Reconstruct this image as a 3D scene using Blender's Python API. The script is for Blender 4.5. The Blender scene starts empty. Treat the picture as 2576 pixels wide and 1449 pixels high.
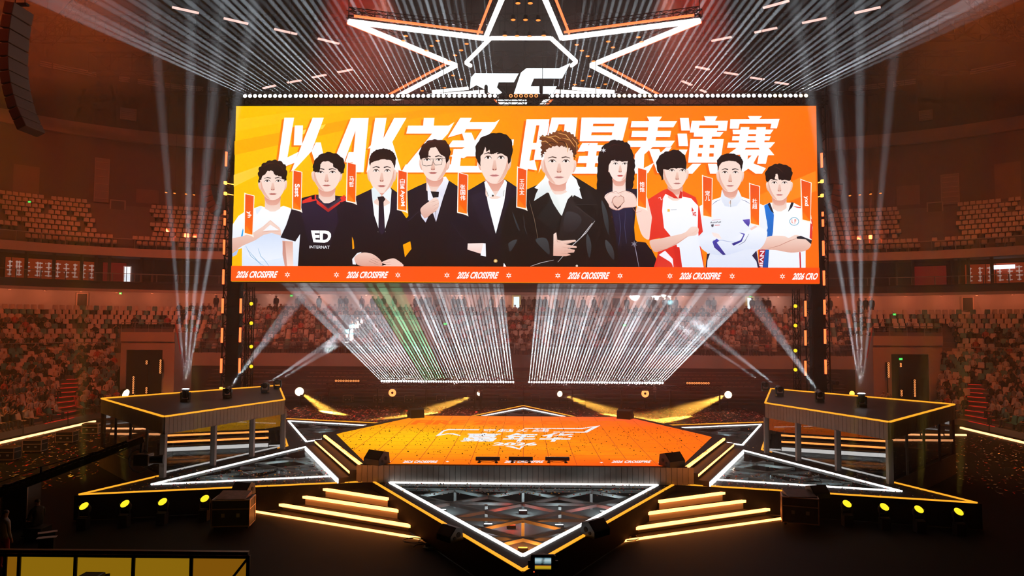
import bpy, bmesh, math, random
from mathutils import Vector, Matrix, Quaternion
from mathutils.geometry import tessellate_polygon

R = random.Random(7)
S = bpy.context.scene
COL = S.collection
PI = math.pi
# ------------------------------------------------------------------ camera
F, CX, CY, EYE = 1750.0, 1288.0, 724.5, Vector((0, 0, 7.1))
PITCH, YAW, ROLL = math.atan(90.5 / F), math.atan(30 / F), 0.005
cam_data = bpy.data.cameras.new('camera')
cam = bpy.data.objects.new('camera', cam_data)
COL.objects.link(cam)
cam_data.sensor_width = 36
cam_data.lens = 36 * F / 2576
cam_data.clip_end = 400
CAMROT = Matrix.Rotation(YAW, 4, 'Z') @ Matrix.Rotation(PI / 2 + PITCH, 4, 'X') @ Matrix.Rotation(ROLL, 4, 'Z')
cam.matrix_world = Matrix.Translation(EYE) @ CAMROT
S.camera = cam
# ------------------------------------------------------------------ world, view, sampling
world = bpy.data.worlds.new('arena_dark')
S.world = world
world.use_nodes = True
world.node_tree.nodes['Background'].inputs[0].default_value = (0.012, 0.003, 0.0015, 1)
world.node_tree.nodes['Background'].inputs[1].default_value = 0.25
S.view_settings.view_transform = 'Standard'
S.view_settings.look = 'None'
S.view_settings.gamma = 1
S.view_settings.exposure = 0.0
S.cycles.use_denoising = True
S.cycles.use_adaptive_sampling = True
S.cycles.adaptive_threshold = 0.08
S.cycles.adaptive_min_samples = 16
S.cycles.max_bounces = 3
S.cycles.diffuse_bounces = 1
S.cycles.glossy_bounces = 2
S.cycles.transmission_bounces = 3
S.cycles.transparent_max_bounces = 6
S.cycles.volume_bounces = 0
S.cycles.use_light_tree = True
S.cycles.caustics_reflective = False
S.cycles.caustics_refractive = False


def spot(name, loc, direction, angle, power, col=(1, 1, 1), rad=0.08, blend=0.6, parent=None):
    L = bpy.data.lights.new(name, 'SPOT')
    L.energy, L.spot_size, L.spot_blend, L.shadow_soft_size, L.color = power, math.radians(angle), blend, rad, col
    o = bpy.data.objects.new(name, L)
    COL.objects.link(o)
    o.rotation_mode = 'QUATERNION'
    o.rotation_quaternion = Vector(direction).to_track_quat('-Z', 'Y')
    o.location = loc
    if parent is not None:
        o.parent = parent
        o.location = Vector(loc) - parent.location
    return o


# wash lamps hung under the roof (their housings are built further down)
WASH = [((-30, 36, 35.5), (-42, 62, 6), 95, 36000, (1, .135, .025)), ((30, 36, 35.5), (42, 62, 6), 95, 31000, (1, .16, .025)),
        ((-28, 24, 35.5), (-37, 48, 2), 75, 16000, (1, .11, .025)), ((28, 24, 35.5), (37, 48, 2), 75, 14000, (1, .14, .025)),
        ((-12, 58, 35.5), (-16, 73, 5), 85, 15000, (1, .30, .19)), ((12, 58, 35.5), (16, 73, 5), 85, 15000, (1, .30, .19)),  # pink pair: added fill for the far stand and its back wall
        ((-12, 46, 35.5), (-9, 54, 0), 50, 42000, (1, .05, .02)), ((12, 46, 35.5), (9, 54, 0), 50, 42000, (1, .05, .02)),
        ((-29, 33, 24), (-27, 36, 8), 50, 9000, (1, .50, .03)), ((30, 36, 24), (28.5, 38, 8), 50, 8000, (1, .42, .03))]
for w in WASH:
    spot('wash_light', w[0], Vector(w[1]) - Vector(w[0]), w[2], w[3], w[4], 0.3, 0.8)

# ------------------------------------------------------------------ picture <-> place helpers
CR3 = CAMROT.to_3x3()


def ray(px, py):
    return CR3 @ Vector((px - CX, -(py - CY), -F))


def G(px, py, z):                       # point at height z
    d = ray(px, py)
    return EYE + d * ((z - EYE.z) / d.z)


def V(px, py, D):                       # point at depth y = D
    d = ray(px, py)
    return EYE + d * (D / d.y)


def PX(p):
    v = CR3.transposed() @ (Vector(p) - EYE)
    return CX + F * v.x / -v.z, CY - F * v.y / -v.z


# ------------------------------------------------------------------ materials
def lin(c):
    if isinstance(c, str):
        c = [int(c[i:i + 2], 16) / 255 for i in (0, 2, 4)]
        return tuple(((x + .055) / 1.055) ** 2.4 if x > .04045 else x / 12.92 for x in c)
    return tuple(c)


MATS = {}


def mat(name, col=(.5, .5, .5), rough=.6, metal=0, emit=None, es=1, noise=0, scale=8, bump=0, spec=.5, sample=True, wave=None):
    if name in MATS:
        return MATS[name]
    m = bpy.data.materials.new(name)
    m.use_nodes = True
    nt = m.node_tree
    b = nt.nodes['Principled BSDF']
    col = lin(col)
    b.inputs['Base Color'].default_value = (*col, 1)
    b.inputs['Roughness'].default_value = rough
    b.inputs['Metallic'].default_value = metal
    b.inputs['Specular IOR Level'].default_value = spec
    if emit is not None:
        b.inputs['Emission Color'].default_value = (*lin(emit), 1)
        b.inputs['Emission Strength'].default_value = es
        if not sample:
            m.cycles.emission_sampling = 'NONE'
    if noise or bump:
        tc = nt.nodes.new('ShaderNodeTexCoord')
        n = nt.nodes.new('ShaderNodeTexNoise')
        n.inputs['Scale'].default_value = scale
        n.inputs['Detail'].default_value = 4
        nt.links.new(tc.outputs['Object'], n.inputs['Vector'])
        if noise:
            r = nt.nodes.new('ShaderNodeMix')
            r.data_type = 'RGBA'
            r.inputs[6].default_value = (*[c * (1 - noise) for c in col], 1)
            r.inputs[7].default_value = (*[min(1, c * (1 + noise)) for c in col], 1)
            nt.links.new(n.outputs['Fac'], r.inputs[0])
            nt.links.new(r.outputs[2], b.inputs['Base Color'])
        if bump:
            bp = nt.nodes.new('ShaderNodeBump')
            bp.inputs['Strength'].default_value = bump
            bp.inputs['Distance'].default_value = .05
            nt.links.new(n.outputs['Fac'], bp.inputs['Height'])
            nt.links.new(bp.outputs['Normal'], b.inputs['Normal'])
    MATS[name] = m
    return m


def vcol_mat(name, strength=1.0, sample=False):
    m = bpy.data.materials.new(name)
    m.use_nodes = True
    nt = m.node_tree
    nt.nodes.clear()
    o = nt.nodes.new('ShaderNodeOutputMaterial')
    e = nt.nodes.new('ShaderNodeEmission')
    a = nt.nodes.new('ShaderNodeAttribute')
    a.attribute_name = 'Col'
    e.inputs['Strength'].default_value = strength
    nt.links.new(a.outputs['Color'], e.inputs['Color'])
    nt.links.new(e.outputs[0], o.inputs['Surface'])
    if not sample:
        m.cycles.emission_sampling = 'NONE'
    MATS[name] = m
    return m


def glass_mat(name, tint=(.9, .9, .9), refl=.25, rough=.02):
    m = bpy.data.materials.new(name)
    m.use_nodes = True
    nt = m.node_tree
    nt.nodes.clear()
    o = nt.nodes.new('ShaderNodeOutputMaterial')
    t = nt.nodes.new('ShaderNodeBsdfTransparent')
    t.inputs[0].default_value = (*tint, 1)
    g = nt.nodes.new('ShaderNodeBsdfGlossy')
    g.inputs['Roughness'].default_value = rough
    mx = nt.nodes.new('ShaderNodeMixShader')
    mx.inputs[0].default_value = refl
    nt.links.new(t.outputs[0], mx.inputs[1])
    nt.links.new(g.outputs[0], mx.inputs[2])
    nt.links.new(mx.outputs[0], o.inputs['Surface'])
    MATS[name] = m
    return m


mat('black_metal', (.018, .017, .017), .45, .6)
mat('black_matte', (.012, .011, .011), .8)
mat('black_plastic', (.02, .02, .021), .4)
mat('dark_carpet', (.022, .018, .017), .75, noise=.4, scale=6, bump=.2)
mat('slat_grey', (.26, .225, .20), .6, noise=.15, scale=5)
mat('case_black', (.02, .019, .019), .5, noise=.3, scale=9)
mat('aluminium', (.55, .54, .53), .35, .8)
mat('steel', (.4, .39, .38), .4, .8)
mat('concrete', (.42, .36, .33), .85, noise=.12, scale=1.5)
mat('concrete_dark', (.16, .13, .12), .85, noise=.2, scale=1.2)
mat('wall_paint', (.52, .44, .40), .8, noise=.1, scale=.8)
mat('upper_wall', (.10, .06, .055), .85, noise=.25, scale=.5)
mat('roof_dark', (.020, .013, .011), .95, spec=.05, noise=.3, scale=.4)
mat('fascia_dark', (.02, .018, .018), .35)
mat('white_seat', (.50, .42, .37), .45)
mat('teal_seat', (.06, .22, .21), .45)
mat('skin', (.36, .19, .13), .6)
mat('hair', (.015, .012, .011), .5)
mat('white_cloth', (.45, .42, .40), .8)
mat('black_cloth', (.02, .02, .022), .8)
mat('grey_cloth', (.16, .16, .17), .8)
mat('red_cloth', (.40, .05, .04), .8)
mat('teal_cloth', (.08, .17, .18), .8)
mat('trouser', (.03, .03, .035), .8)
mat('plywood', (.20, .13, .09), .8, noise=.2, scale=4)
mat('led_white', (0, 0, 0), emit=(1, .97, .95), es=2.4)
mat('led_orange', (0, 0, 0), emit=(1, .36, .02), es=1.3)
mat('led_step', (0, 0, 0), emit=(1, .28, .055), es=9)
mat('led_red', (0, 0, 0), emit=(1, .16, .03), es=2.2)
mat('led_tower', (0, 0, 0), emit=(1, .12, .03), es=3.2)
mat('led_core', (0, 0, 0), emit=(1, .40, .15), es=4)
mat('batten_glow', (0, 0, 0), emit=(1, .62, .54), es=1.35)
mat('lens_white', (0, 0, 0), emit=(.95, .97, 1), es=6, sample=False)
mat('lens_warm', (0, 0, 0), emit=(1, .75, .45), es=5, sample=False)
mat('lens_ring', (0, 0, 0), emit=(1, .30, .08), es=1.9, sample=False)
mat('lens_yellow', (0, 0, 0), emit=(1, .72, .02), es=1.3, sample=False)
mat('lens_amber', (0, 0, 0), emit=(1, .22, .03), es=2, sample=False)
mat('lens_dark', (.03, .025, .02), .2)
mat('exit_green', (0, 0, 0), emit=(.05, 1, .12), es=1.1, sample=False)
mat('red_glow', (0, 0, 0), emit=(1, .02, .01), es=.5, sample=False)
glass_mat('booth_glass', (.7, .7, .7), .22)
glass_mat('floor_glass', (.85, .88, .88), .06, .05)
glass_mat('rail_glass', (.8, .8, .8), .07, .1)
M = MATS


# ------------------------------------------------------------------ mesh builder
class MB:
    def __init__(s):
        s.v, s.f, s.m = [], [], []

    def add(s, vs, fs, mi=0):
        b = len(s.v)
        s.v += [Vector(v) for v in vs]
        s.f += [tuple(b + i for i in f) for f in fs]
        s.m += [mi] * len(fs)
        return s

    def box(s, lo, hi, mi=0, mtx=None):
        x0, y0, z0 = lo
        x1, y1, z1 = hi
        vs = [Vector((x, y, z)) for x in (x0, x1) for y in (y0, y1) for z in (z0, z1)]
        if mtx is not None:
            vs = [mtx @ v for v in vs]
        return s.add(vs, [(0, 1, 3, 2), (4, 6, 7, 5), (0, 4, 5, 1), (2, 3, 7, 6), (0, 2, 6, 4), (1, 5, 7, 3)], mi)

    def bevbox(s, lo, hi, b=.03, mi=0, mtx=None):
        bm = bmesh.new()
        bmesh.ops.create_cube(bm, size=1)
        lo, hi = Vector(lo), Vector(hi)
        for v in bm.verts:
            v.co = Vector([(lo[i] + hi[i]) / 2 + v.co[i] * (hi[i] - lo[i]) for i in range(3)])
        bmesh.ops.bevel(bm, geom=bm.edges[:], offset=b, segments=2, affect='EDGES', profile=.5)
        bm.verts.index_update()
        vs = [v.co.copy() for v in bm.verts]
        if mtx is not None:
            vs = [mtx @ v for v in vs]
        s.add(vs, [tuple(v.index for v in f.verts) for f in bm.faces], mi)
        bm.free()
        return s

    def frame(s, p0, p1):
        z = (Vector(p1) - Vector(p0)).normalized()
        u = Vector((0, 0, 1)) if abs(z.z) < .95 else Vector((0, 1, 0))
        x = u.cross(z).normalized()
        return x, z.cross(x).normalized()

    def bar(s, p0, p1, w, h, mi=0):      # w sideways, h upward
        p0, p1 = Vector(p0), Vector(p1)
        x, y = s.frame(p0, p1)
        vs = [p + x * a * w / 2 + y * b * h / 2 for p in (p0, p1) for a, b in ((-1, -1), (1, -1), (1, 1), (-1, 1))]
        return s.add(vs, [(0, 3, 2, 1), (4, 5, 6, 7), (0, 1, 5, 4), (1, 2, 6, 5), (2, 3, 7, 6), (3, 0, 4, 7)], mi)

    def tube(s, p0, p1, r, n=6, mi=0, r1=None, cap=True):
        p0, p1 = Vector(p0), Vector(p1)
        x, y = s.frame(p0, p1)
        r1 = r if r1 is None else r1
        vs = [p + (x * math.cos(2 * PI * i / n) + y * math.sin(2 * PI * i / n)) * q for p, q in ((p0, r), (p1, r1)) for i in range(n)]
        fs = [(i, (i + 1) % n, n + (i + 1) % n, n + i) for i in range(n)]
        if cap:
            fs += [tuple(range(n - 1, -1, -1)), tuple(range(n, 2 * n))]
        return s.add(vs, fs, mi)

    def path(s, pts, r, n=5, mi=0):
        for a, b in zip(pts, pts[1:]):
            s.tube(a, b, r, n, mi)
        return s

    def lathe(s, prof, o, axis, n=16, mi=0):   # prof: (radius, along)
        o, axis = Vector(o), Vector(axis).normalized()
        x, y = s.frame(o, o + axis)
        vs = [o + axis * h + (x * math.cos(2 * PI * i / n) + y * math.sin(2 * PI * i / n)) * r for r, h in prof for i in range(n)]
        fs = [(k * n + i, k * n + (i + 1) % n, (k + 1) * n + (i + 1) % n, (k + 1) * n + i) for k in range(len(prof) - 1) for i in range(n)]
        fs += [tuple(range(n - 1, -1, -1)), tuple((len(prof) - 1) * n + i for i in range(n))]
        return s.add(vs, fs, mi)

    def prism(s, pts, z0, z1, mi=0, holes=(), bottom=True, mtop=None):
        loops = [pts] + list(holes)
        l3 = [[Vector((p[0], p[1], 0)) for p in lp] for lp in loops]
        flat = [p for lp in l3 for p in lp]
        tris = tessellate_polygon(l3)
        s.add([(p.x, p.y, z1) for p in flat], tris, mi if mtop is None else mtop)
        if bottom:
            s.add([(p.x, p.y, z0) for p in flat], [t[::-1] for t in tris], mi)
        for lp in loops:
            n = len(lp)
            s.add([(p[0], p[1], z) for z in (z0, z1) for p in lp], [(i, (i + 1) % n, n + (i + 1) % n, n + i) for i in range(n)], mi)
        return s

    def truss(s, p0, p1, w, bays, r=.03, mi=0, h=None):
        p0, p1 = Vector(p0), Vector(p1)
        x, y = s.frame(p0, p1)
        h = w if h is None else h
        c = [(x * a * w + y * b * h) / 2 for a, b in ((-1, -1), (1, -1), (1, 1), (-1, 1))]
        for q in c:
            s.tube(p0 + q, p1 + q, r, 4, mi)
        for k in range(bays):
            a, b = p0.lerp(p1, k / bays), p0.lerp(p1, (k + 1) / bays)
            for i in range(4):
                j = (i + 1) % 4
                s.tube(a + c[i], b + c[j], r * .6, 3, mi, cap=False)
                s.tube(a + c[i], a + c[j], r * .6, 3, mi, cap=False)
        return s

    def build(s, name, mats, parent=None, loc=None, smooth=False, link=True):
        me = bpy.data.meshes.new(name)
        off = Vector(loc) if loc is not None else (parent.location.copy() if parent is not None and parent.parent is None else Vector())
        if parent is not None and parent.parent is not None:
            off = parent.matrix_world_hint
        me.from_pydata([v - off for v in s.v], [], s.f)
        for m in (mats if isinstance(mats, (list, tuple)) else [mats]):
            me.materials.append(M[m] if isinstance(m, str) else m)
        me.polygons.foreach_set('material_index', s.m)
        if smooth:
            me.polygons.foreach_set('use_smooth', [True] * len(s.f))
        me.update()
        o = bpy.data.objects.new(name, me)
        COL.objects.link(o)
        if parent is not None:
            o.parent = parent
        else:
            o.location = off
        return o


def tag(o, label=None, cat=None, group=None, kind=None):
    if label:
        o['label'] = label
    if cat:
        o['category'] = cat
    if group:
        o['group'] = group
    if kind:
        o['kind'] = kind
    return o


def thing(name, label, cat, loc=(0, 0, 0), group=None):
    o = bpy.data.objects.new(name, None)
    COL.objects.link(o)
    o.location = loc
    o.empty_display_size = .2
    return tag(o, label, cat, group)


def sub(mb, name, mats, part, root, smooth=False):
    """a sub-part: local to the root's place, child of the part"""
    o = mb.build(name, mats, None, loc=root.location, smooth=smooth)
    o.location = (0, 0, 0)
    o.parent = part
    return o


def struct(mb, name, mats, label=None, smooth=False):
    o = mb.build(name, mats, smooth=smooth)
    return tag(o, label, 'structure', kind='structure') if label else tag(o, kind='structure')


def link_copy(o, parent=None, loc=None):
    c = o.copy()
    COL.objects.link(c)
    if parent is not None:
        c.parent = parent
    if loc is not None:
        c.location = loc
    return c


def dup(root, loc, label=None, group=None, rotz=None):
    r = link_copy(root, loc=loc)
    if rotz is not None:
        r.rotation_euler = (0, 0, rotz)
    if label:
        r['label'] = label
    if group:
        r['group'] = group
    for ch in root.children:
        if ch.type == 'LIGHT':
            continue
        c = link_copy(ch, r)
        for g in ch.children:
            link_copy(g, c)
    return r
# ================================================================== the arena bowl
HALF, FAR, RAD, Y0 = 45.0, 66.0, 16.0, 14.0
NS, NA, NF = 14, 22, 30


def ring(off):
    """plan of the bowl at an offset outward from the front of the lower tier; same stations for every offset"""
    r = RAD + off
    cx, cy = HALF - RAD, FAR - RAD
    pts = []
    for i in range(NS):
        pts.append(Vector((-(HALF + off), Y0 + (cy - Y0) * i / NS, 0)))
    for i in range(NA):
        a = PI - (PI / 2) * i / NA
        pts.append(Vector((-cx + r * math.cos(a), cy + r * math.sin(a), 0)))
    for i in range(NF):
        pts.append(Vector((-cx + 2 * cx * i / NF, FAR + off, 0)))
    for i in range(NA):
        a = PI / 2 - (PI / 2) * i / NA
        pts.append(Vector((cx + r * math.cos(a), cy + r * math.sin(a), 0)))
    for i in range(NS + 1):
        pts.append(Vector((HALF + off, cy - (cy - Y0) * i / NS, 0)))
    return pts


def sweep(prof, keep=None, closed=False, mb=None, mi=0):
    mb = mb or MB()
    rs = [ring(o) for o, z in prof]
    n = len(rs[0])
    for i in range(n - 1):
        mid = (rs[0][i] + rs[0][i + 1]) / 2
        if keep and not keep(mid):
            continue
        k = len(prof)
        vs = [Vector((rs[j][i + e].x, rs[j][i + e].y, prof[j][1])) for e in (0, 1) for j in range(k)]
        mb.add(vs, [(j, k + j, k + (j + 1) % k, (j + 1) % k) for j in range(k if closed else k - 1)], mi)
    return mb


def arc_points(off, step):
    """evenly spaced places along a ring: point, outward direction"""
    pts = ring(off)
    out, left = [], step / 2
    for a, b in zip(pts, pts[1:]):
        d = b - a
        L = d.length
        t = left
        while t < L:
            n = Vector((-d.y, d.x, 0)).normalized()
            out.append((a + d * (t / L), n))
            t += step
        left = t - L
    return out


def pxdir(p):
    return PX((p.x, p.y, 7.1))[0]


floor = struct(MB().box((-75, -4, -.3), (75, 95, 0)), 'floor', mat('floor_black', (.007, .0055, .005), .7, noise=.4, scale=.8, bump=.1, spec=.15))
# lower tier: stepped concrete, 9 rows
ROW_D, ROW_H, Z_LOW, N_LOW = .9, .455, 4.2, 9
prof = [(0, 3.0), (0, Z_LOW)]
for r in range(N_LOW):
    prof += [(.9 * (r + 1), Z_LOW + ROW_H * r), (.9 * (r + 1), Z_LOW + ROW_H * (r + 1))]
Z_AISLE = Z_LOW + ROW_H * N_LOW
prof += [(11, Z_AISLE)]


def in_gap(p, lo, hi):
    return lo < p.x < hi and p.y > 60


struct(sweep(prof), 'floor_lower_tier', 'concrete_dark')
struct(sweep([(-.12, 3.02), (-.12, Z_LOW + .05), (.1, Z_LOW + .05), (.1, 3.02)], keep=lambda p: abs(p.x) > 12.3, closed=True), 'wall_lower_front', 'concrete')
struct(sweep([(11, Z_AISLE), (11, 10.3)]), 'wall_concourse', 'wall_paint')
struct(sweep([(-.2, 0), (-.2, 3.0), (0, 3.0)]), 'wall_under_tier', 'black_matte')
# balcony: soffit, light edge, dark ribbon, box floor, back wall, upper slab
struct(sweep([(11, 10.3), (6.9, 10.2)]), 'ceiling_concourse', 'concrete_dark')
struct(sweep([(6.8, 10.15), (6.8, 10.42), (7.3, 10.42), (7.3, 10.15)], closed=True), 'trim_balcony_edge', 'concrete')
struct(sweep([(6.95, 10.42), (6.95, 11.1), (6.8, 11.1), (6.8, 11.2), (13.2, 11.2)]), 'wall_ribbon_balcony', 'fascia_dark')
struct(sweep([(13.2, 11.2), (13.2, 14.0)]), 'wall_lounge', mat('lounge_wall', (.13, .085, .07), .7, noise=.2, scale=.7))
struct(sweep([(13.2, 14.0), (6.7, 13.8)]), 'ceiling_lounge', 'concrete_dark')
struct(sweep([(6.7, 13.75), (6.7, 14.0), (6.95, 14.0), (6.95, 14.62), (7.2, 14.62)]), 'trim_upper_slab', 'concrete')
Z_UP, UP_H, N_UP = 14.6, .62, 9
prof = [(7.2, Z_UP)]
for r in range(N_UP):
    prof += [(7.2 + .9 * (r + 1), Z_UP + UP_H * r), (7.2 + .9 * (r + 1), Z_UP + UP_H * (r + 1))]
prof += [(16.5, Z_UP + UP_H * N_UP)]
struct(sweep(prof), 'floor_upper_tier', 'concrete_dark')
struct(sweep([(16.5, 19.5), (16.5, 27.9)]), 'wall_upper', 'upper_wall')
struct(sweep([(16.0, 27.7), (16.0, 29.1), (16.5, 29.1), (16.5, 27.7)], closed=True), 'trim_ring_beam', mat('ring_beam', (.30, .20, .16), .85, noise=.15, scale=.6))
struct(sweep([(16.8, 29.1), (16.8, 38)]), 'wall_clerestory', 'roof_dark')
struct(MB().box((-75, -4, 38), (75, 95, 38.4)), 'ceiling', 'roof_dark')
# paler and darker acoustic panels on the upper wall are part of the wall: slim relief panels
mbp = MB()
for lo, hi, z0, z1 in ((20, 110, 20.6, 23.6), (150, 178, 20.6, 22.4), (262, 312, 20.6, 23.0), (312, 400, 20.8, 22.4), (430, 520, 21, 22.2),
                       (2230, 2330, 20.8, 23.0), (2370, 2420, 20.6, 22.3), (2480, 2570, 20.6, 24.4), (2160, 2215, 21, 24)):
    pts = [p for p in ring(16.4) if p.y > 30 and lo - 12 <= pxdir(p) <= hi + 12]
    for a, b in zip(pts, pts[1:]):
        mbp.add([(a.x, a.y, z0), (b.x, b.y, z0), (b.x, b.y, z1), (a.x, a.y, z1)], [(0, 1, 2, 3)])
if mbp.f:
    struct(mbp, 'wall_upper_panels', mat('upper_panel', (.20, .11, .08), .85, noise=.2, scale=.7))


def on_ring(off, px):
    """the place on a ring that the photograph shows at column px"""
    pts = [p for p in ring(off)]
    for a, b in zip(pts, pts[1:]):
        pa, pb = pxdir(a), pxdir(b)
        if a.y > 20 and b.y > 20 and pa <= px <= pb:
            t = (px - pa) / (pb - pa)
            d = (b - a).normalized()
            return a.lerp(b, t), Vector((-d.y, d.x, 0))
    a = pts[NS + NA // 2]
    return a, Vector((-.7, .7, 0))


# rows of louvre vents under the roof, tall service panels and doors on the walls
def wall_box(name, off, px, z0, z1, w, mats, label, cat, depth=.12, frame=None, group=None, inner=None):
    p, n = on_ring(off, px)
    d = Vector((n.y, -n.x, 0))
    t = thing(name, label, cat, (p.x, p.y, z0), group)
    m = Matrix((d.to_3d(), n, (0, 0, 1))).transposed().to_4x4()
    m.translation = Vector((p.x, p.y, 0))
    mb = MB().box((-w / 2, -depth, z0), (w / 2, .05, z1), 0, m)
    mb.build(inner or 'panel', mats, t)
    if frame:
        f = MB()
        fw = frame[1]
        for lo, hi in (((-w / 2 - fw, -depth - .05, z0), (-w / 2, .05, z1 + fw)), ((w / 2, -depth - .05, z0), (w / 2 + fw, .05, z1 + fw)), ((-w / 2, -depth - .05, z1), (w / 2, .05, z1 + fw))):
            f.box(lo, hi, 0, m)
        f.build('frame', frame[0], t)
    return t, m


mat('vent_grey', (.35, .26, .23), .6)
vp, _ = on_ring(16.6, 120)
vents_l = [88, 122, 150, 178, 205, 292, 340, 365, 410, 434, 457, 482, 520]
vents_r = [2160, 2185, 2206, 2228, 2275, 2305, 2475, 2503, 2532, 2562]
for k, px in enumerate(vents_l + vents_r):
    p, n = on_ring(16.65, px)
    d = Vector((n.y, -n.x, 0))
    side = 'left' if px < 1300 else 'right'
    mb = MB()
    for j in range(3):
        a = Vector((p.x, p.y, 34.7 + j * .22)) - n * .1
        mb.bar(a - d * .55, a + d * .55, .12, .13)
    tag(mb.build('vent_grille', 'vent_grey'), 'pale slatted roof vent in the row high on the %s wall' % side, 'vent', 'roof vents on the %s side' % side)
mat('dark_panel', (.05, .04, .038), .6)
mat('grey_panel', (.20, .15, .14), .6)
mat('door_frame', (.60, .42, .34), .6)
for px, z0, z1, w, lb in ((243, 20.5, 25.4, 1.3, 'tall ladder rack panel on the upper left wall'), (305, 30.2, 31.5, 1.5, 'small louvred window high on the left wall'),
                          (2400, 20.5, 23.8, 1.6, 'tall service panel on the upper right wall'), (2343, 30.2, 31.3, 1.2, 'small louvred window high on the right wall')):
    t, m = wall_box('service_panel', 16.4, px, z0, z1, w, 'grey_panel', lb, 'wall panel', frame=('vent_grey', .06))
    mb = MB()
    for j in range(6):
        zz = z0 + (z1 - z0) * (j + .5) / 6
        mb.box((-w / 2 + .05, -.2, zz - .04), (w / 2 - .05, -.1, zz + .04), 0, m)
    mb.build('slats', 'vent_grey', t)
for px, lb in ((286, 'framed doorway at the top of the upper left seats'), (2360, 'framed doorway at the top of the upper right seats')):
    wall_box('exit_doorway', 15.2, px, 18.6, 20.6, 1.3, 'dark_panel', lb, 'doorway', frame=('vent_grey', .12), inner='opening')
for px, lb in ((204, 'white framed window on the concourse wall above the left stand'), (2437, 'white framed window on the concourse wall above the right stand'),
               (1076, 'white framed doorway above the left part of the far stand'), (1550, 'white framed doorway above the right part of the far stand')):
    wall_box('framed_window', 10.9, px, 8.7, 10.0, .85, 'dark_panel', lb, 'window', frame=('door_frame', .1), inner='pane')
mat('lit_pane', (0, 0, 0), emit=(.8, .95, 1), es=1.4, sample=False)
mat('lit_frame', (.5, .42, .2), emit=(1, .75, .3), es=.25, sample=False)
for px, lb in ((1299, 'bright open window at the back of the far stand'), (1887, 'small lit window at the back of the far stand near the tower')):
    wall_box('lit_window', 10.9, px, 8.8, 10.1, .62, 'lit_pane', lb, 'window', frame=('lit_frame', .16), inner='pane')
# the lounge level: screens, doors, partitions
mat('lounge_orange', (.4, .05, .02), emit=(1, .10, .02), es=.16, sample=False)
mat('lounge_white', (.4, .4, .4), emit=(1, .62, .52), es=.35, sample=False)
mat('lounge_red', (.3, .02, .02), emit=(1, .04, .03), es=.10, sample=False)
mat('lounge_lit', (0, 0, 0), emit=(.85, .92, 1), es=1.6, sample=False)
for px, w, base, lb in ((30, 1.6, 'lounge_orange', 'left edge lounge screen with broken white lettering'), (88, 4.4, 'lounge_orange', 'wide orange lounge screen with white characters on the left balcony'),
                        (150, 6.2, 'lounge_orange', 'largest white lettered lounge screen on the left balcony'), (284, 2.2, 'lounge_red', 'plain red backdrop beside the lit doorway on the left balcony'),
                        (2340, 3.2, 'lounge_red', 'tilted red poster in the right balcony lounge'), (2470, 2.6, 'lounge_orange', 'orange lounge screen with white bars on the right balcony'),
                        (2545, 4.0, 'lounge_orange', 'wide lounge screen at the right edge of the photo')):
    t, m = wall_box('lounge_screen', 12.9, px, 11.4, 13.5, w, base, lb, 'screen', frame=('black_metal', .06), inner='display')
    if base == 'lounge_orange':
        mb = MB()
        n = max(2, int(w / .75))
        for j in range(n):
            x = -w / 2 + w * (j + .5) / n
            for k in range(4):
                a, b = x - R.uniform(.12, .3), x + R.uniform(.12, .3)
                z = 11.75 + k * .42
                mb.box((a, -.14, z), (b, -.125, z + .12), 0, m)
            mb.box((x - .06, -.14, 11.7), (x + .06, -.126, 13.2), 0, m)
        mb.build('lettering', 'lounge_white', t)
wall_box('lit_doorway', 12.9, 316, 11.2, 13.1, .55, 'lounge_lit', 'tall white lit doorway in the left balcony lounge', 'doorway', frame=('lounge_white', .1), inner='opening')
wall_box('lit_sign', 12.6, 2528, 12.9, 13.3, 2.0, 'lounge_lit', 'bright white sign in the right balcony lounge', 'sign', inner='face')
for px in (60, 130, 200, 236, 270, 352, 380, 455, 2150, 2200, 2258, 2300, 2400, 2418, 2440, 2500):
    p, n = on_ring(9.5, px)
    side = 'left' if px < 1300 else 'right'
    tag(MB().bar((p.x, p.y, 11.2), (p.x, p.y, 13.95), .22, .22).build('balcony_column', 'concrete_dark'), 'slim dark column along the %s lounge balcony' % side, 'column', 'lounge columns %s' % side)


# ------------------------------------------------------------------ rails
def rail(off, px0, px1, z, h, label, step=2.0, glass=True, mats='steel', z_end=None):
    pts = [p for p, n in arc_points(off, .5) if p.y > 25 and px0 <= pxdir(p) <= px1]
    if len(pts) < 2:
        return
    t = thing('balustrade', label, 'railing', (pts[0].x, pts[0].y, z))
    mb = MB()
    for a, b in zip(pts, pts[1:]):
        mb.tube((a.x, a.y, z + h), (b.x, b.y, z + h), .035, 5)
    mb.build('top_rail', mats, t)
    if glass:
        mb = MB()
        for a, b in zip(pts, pts[1:]):
            mb.add([(a.x, a.y, z + .08), (b.x, b.y, z + .08), (b.x, b.y, z + h - .1), (a.x, a.y, z + h - .1)], [(0, 1, 2, 3)])
        mb.build('glass_panel', 'rail_glass', t)
    else:
        mb = MB()
        for a, b in zip(pts, pts[1:]):
            for q in (.35, .65):
                mb.tube((a.x, a.y, z + h * q), (b.x, b.y, z + h * q), .02, 4)
        mb.build('cross_rail', mats, t)
    pm = MB().bar((0, 0, 0), (0, 0, h), .07, .07)
    first = None
    for p in pts[::int(step / .5)]:
        if first is None:
            first = pm.build('post', mats, None, loc=(0, 0, 0))
            first.parent = t
            first.location = (0, 0, 0)
        else:
            link_copy(first, t, (p.x - pts[0].x, p.y - pts[0].y, 0))


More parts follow.
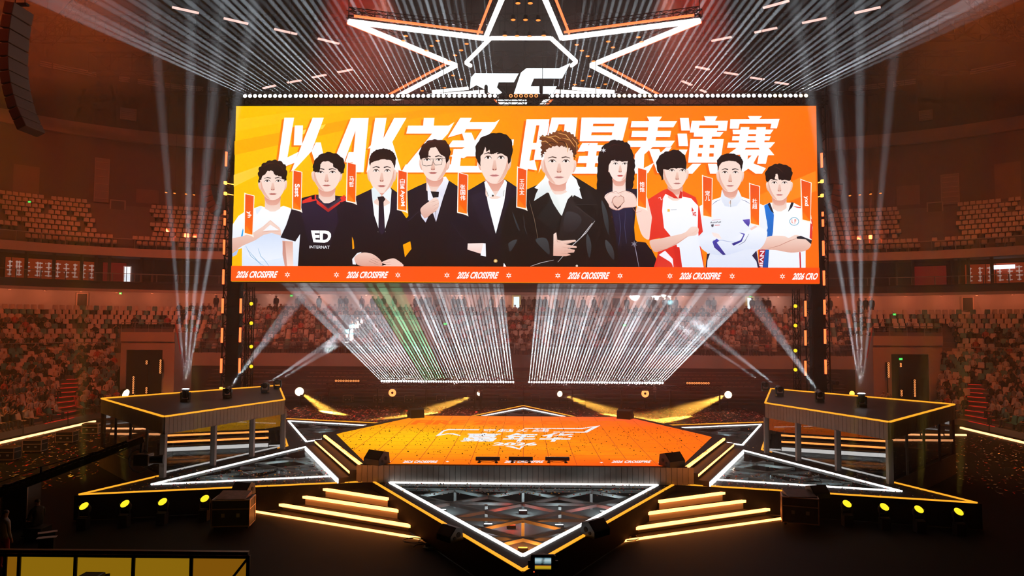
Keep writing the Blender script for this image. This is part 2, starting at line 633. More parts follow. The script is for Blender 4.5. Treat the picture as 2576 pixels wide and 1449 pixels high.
rail(6.95, -40, 572, 14.62, .95, 'glass balustrade along the front of the upper left seats')
rail(6.95, 2072, 2620, 14.62, .95, 'glass balustrade along the front of the upper right seats')
rail(6.85, -40, 572, 11.2, .8, 'glass balustrade of the left lounge balcony')
rail(6.85, 2072, 2620, 11.2, .8, 'glass balustrade of the right lounge balcony')
rail(0, 445, 2195, 4.35, .95, 'long pipe railing along the front of the far stand')
rail(.1, -40, 296, 4.35, .9, 'railing above the steps of the left stand', glass=False)
rail(.1, 2396, 2620, 4.35, .9, 'railing above the steps of the right stand', glass=False)

# ------------------------------------------------------------------ corner entrances
for s, nm in ((-1, 'left'), (1, 'right')):
    x0, x1 = (-36.3, -31.4) if s < 0 else (30.9, 37.0)
    a, b = (-35.8, -32.5) if s < 0 else (32.5, 35.8)
    y, ye, zt = 62.3, 66.2, 6.15
    mb = MB()
    mb.box((x0, y, 0), (a, ye, zt)).box((b, y, 0), (x1, ye, zt)).box((a, y, 4.6), (b, ye, zt)).box((a, y + 2, 0), (b, y + 2.2, 4.6), 1)
    mb.box((x0, y - .12, zt - .8), (x1, y, zt + .05))
    tag(mb.build('wall_portal_' + nm, ['wall_paint', 'black_matte']), kind='structure')
    t = thing('portal_railing', 'railing on top of the %s corner entrance' % nm, 'railing', ((x0 + x1) / 2, y, zt))
    MB().tube((x0, y, zt + .9), (x1, y, zt + .9), .035).build('top_rail', 'steel', t)
    MB().tube((x0, y, zt + .5), (x1, y, zt + .5), .02).build('cross_rail', 'steel', t)
    for k in range(5):
        x = x0 + (x1 - x0) * k / 4
        MB().tube((x, y, zt + .0), (x, y, zt + .9), .03).build('post', 'steel', t)
    xe = x1 if s < 0 else x0
    tag(MB().tube((xe, y - .05, zt + .9), (xe - s * .6, y - .1, zt - 1.9), .045).build('stair_handrail', mat('red_rail', (.5, .06, .03), .4)), 'sloping red handrail at the stage side of the %s corner entrance' % nm, 'handrail')
    tag(MB().box((a + .02, y + .1, 0), (b - .02, y + .25, 4.58)).build('black_drape', 'black_matte'), 'black drape closing the %s corner entrance' % nm, 'curtain')

# two stair heads in the far stand
for x, lb in ((-10.6, 'left'), (10.6, 'right')):
    mb = MB().box((x - 2.0, 67, 4.3), (x + 2.0, 71, 7.3)).box((x - 2.1, 66.9, 7.3), (x + 2.1, 71, 7.45))
    mb.box((x - 1.0, 66.8, 4.4), (x + 1.0, 67, 6.4), 1)
    tag(mb.build('stair_entrance', ['wall_paint', 'concrete_dark']), 'concrete stair entrance set in the %s half of the far stand' % lb, 'stair entrance')

# folded telescopic stand under the far tier: dark shelves
t = thing('telescopic_stand', 'dark folded telescopic stand below the far seats', 'folded stand', (0, 62.5, 0))
for k in range(9):
    z = .15 + k * .31
    MB().box((-29, 62.2 + k * .28, z), (29, 65.6, z + .07)).box((-29, 62.5 + k * .28, z - .2), (29, 62.56 + k * .28, z)).build('deck', mat('stand_dark', (.06, .045, .04), .5), t)
first = None
for k in (4, 5, 6, 7):
    for x0, n in ((-27, 9), (-20.5, 12), (14, 12), (21.5, 9)):
        x0 += R.uniform(-1, 1)
        if R.random() < .25:
            continue
        mb = MB()
        for j in range(n):
            x = x0 + j * .52
            z = .15 + k * .31 + .08
            y = 62.35 + k * .28
            mb.tube((x - .2, y, z + .10), (x + .2, y, z + .10), .035, 5)
        mb.build('folded_seats', mat('folded_seat', (.35, .24, .17), .4), t)
# ================================================================== people and seats
def skin_mesh(name, joints, edges, subd=1):
    me = bpy.data.meshes.new(name)
    me.from_pydata([j[0] for j in joints], edges, [])
    o = bpy.data.objects.new(name, me)
    COL.objects.link(o)
    md = o.modifiers.new('skin', 'SKIN')
    for i, j in enumerate(joints):
        r = j[1]
        me.skin_vertices[0].data[i].radius = r if isinstance(r, tuple) else (r, r)
    me.skin_vertices[0].data[0].use_root = True
    md.use_smooth_shade = True
    if subd:
        sd = o.modifiers.new('sub', 'SUBSURF')
        sd.levels = sd.render_levels = subd
    dg = bpy.context.evaluated_depsgraph_get()
    out = bpy.data.meshes.new_from_object(o.evaluated_get(dg))
    bpy.data.objects.remove(o)
    bpy.data.meshes.remove(me)
    out.name = name
    return out


def body(pose):
    """joints in a person's own space, facing -y, feet at z = 0 on the seat's tread"""
    J, E = [], []

    def j(p, r, par=None):
        J.append((Vector(p), r))
        if par is not None:
            E.append((par, len(J) - 1))
        return len(J) - 1
    sit = pose.startswith('sit')
    hz = .50 if sit else .93
    pel = j((0, 0, hz), (.155, .13))
    lean = -.06 if pose == 'sit_lean' else .02
    ch = j((0, lean * .5, hz + .28), (.165, .12), pel)
    sh = j((0, lean, hz + .47), (.15, .10), ch)
    nk = j((0, lean - .01, hz + .57), .055, sh)
    h1 = j((0, lean - .03, hz + .66), (.085, .095), nk)
    h2 = j((0, lean - .02, hz + .78), (.088, .10), h1)
    for s in (-1, 1):
        if sit:
            hip = j((s * .10, -.06, hz - .01), .095, pel)
            kn = j((s * .13, -.46, hz - .02), .07, hip)
            an = j((s * .13, -.44, .09), .045, kn)
            j((s * .14, -.58, .05), .04, an)
        else:
            hip = j((s * .10, 0, hz - .08), .095, pel)
            kn = j((s * .11, -.02, .50), .065, hip)
            an = j((s * .12, .02, .09), .042, kn)
            j((s * .13, -.13, .045), .04, an)
        so = j((s * .20, lean, hz + .45), .06, sh)
        if pose in ('sit_up', 'stand_up'):
            el = j((s * .27, lean - .16, hz + .42), .045, so)
            ha = j((s * .12, lean - .26, hz + .62), .035, el)
        elif pose == 'stand_fold':
            el = j((s * .26, -.06, hz + .20), .045, so)
            ha = j((-s * .02, -.20, hz + .24), .036, el)
        elif sit:
            el = j((s * .26, lean - .06, hz + .18), .045, so)
            ha = j((s * .12, lean - .30, hz + .12), .036, el)
        else:
            el = j((s * .25, .02, hz + .18), .045, so)
            ha = j((s * .24, -.06, hz - .07), .036, el)
        fingers = (ha,)
        j(tuple(J[ha][0] + (J[ha][0] - J[el][0]).normalized() * .09), .028, ha)
    return J, E, hz, lean


def person_mesh(name, pose, shirt, bottom='trouser', subd=1, hairlong=False):
    J, E, hz, lean = body(pose)
    me = skin_mesh(name, J, E, subd)
    for m in (shirt, bottom, 'skin', 'hair'):
        me.materials.append(M[m])
    sit = pose.startswith('sit')
    for p in me.polygons:
        c = p.center
        k = 0
        if c.z > hz + .56:
            k = 2
            front = c.y < lean - .05
            if c.z > hz + .765 or (not front and c.z > hz + (.60 if hairlong else .68)):
                k = 3
        elif sit:
            if c.z < hz + .03 and (c.y < .1):
                k = 1
            if c.y < -.2 and c.z > hz + .05 and abs(c.x) < .2:
                k = 2
        else:
            if c.z < hz + .02 and abs(c.x) < .2:
                k = 1
            if abs(c.x) > .2 and c.z < hz + .02:
                k = 2
            if c.y < -.15 and c.z > hz:
                k = 2
        if pose in ('sit_up', 'stand_up') and c.y < lean - .18 and c.z > hz + .3:
            k = 2
        if c.z < .10:
            k = 1
        p.material_index = k
    return me


def seat_mesh(m):
    mb = MB()
    n = 6
    rows = [(.42, -.40, .22), (.43, -.22, .23), (.42, -.02, .23), (.52, .05, .23), (.70, .09, .235), (.84, .13, .22), (.89, .15, .17)]
    vs = []
    for z, y, hw in rows:
        for i in range(n + 1):
            u = i / n * 2 - 1
            vs.append((u * hw, y - .05 * u * u * (1 if z > .5 else 0) , z + .02 * u * u))
    fs = [(r * (n + 1) + i, r * (n + 1) + i + 1, (r + 1) * (n + 1) + i + 1, (r + 1) * (n + 1) + i) for r in range(len(rows) - 1) for i in range(n)]
    mb.add(vs, fs)
    mb.add([(x, y + .035, z - .035) for x, y, z in vs], [f[::-1] for f in fs])
    mb.bar((0, .0, 0), (0, .0, .42), .10, .06, 1)
    o = mb.build('stadium_seat', [m, 'black_metal'], smooth=True)
    me = o.data
    bpy.data.objects.remove(o)
    return me


def prop(me):
    return me


SEATS = {'white': seat_mesh('white_seat'), 'teal': seat_mesh('teal_seat')}
SHIRTS = (('white', 'white_cloth'), ('black', 'black_cloth'), ('grey', 'grey_cloth'), ('red', 'red_cloth'), ('teal', 'teal_cloth'))
PEOPLE = {}
for cn, cm in SHIRTS:
    for pose in ('sit', 'sit_lean', 'sit_up', 'stand'):
        PEOPLE[cn, pose] = person_mesh('spectator', pose, cm, hairlong=(pose == 'sit_lean'))


def put(me, name, p, z, n, label, cat, group, jitter=0):
    o = bpy.data.objects.new(name, me)
    COL.objects.link(o)
    o.location = (p.x, p.y, z)
    o.rotation_euler = (0, 0, math.atan2(-n.x, n.y) + R.uniform(-jitter, jitter))
    return tag(o, label, cat, group)


class Bulk:
    """many small copies merged into one mesh"""

    def __init__(s):
        s.v, s.f, s.m, s.mats = [], [], [], []

    def put(s, me, p, z, n):
        a = math.atan2(-n.x, n.y)
        ca, sa = math.cos(a), math.sin(a)
        b = len(s.v)
        s.v += [(p.x + v.co.x * ca - v.co.y * sa, p.y + v.co.x * sa + v.co.y * ca, z + v.co.z) for v in me.vertices]
        idx = []
        for m in me.materials:
            if m not in s.mats:
                s.mats.append(m)
            idx.append(s.mats.index(m))
        for q in me.polygons:
            s.f.append(tuple(b + i for i in q.vertices))
            s.m.append(idx[q.material_index])

    def build(s, name):
        me = bpy.data.meshes.new(name)
        me.from_pydata(s.v, [], s.f)
        for m in s.mats:
            me.materials.append(m)
        me.polygons.foreach_set('material_index', s.m)
        me.polygons.foreach_set('use_smooth', [True] * len(s.f))
        o = bpy.data.objects.new(name, me)
        COL.objects.link(o)
        return o


def shirt():
    return R.choices(['white', 'black', 'grey', 'red', 'teal'], [31, 42, 13, 7, 7])[0]


n_seat = n_pers = 0
seat_bulk, crowd = Bulk(), Bulk()
LOWP = {(cn, pose): person_mesh('low', pose, cm, subd=0) for cn, cm in SHIRTS for pose in ('sit', 'sit_lean', 'stand')}
# upper tier: empty white seats
for r in range(N_UP):
    off, z = 7.2 + .9 * r + .45, Z_UP + UP_H * r
    for p, n in arc_points(off, .56):
        if p.y < 25:
            continue
        px = pxdir(p)
        if r < 2:
            ok = 60 < px < 285 or 330 < px < 575 or 2082 < px < 2315 or 2355 < px < 2560
        else:
            ok = -10 < px < 232 - 4 * (r - 2) or 372 < px < 575 or 2082 < px < 2268 or 2418 < px < 2590
        if not ok or R.random() < .05:
            continue
        side = 'left' if px < 1300 else 'right'
        if n_seat < 265:
            put(SEATS['white'], 'stadium_seat', p, z, n, 'empty white plastic seat in the upper %s tier' % side, 'seat', 'empty seats of the upper %s tier' % side)
            n_seat += 1
        else:
            seat_bulk.put(SEATS['white'], p, z, n)
# extended lower rows on both sides (steps down to the floor) and the fixed lower tier
N_EXT, E0, E_RISE = 15, -13.5, .255
ext = [(E0, 0), (E0, .4)]
for r in range(N_EXT):
    ext += [(E0 + .9 * (r + 1), .4 + E_RISE * r), (E0 + .9 * (r + 1), .4 + E_RISE * (r + 1))]
for s, nm in ((-1, 'left'), (1, 'right')):
    n0 = NS + int(NA * 60 / 90)                      # the block ends where the corner entrance begins
    rs = [ring(o) for o, z in ext]
    mb = MB()
    tot = len(rs[0])
    rng = range(0, n0) if s < 0 else range(tot - 1 - n0, tot - 1)
    for i in rng:
        k = len(ext)
        vs = [Vector((rs[j][i + e].x, rs[j][i + e].y, ext[j][1])) for e in (0, 1) for j in range(k)]
        mb.add(vs, [(j, k + j, k + j + 1, j + 1) for j in range(k - 1)])
    i = n0 if s < 0 else tot - 1 - n0
    face = [(rs[j][i].x, rs[j][i].y, ext[j][1]) for j in range(len(ext))]
    for q, w in zip(face, face[1:]):
        mb.add([(q[0], q[1], 0), (w[0], w[1], 0), w, q], [(0, 1, 2, 3)])
    tag(mb.build('floor_extended_' + nm, 'concrete_dark'), kind='structure')
RED_ROWS = 3
for tier in ('ext', 'low'):
    for r in range(N_EXT if tier == 'ext' else N_LOW + 1):
        if tier == 'ext':
            off, z = E0 + .9 * r + .45, .4 + E_RISE * r
        else:
            off, z = .9 * r + .45, Z_LOW + ROW_H * r
        for p, n in arc_points(off, .58):
            if p.y < 25:
                continue
            px = pxdir(p)
            if tier == 'ext' and not (abs(n.x) > .52):
                continue
            if px < -20 or px > 2596 or tier == 'low' and (296 < px < 442 or 2196 < px < 2398) and r < 5:
                continue
            left = px < 1300
            side = 'left' if left else 'right'
            if tier == 'ext':
                if (150 < px < 200 and r < 8) or (2430 < px < 2485 and r < 8):
                    continue              # aisles
                occ = .62
                if px > 2395 and px < 2475 and r > 6:
                    occ = .1
                if px < 100 and r > 8:
                    occ = .4
            else:
                if p.y > 64 and abs(abs(p.x) - 10.6) < 2.3 and r < 6:
                    continue
                if 296 < px < 442 and r < 2 or 2196 < px < 2398 and r < 2:
                    pass
                if r == N_LOW and R.random() < .55:
                    continue
                occ = .72 if 560 < px < 2070 else .34
                if px < 120 or px > 2500:
                    occ = .75
                if 150 < px < 300 and r < 6:
                    occ = .2
                if px > 2350 and px < 2500 and r > 5:
                    occ = .25
                if 560 < px < 900 and r in (2, 3, 4):
                    occ = .55
            far = tier == 'low' and 445 <= px <= 2195
            if r == N_LOW and tier == 'low':
                if far:
                    crowd.put(LOWP[shirt(), 'stand'], p, z, n)
                elif n_pers < 298:
                    c = shirt()
                    put(PEOPLE[c, 'stand'], 'spectator', p, z, n, 'standing spectator in a %s top behind the last row of the %s stand' % (c, side), 'person', 'standing %s-topped spectators, %s side' % (c, side))
                    n_pers += 1
                continue
            k = R.random()
            white = 'teal' if R.random() < (.45 if tier == 'ext' else .25) else 'white'
            if k < occ:
                c, pose = shirt(), R.choice(['sit', 'sit', 'sit_lean', 'sit_up'])
                if far:
                    crowd.put(LOWP[c, 'sit' if pose == 'sit_up' else pose], p, z, n)
                elif n_pers < 298:
                    put(PEOPLE[c, pose], 'spectator', p, z, n, 'seated spectator in a %s top in the %s stand' % (c, side), 'person', '%s-topped spectators in the %s stand' % (c, side), .25)
                    n_pers += 1
                else:
                    seat_bulk.put(SEATS[white], p, z, n)
            elif k < .93:
                if not far and n_seat < 298:
                    put(SEATS[white], 'stadium_seat', p, z, n, 'empty %s seat among the spectators of the %s stand' % (white, side), 'seat', 'empty %s seats of the %s stand' % (white, side))
                    n_seat += 1
                else:
                    seat_bulk.put(SEATS[white], p, z, n)
tag(seat_bulk.build('stadium_seating'), 'rows of empty seats showing between the spectators of the far stand', 'seating', kind='stuff')
tag(crowd.build('crowd'), 'crowd of spectators filling the far stand behind the stage', 'crowd', kind='stuff')
print('seats', n_seat, 'people', n_pers, 'bulk', len(seat_bulk.v), len(crowd.v))
# red lit aisle steps
for s, nm, pa, pb in ((-1, 'left', 118, 196), (1, 'right', 2425, 2500)):
    t = thing('aisle_steps', 'steps with red glowing edges up the aisle of the %s stand' % nm, 'steps', (s * 36, 48, 0))
    for r in range(9):
        pts = [p for p, n in arc_points(E0 + .9 * r - .02, .25) if p.y > 25 and pa + r * 6 * (1 if s < 0 else -1) < pxdir(p) < pb + r * 4 * (1 if s < 0 else -1)]
        if len(pts) < 2:
            continue
        mb = MB()
        mb.bar((pts[0].x, pts[0].y, .41 + E_RISE * r), (pts[-1].x, pts[-1].y, .41 + E_RISE * r), .04, .05)
        mb.build('nosing_strip', 'red_glow', t)
# ================================================================== the star shaped stage
ZS, ZH, ZB = .9, 1.6, 3.3
mat('riser_pale', (.24, .22, .20), .6)
MIDY = 35.0
half = [(0, 17.7), (5.93, 27.46), (16.03, 24.93), (11.95, 35.2), (16.03, 45.4), (5.93, 42.7), (0, 53.4)]
star = half + [(-x, y) for x, y in half[-2:0:-1]]
tri_front = [(-5.19, 27.33), (0, 18.93), (5.19, 27.33)]
tri_back = [(5.0, 43.4), (0, 51.6), (-5.0, 43.4)]
tri_r = [(7.1, 28.5), (14.17, 26.65), (10.87, 34.95)]
tri_rb = [(7.1, 41.6), (11.3, 36.45), (14.85, 44.1)]
flip = lambda t: [(-x, y) for x, y in t][::-1]
TRIS = [('front', tri_front), ('back', tri_back), ('right', tri_r), ('left', flip(tri_r)), ('back right', tri_rb), ('back left', flip(tri_rb))]


def inset(poly, d):
    """shrink a convex polygon"""
    n = len(poly)
    area = sum(poly[i][0] * poly[(i + 1) % n][1] - poly[(i + 1) % n][0] * poly[i][1] for i in range(n))
    sg = 1 if area > 0 else -1
    out = []
    for i in range(n):
        p0, p1, p2 = Vector(poly[i - 1]), Vector(poly[i]), Vector(poly[(i + 1) % n])
        e1, e2 = (p1 - p0).normalized(), (p2 - p1).normalized()
        n1, n2 = Vector((-e1.y, e1.x)) * sg, Vector((-e2.y, e2.x)) * sg
        b = (n1 + n2)
        out.append(tuple(p1 + b * (d / max(.15, 1 + n1.dot(n2)))))
    return out


stage = thing('star_stage', 'large black six pointed star stage with white and orange light lines', 'stage', (0, MIDY, 0))
mb = MB()
mb.prism(star, .02, ZS, 1, holes=[t[1] for t in TRIS], bottom=False, mtop=0)
mb.build('deck', ['dark_carpet', mat('skirt_black', (.006, .005, .005), .8, spec=.1)], stage)
n = len(star)
line = inset(star, .07)
for i in range(n):
    a, b = line[i], line[(i + 1) % n]
    va, vb = Vector((*a, ZS + .015)), Vector((*b, ZS + .015))
    MB().bar(va, vb, .09, .05).build('orange_edge_strip', 'led_orange', stage)
mat('under_grey', (.30, .33, .33), .5, .5)
mat('under_black', (.03, .025, .022), .7)
mat('mesh_grey', (.24, .26, .26), .6)
for nm, t in TRIS:
    tp = MB()
    ins = inset(t, .12)
    # white light frame, one strip per side
    for i in range(3):
        a, b = Vector((*t[i], ZS + .02)), Vector((*t[(i + 1) % 3], ZS + .02))
        MB().bar(a, b, .10, .05).build('white_light_strip', 'led_white', stage)
    g = MB().prism(inset(t, .06), ZS - .03, ZS).build('glass_floor', 'floor_glass', stage)
    # steel frame below the glass
    us = MB()
    xs, ys = [p[0] for p in t], [p[1] for p in t]

    def inside(x, y, tt=t):
        sgn = [((tt[(k + 1) % 3][0] - tt[k][0]) * (y - tt[k][1]) - (tt[(k + 1) % 3][1] - tt[k][1]) * (x - tt[k][0])) for k in range(3)]
        return all(q > 0 for q in sgn) or all(q < 0 for q in sgn)

    def clip(p, q):
        pts = [p.lerp(q, k / 60) for k in range(61)]
        ok = [v for v in pts if inside(v.x, v.y)]
        return (ok[0], ok[-1]) if len(ok) > 1 else None
    step = 2.0
    y = max(ys) - .25
    rows = []
    while y > min(ys):
        rows.append(y)
        y -= step
    big = (max(xs) - min(xs)) * 1.2
    cx = sum(xs) / 3
    for y in rows:
        c = clip(Vector((cx - big, y, 0)), Vector((cx + big, y, 0)))
        if c:
            us.bar((c[0].x, c[0].y, .72), (c[1].x, c[1].y, .72), .10, .10)
    for k in range(-8, 9):
        for sl in (-1, 1):
            x0 = cx + k * 2.6
            c = clip(Vector((x0 - sl * 10, rows[0] - 7.7, 0)), Vector((x0 + sl * 10, rows[0] + 7.7, 0)))
            if c:
                us.bar((c[0].x, c[0].y, .70), (c[1].x, c[1].y, .70), .12, .10)
    for y in rows[:4]:
        for k in range(-4, 5):
            x = cx + k * 2.6 + (1.3 if rows.index(y) % 2 else 0)
            if inside(x, y - .1):
                us.bar((x, y - .1, .03), (x, y - .1, .66), .10, .10)
    if us.f:
        us.build('steel_frame', 'under_grey', stage)
    MB().add([(p[0], p[1], .06) for p in t], [(0, 1, 2) if True else None]).build('lower_mesh', 'mesh_grey', stage)
# lamps lying under the glass
UL = [((0, 20.6), 'amber', 60), ((0, 21.9), 'amber', 70), ((-.4, 24.3), 'red', 18), ((2.6, 24.4), 'red', 18), ((-3.6, 24.6), 'white', 10), ((-1.2, 24.4), 'white', 14),
      ((1.25, 24.4), 'white', 14), ((3.2, 24.3), 'white', 12), ((-10.6, 28.8), 'white', 26), ((10.4, 28.8), 'white', 26), ((-10.6, 31.6), 'white', 22), ((10.6, 31.6), 'white', 22),
      ((-12.6, 27.8), 'white', 10), ((12.6, 27.8), 'white', 10), ((0, 45.5), 'white', 16), ((-11.6, 41), 'white', 16), ((11.6, 41), 'white', 16), ((-3, 26.2), 'white', 16), ((0, 26.2), 'white', 16), ((3, 26.2), 'white', 16)]
UC = {'amber': (1, .25, .03), 'red': (1, .06, .02), 'white': (.8, .95, 1)}
mat('lamp_amber', (0, 0, 0), emit=(1, .4, .05), es=4)
mat('lamp_red', (0, 0, 0), emit=(1, .08, .02), es=3)
mat('lamp_white', (0, 0, 0), emit=(.85, .95, 1), es=4)
for (x, y), c, pw in UL:
    mb = MB().bevbox((x - .16, y - .07, .08), (x + .16, y + .07, .2), .02, 0)
    mb.add([(x - .14, y - .055, .203), (x + .14, y - .055, .203), (x + .14, y + .055, .203), (x - .14, y + .055, .203)], [(0, 1, 2, 3)], 1)
    mb.build('under_floor_lamp', ['black_metal', 'lamp_' + c], stage)
    L = bpy.data.lights.new('under_floor_glow', 'POINT')
    L.energy, L.color, L.shadow_soft_size = pw * .9, UC[c], .06
    o = bpy.data.objects.new('under_floor_glow', L)
    COL.objects.link(o)
    o.location = (x, y, .42)

# ---------------------------------------------------------------- raised hexagon with its LED floor
hexd = [(-6.35, 27.45), (6.35, 27.45), (10.05, 34.9), (6.5, 42.15), (-6.5, 42.15), (-10.05, 34.9)]
led = [(-6.15, 27.5), (6.15, 27.5), (9.3, 34.75), (6.2, 41.85), (-6.2, 41.85), (-9.3, 34.75)]
hx = thing('hexagon_platform', 'raised hexagonal platform with a glowing orange LED floor at the centre of the star', 'platform', (0, MIDY, ZS))
MB().prism(hexd, ZS, ZH - .02).build('platform_body', 'dark_carpet', hx)
mb = MB()
x = -6.5
while x < 6.5:
    mb.box((x, 27.36, ZS + .01), (x + .20, 27.44, ZH - .03))
    x += .215
mb.build('slatted_front', 'slat_grey', hx)


def vpoly_mesh(name, items, mats, parent):
    """flat coloured polygons: items = (list of 3D points already triangulated faces, colours)"""
    vs, fs, cs = [], [], []
    for pv, pf, pc in items:
        b = len(vs)
        vs += pv
        fs += [tuple(b + i for i in f) for f in pf]
        cs += pc
    me = bpy.data.meshes.new(name)
    off = parent.location if parent is not None else Vector()
    me.from_pydata([Vector(v) - off for v in vs], [], fs)
    at = me.color_attributes.new('Col', 'FLOAT_COLOR', 'POINT')
    for i, c in enumerate(cs):
        at.data[i].color = (*c, 1)
    me.materials.append(M[mats])
    o = bpy.data.objects.new(name, me)
    COL.objects.link(o)
    if parent is not None:
        o.parent = parent
    return o


def text_tris(s, shear=0, bold=0.0, size=1.0):
    """triangles of a piece of lettering, fitted to the unit square"""
    cu = bpy.data.curves.new('t', 'FONT')
    cu.body = s
    cu.shear = shear
    cu.offset = bold
    cu.resolution_u = 3
    cu.fill_mode = 'BOTH'
    o = bpy.data.objects.new('t', cu)
    COL.objects.link(o)
    dg = bpy.context.evaluated_depsgraph_get()
    me = bpy.data.meshes.new_from_object(o.evaluated_get(dg))
    bpy.data.objects.remove(o)
    vs = [(v.co.x, v.co.y) for v in me.vertices]
    fs = [tuple(p.vertices) for p in me.polygons]
    bpy.data.meshes.remove(me)
    if not vs:
        return [], []
    x0, x1 = min(v[0] for v in vs), max(v[0] for v in vs)
    y0, y1 = min(v[1] for v in vs), max(v[1] for v in vs)
    return [((a - x0) / (x1 - x0), (b - y0) / (y1 - y0)) for a, b in vs], fs


vcol_mat('led_floor_picture', 1.2, True)
vcol_mat('led_lettering', 1.0)


def floor_col(x, y):
    u, v = (x + 9.3) / 18.6, (y - 27.5) / 14.35
    g = .33 - .20 * u + .20 * math.exp(-((u - .22) / .22) ** 2 - ((v - .42) / .22) ** 2) - .14 * max(0, v - .5) - .10 * math.exp(-(v / .12) ** 2)
    s = .05 * math.exp(-(((u - .72) + (v - .25) * .8) / .04) ** 2) + .06 * math.exp(-(((u - .33) + (v - .45) * 1.2) / .05) ** 2)
    return (1.0, max(.055, g + s), max(.003, .006 + .05 * max(0, v - .7) * u * 2))


NX, NY = 36, 24
mb_v, mb_f, mb_c = [], [], []
for j in range(NY + 1):
    y = 27.5 + (41.85 - 27.5) * j / NY
    w = 6.15 + (9.3 - 6.15) * (y - 27.5) / 7.25 if y < 34.75 else 9.3 - (9.3 - 6.2) * (y - 34.75) / 7.1
    for i in range(NX + 1):
        x = -w + 2 * w * i / NX
        mb_v.append((x, y, ZH))
        mb_c.append(floor_col(x, y))
for j in range(NY):
    for i in range(NX):
        a = j * (NX + 1) + i
        mb_f.append((a, a + 1, a + NX + 2, a + NX + 1))
vpoly_mesh('led_floor', [(mb_v, mb_f, mb_c)], 'led_floor_picture', hx)
# panel joints of the LED floor
seam = MB()
for k in range(-8, 9):
    x = k * 1.05
    y0 = 27.5 if abs(x) < 6.15 else 27.5 + 7.25 * (abs(x) - 6.15) / 3.15
    y1 = 41.85 if abs(x) < 6.2 else 41.85 - 7.1 * (abs(x) - 6.2) / 3.1
    seam.box((x - .012, y0, ZH), (x + .012, y1, ZH + .002))
for k in range(1, 14):
    y = 27.5 + k * 1.05
    w = 6.15 + 3.15 * (y - 27.5) / 7.25 if y < 34.75 else 9.3 - 3.1 * (y - 34.75) / 7.1
    seam.box((-w, y - .01, ZH), (w, y + .01, ZH + .002))
seam.build('panel_seam', mat('seam_dark', (.10, .03, .01), .6, emit=(.7, .09, .004), es=.8, sample=False), hx)


def floor_items(s, pts, col, shear=0, bold=.02, z=ZH + .006):
    """lettering stretched over the quad pts (photo px: lower left, lower right, upper right, upper left) lying on the LED floor"""
    vs, fs = text_tris(s, shear, bold)
    a, b, c, d = [G(p[0], p[1], ZH) for p in pts]
    out = []
    for u, v in vs:
        p = a.lerp(b, u).lerp(d.lerp(c, u), v)
        out.append((p.x, p.y, z))
    return out, fs, [col] * len(out)


def zf(u, v):           # read off an enlargement of the LED floor
    return 1060 + u / 5.152, 1030 + v / 5.152


W1 = (.92, .95, 1.0)
items = []
for ch, x0, x1 in (('穿', 790, 960), ('越', 985, 1200), ('火', 1235, 1390), ('线', 1440, 1660)):
    items.append(floor_items(ch, [zf(x0 - 15, 294), zf(x1 - 15, 294), zf(x1 + 15, 256), zf(x0 + 15, 254)], W1, 0, .016))
for ch, x0, x1 in (('嘉', 530, 1000), ('年', 1060, 1500), ('华', 1530, 1960)):
    items.append(floor_items(ch, [zf(x0 - 40, 420), zf(x1 - 60, 420), zf(x1 + 40, 308), zf(x0 + 60, 306)], W1, 0, .028))
items.append(floor_items('2026', [zf(920, 470), zf(1490, 470), zf(1510, 428), zf(945, 428)], W1, 0, .05))


def floor_poly(pts, col, z=ZH + .006):
    q = [G(*zf(*p), ZH) for p in pts]
    v = [Vector((p.x, p.y, z)) for p in q]
    return [tuple(p) for p in v], tessellate_polygon([v]), [col] * len(v)


items.append(floor_poly([(180, 350), (275, 275), (345, 255), (755, 258), (745, 270), (360, 268), (295, 285), (250, 328), (330, 310), (420, 310), (508, 335), (500, 345), (400, 325), (340, 322)], W1))
items.append(floor_poly([(1340, 242), (2070, 242), (2322, 208), (2145, 303), (1705, 300), (1715, 288), (2110, 290), (2220, 228), (2085, 255), (1335, 252)], W1))
items.append(floor_poly([(1085, 478), (1190, 478), (1270, 508), (1290, 478), (1332, 478), (1275, 522)], W1))
for s, x0, x1 in (('2026 CROSSFIRE', -245, 215), ('2026 CROSSFIRE', 1070, 1590), ('2026 CROSSFIRE', 2460, 2980)):
    items.append(floor_items(s, [zf(x0, 695), zf(x1 - 20, 695), zf(x1 + 5, 664), zf(x0 + 25, 664)], W1, 0, .04))
for x in (-420, 338, 2335, 3090):
    pts = []
    for k in range(12):
        r = 30 if k % 2 == 0 else 12
        pts.append((x + r * math.sin(k * PI / 6), 676 + .33 * r * math.cos(k * PI / 6) + (14 if x > 2000 else 0)))
    items.append(floor_poly(pts, W1))
for it in items:
    vpoly_mesh('floor_lettering', [it], 'led_lettering', hx)
items = [floor_items('FIRE 2026 CROSS', [zf(-150, 196), zf(2740, 206), zf(2640, 150), zf(-60, 138)], (1, .17, .01), 0, .05, ZH + .004)]
vpoly_mesh('ghost_lettering', items, 'led_lettering', hx)
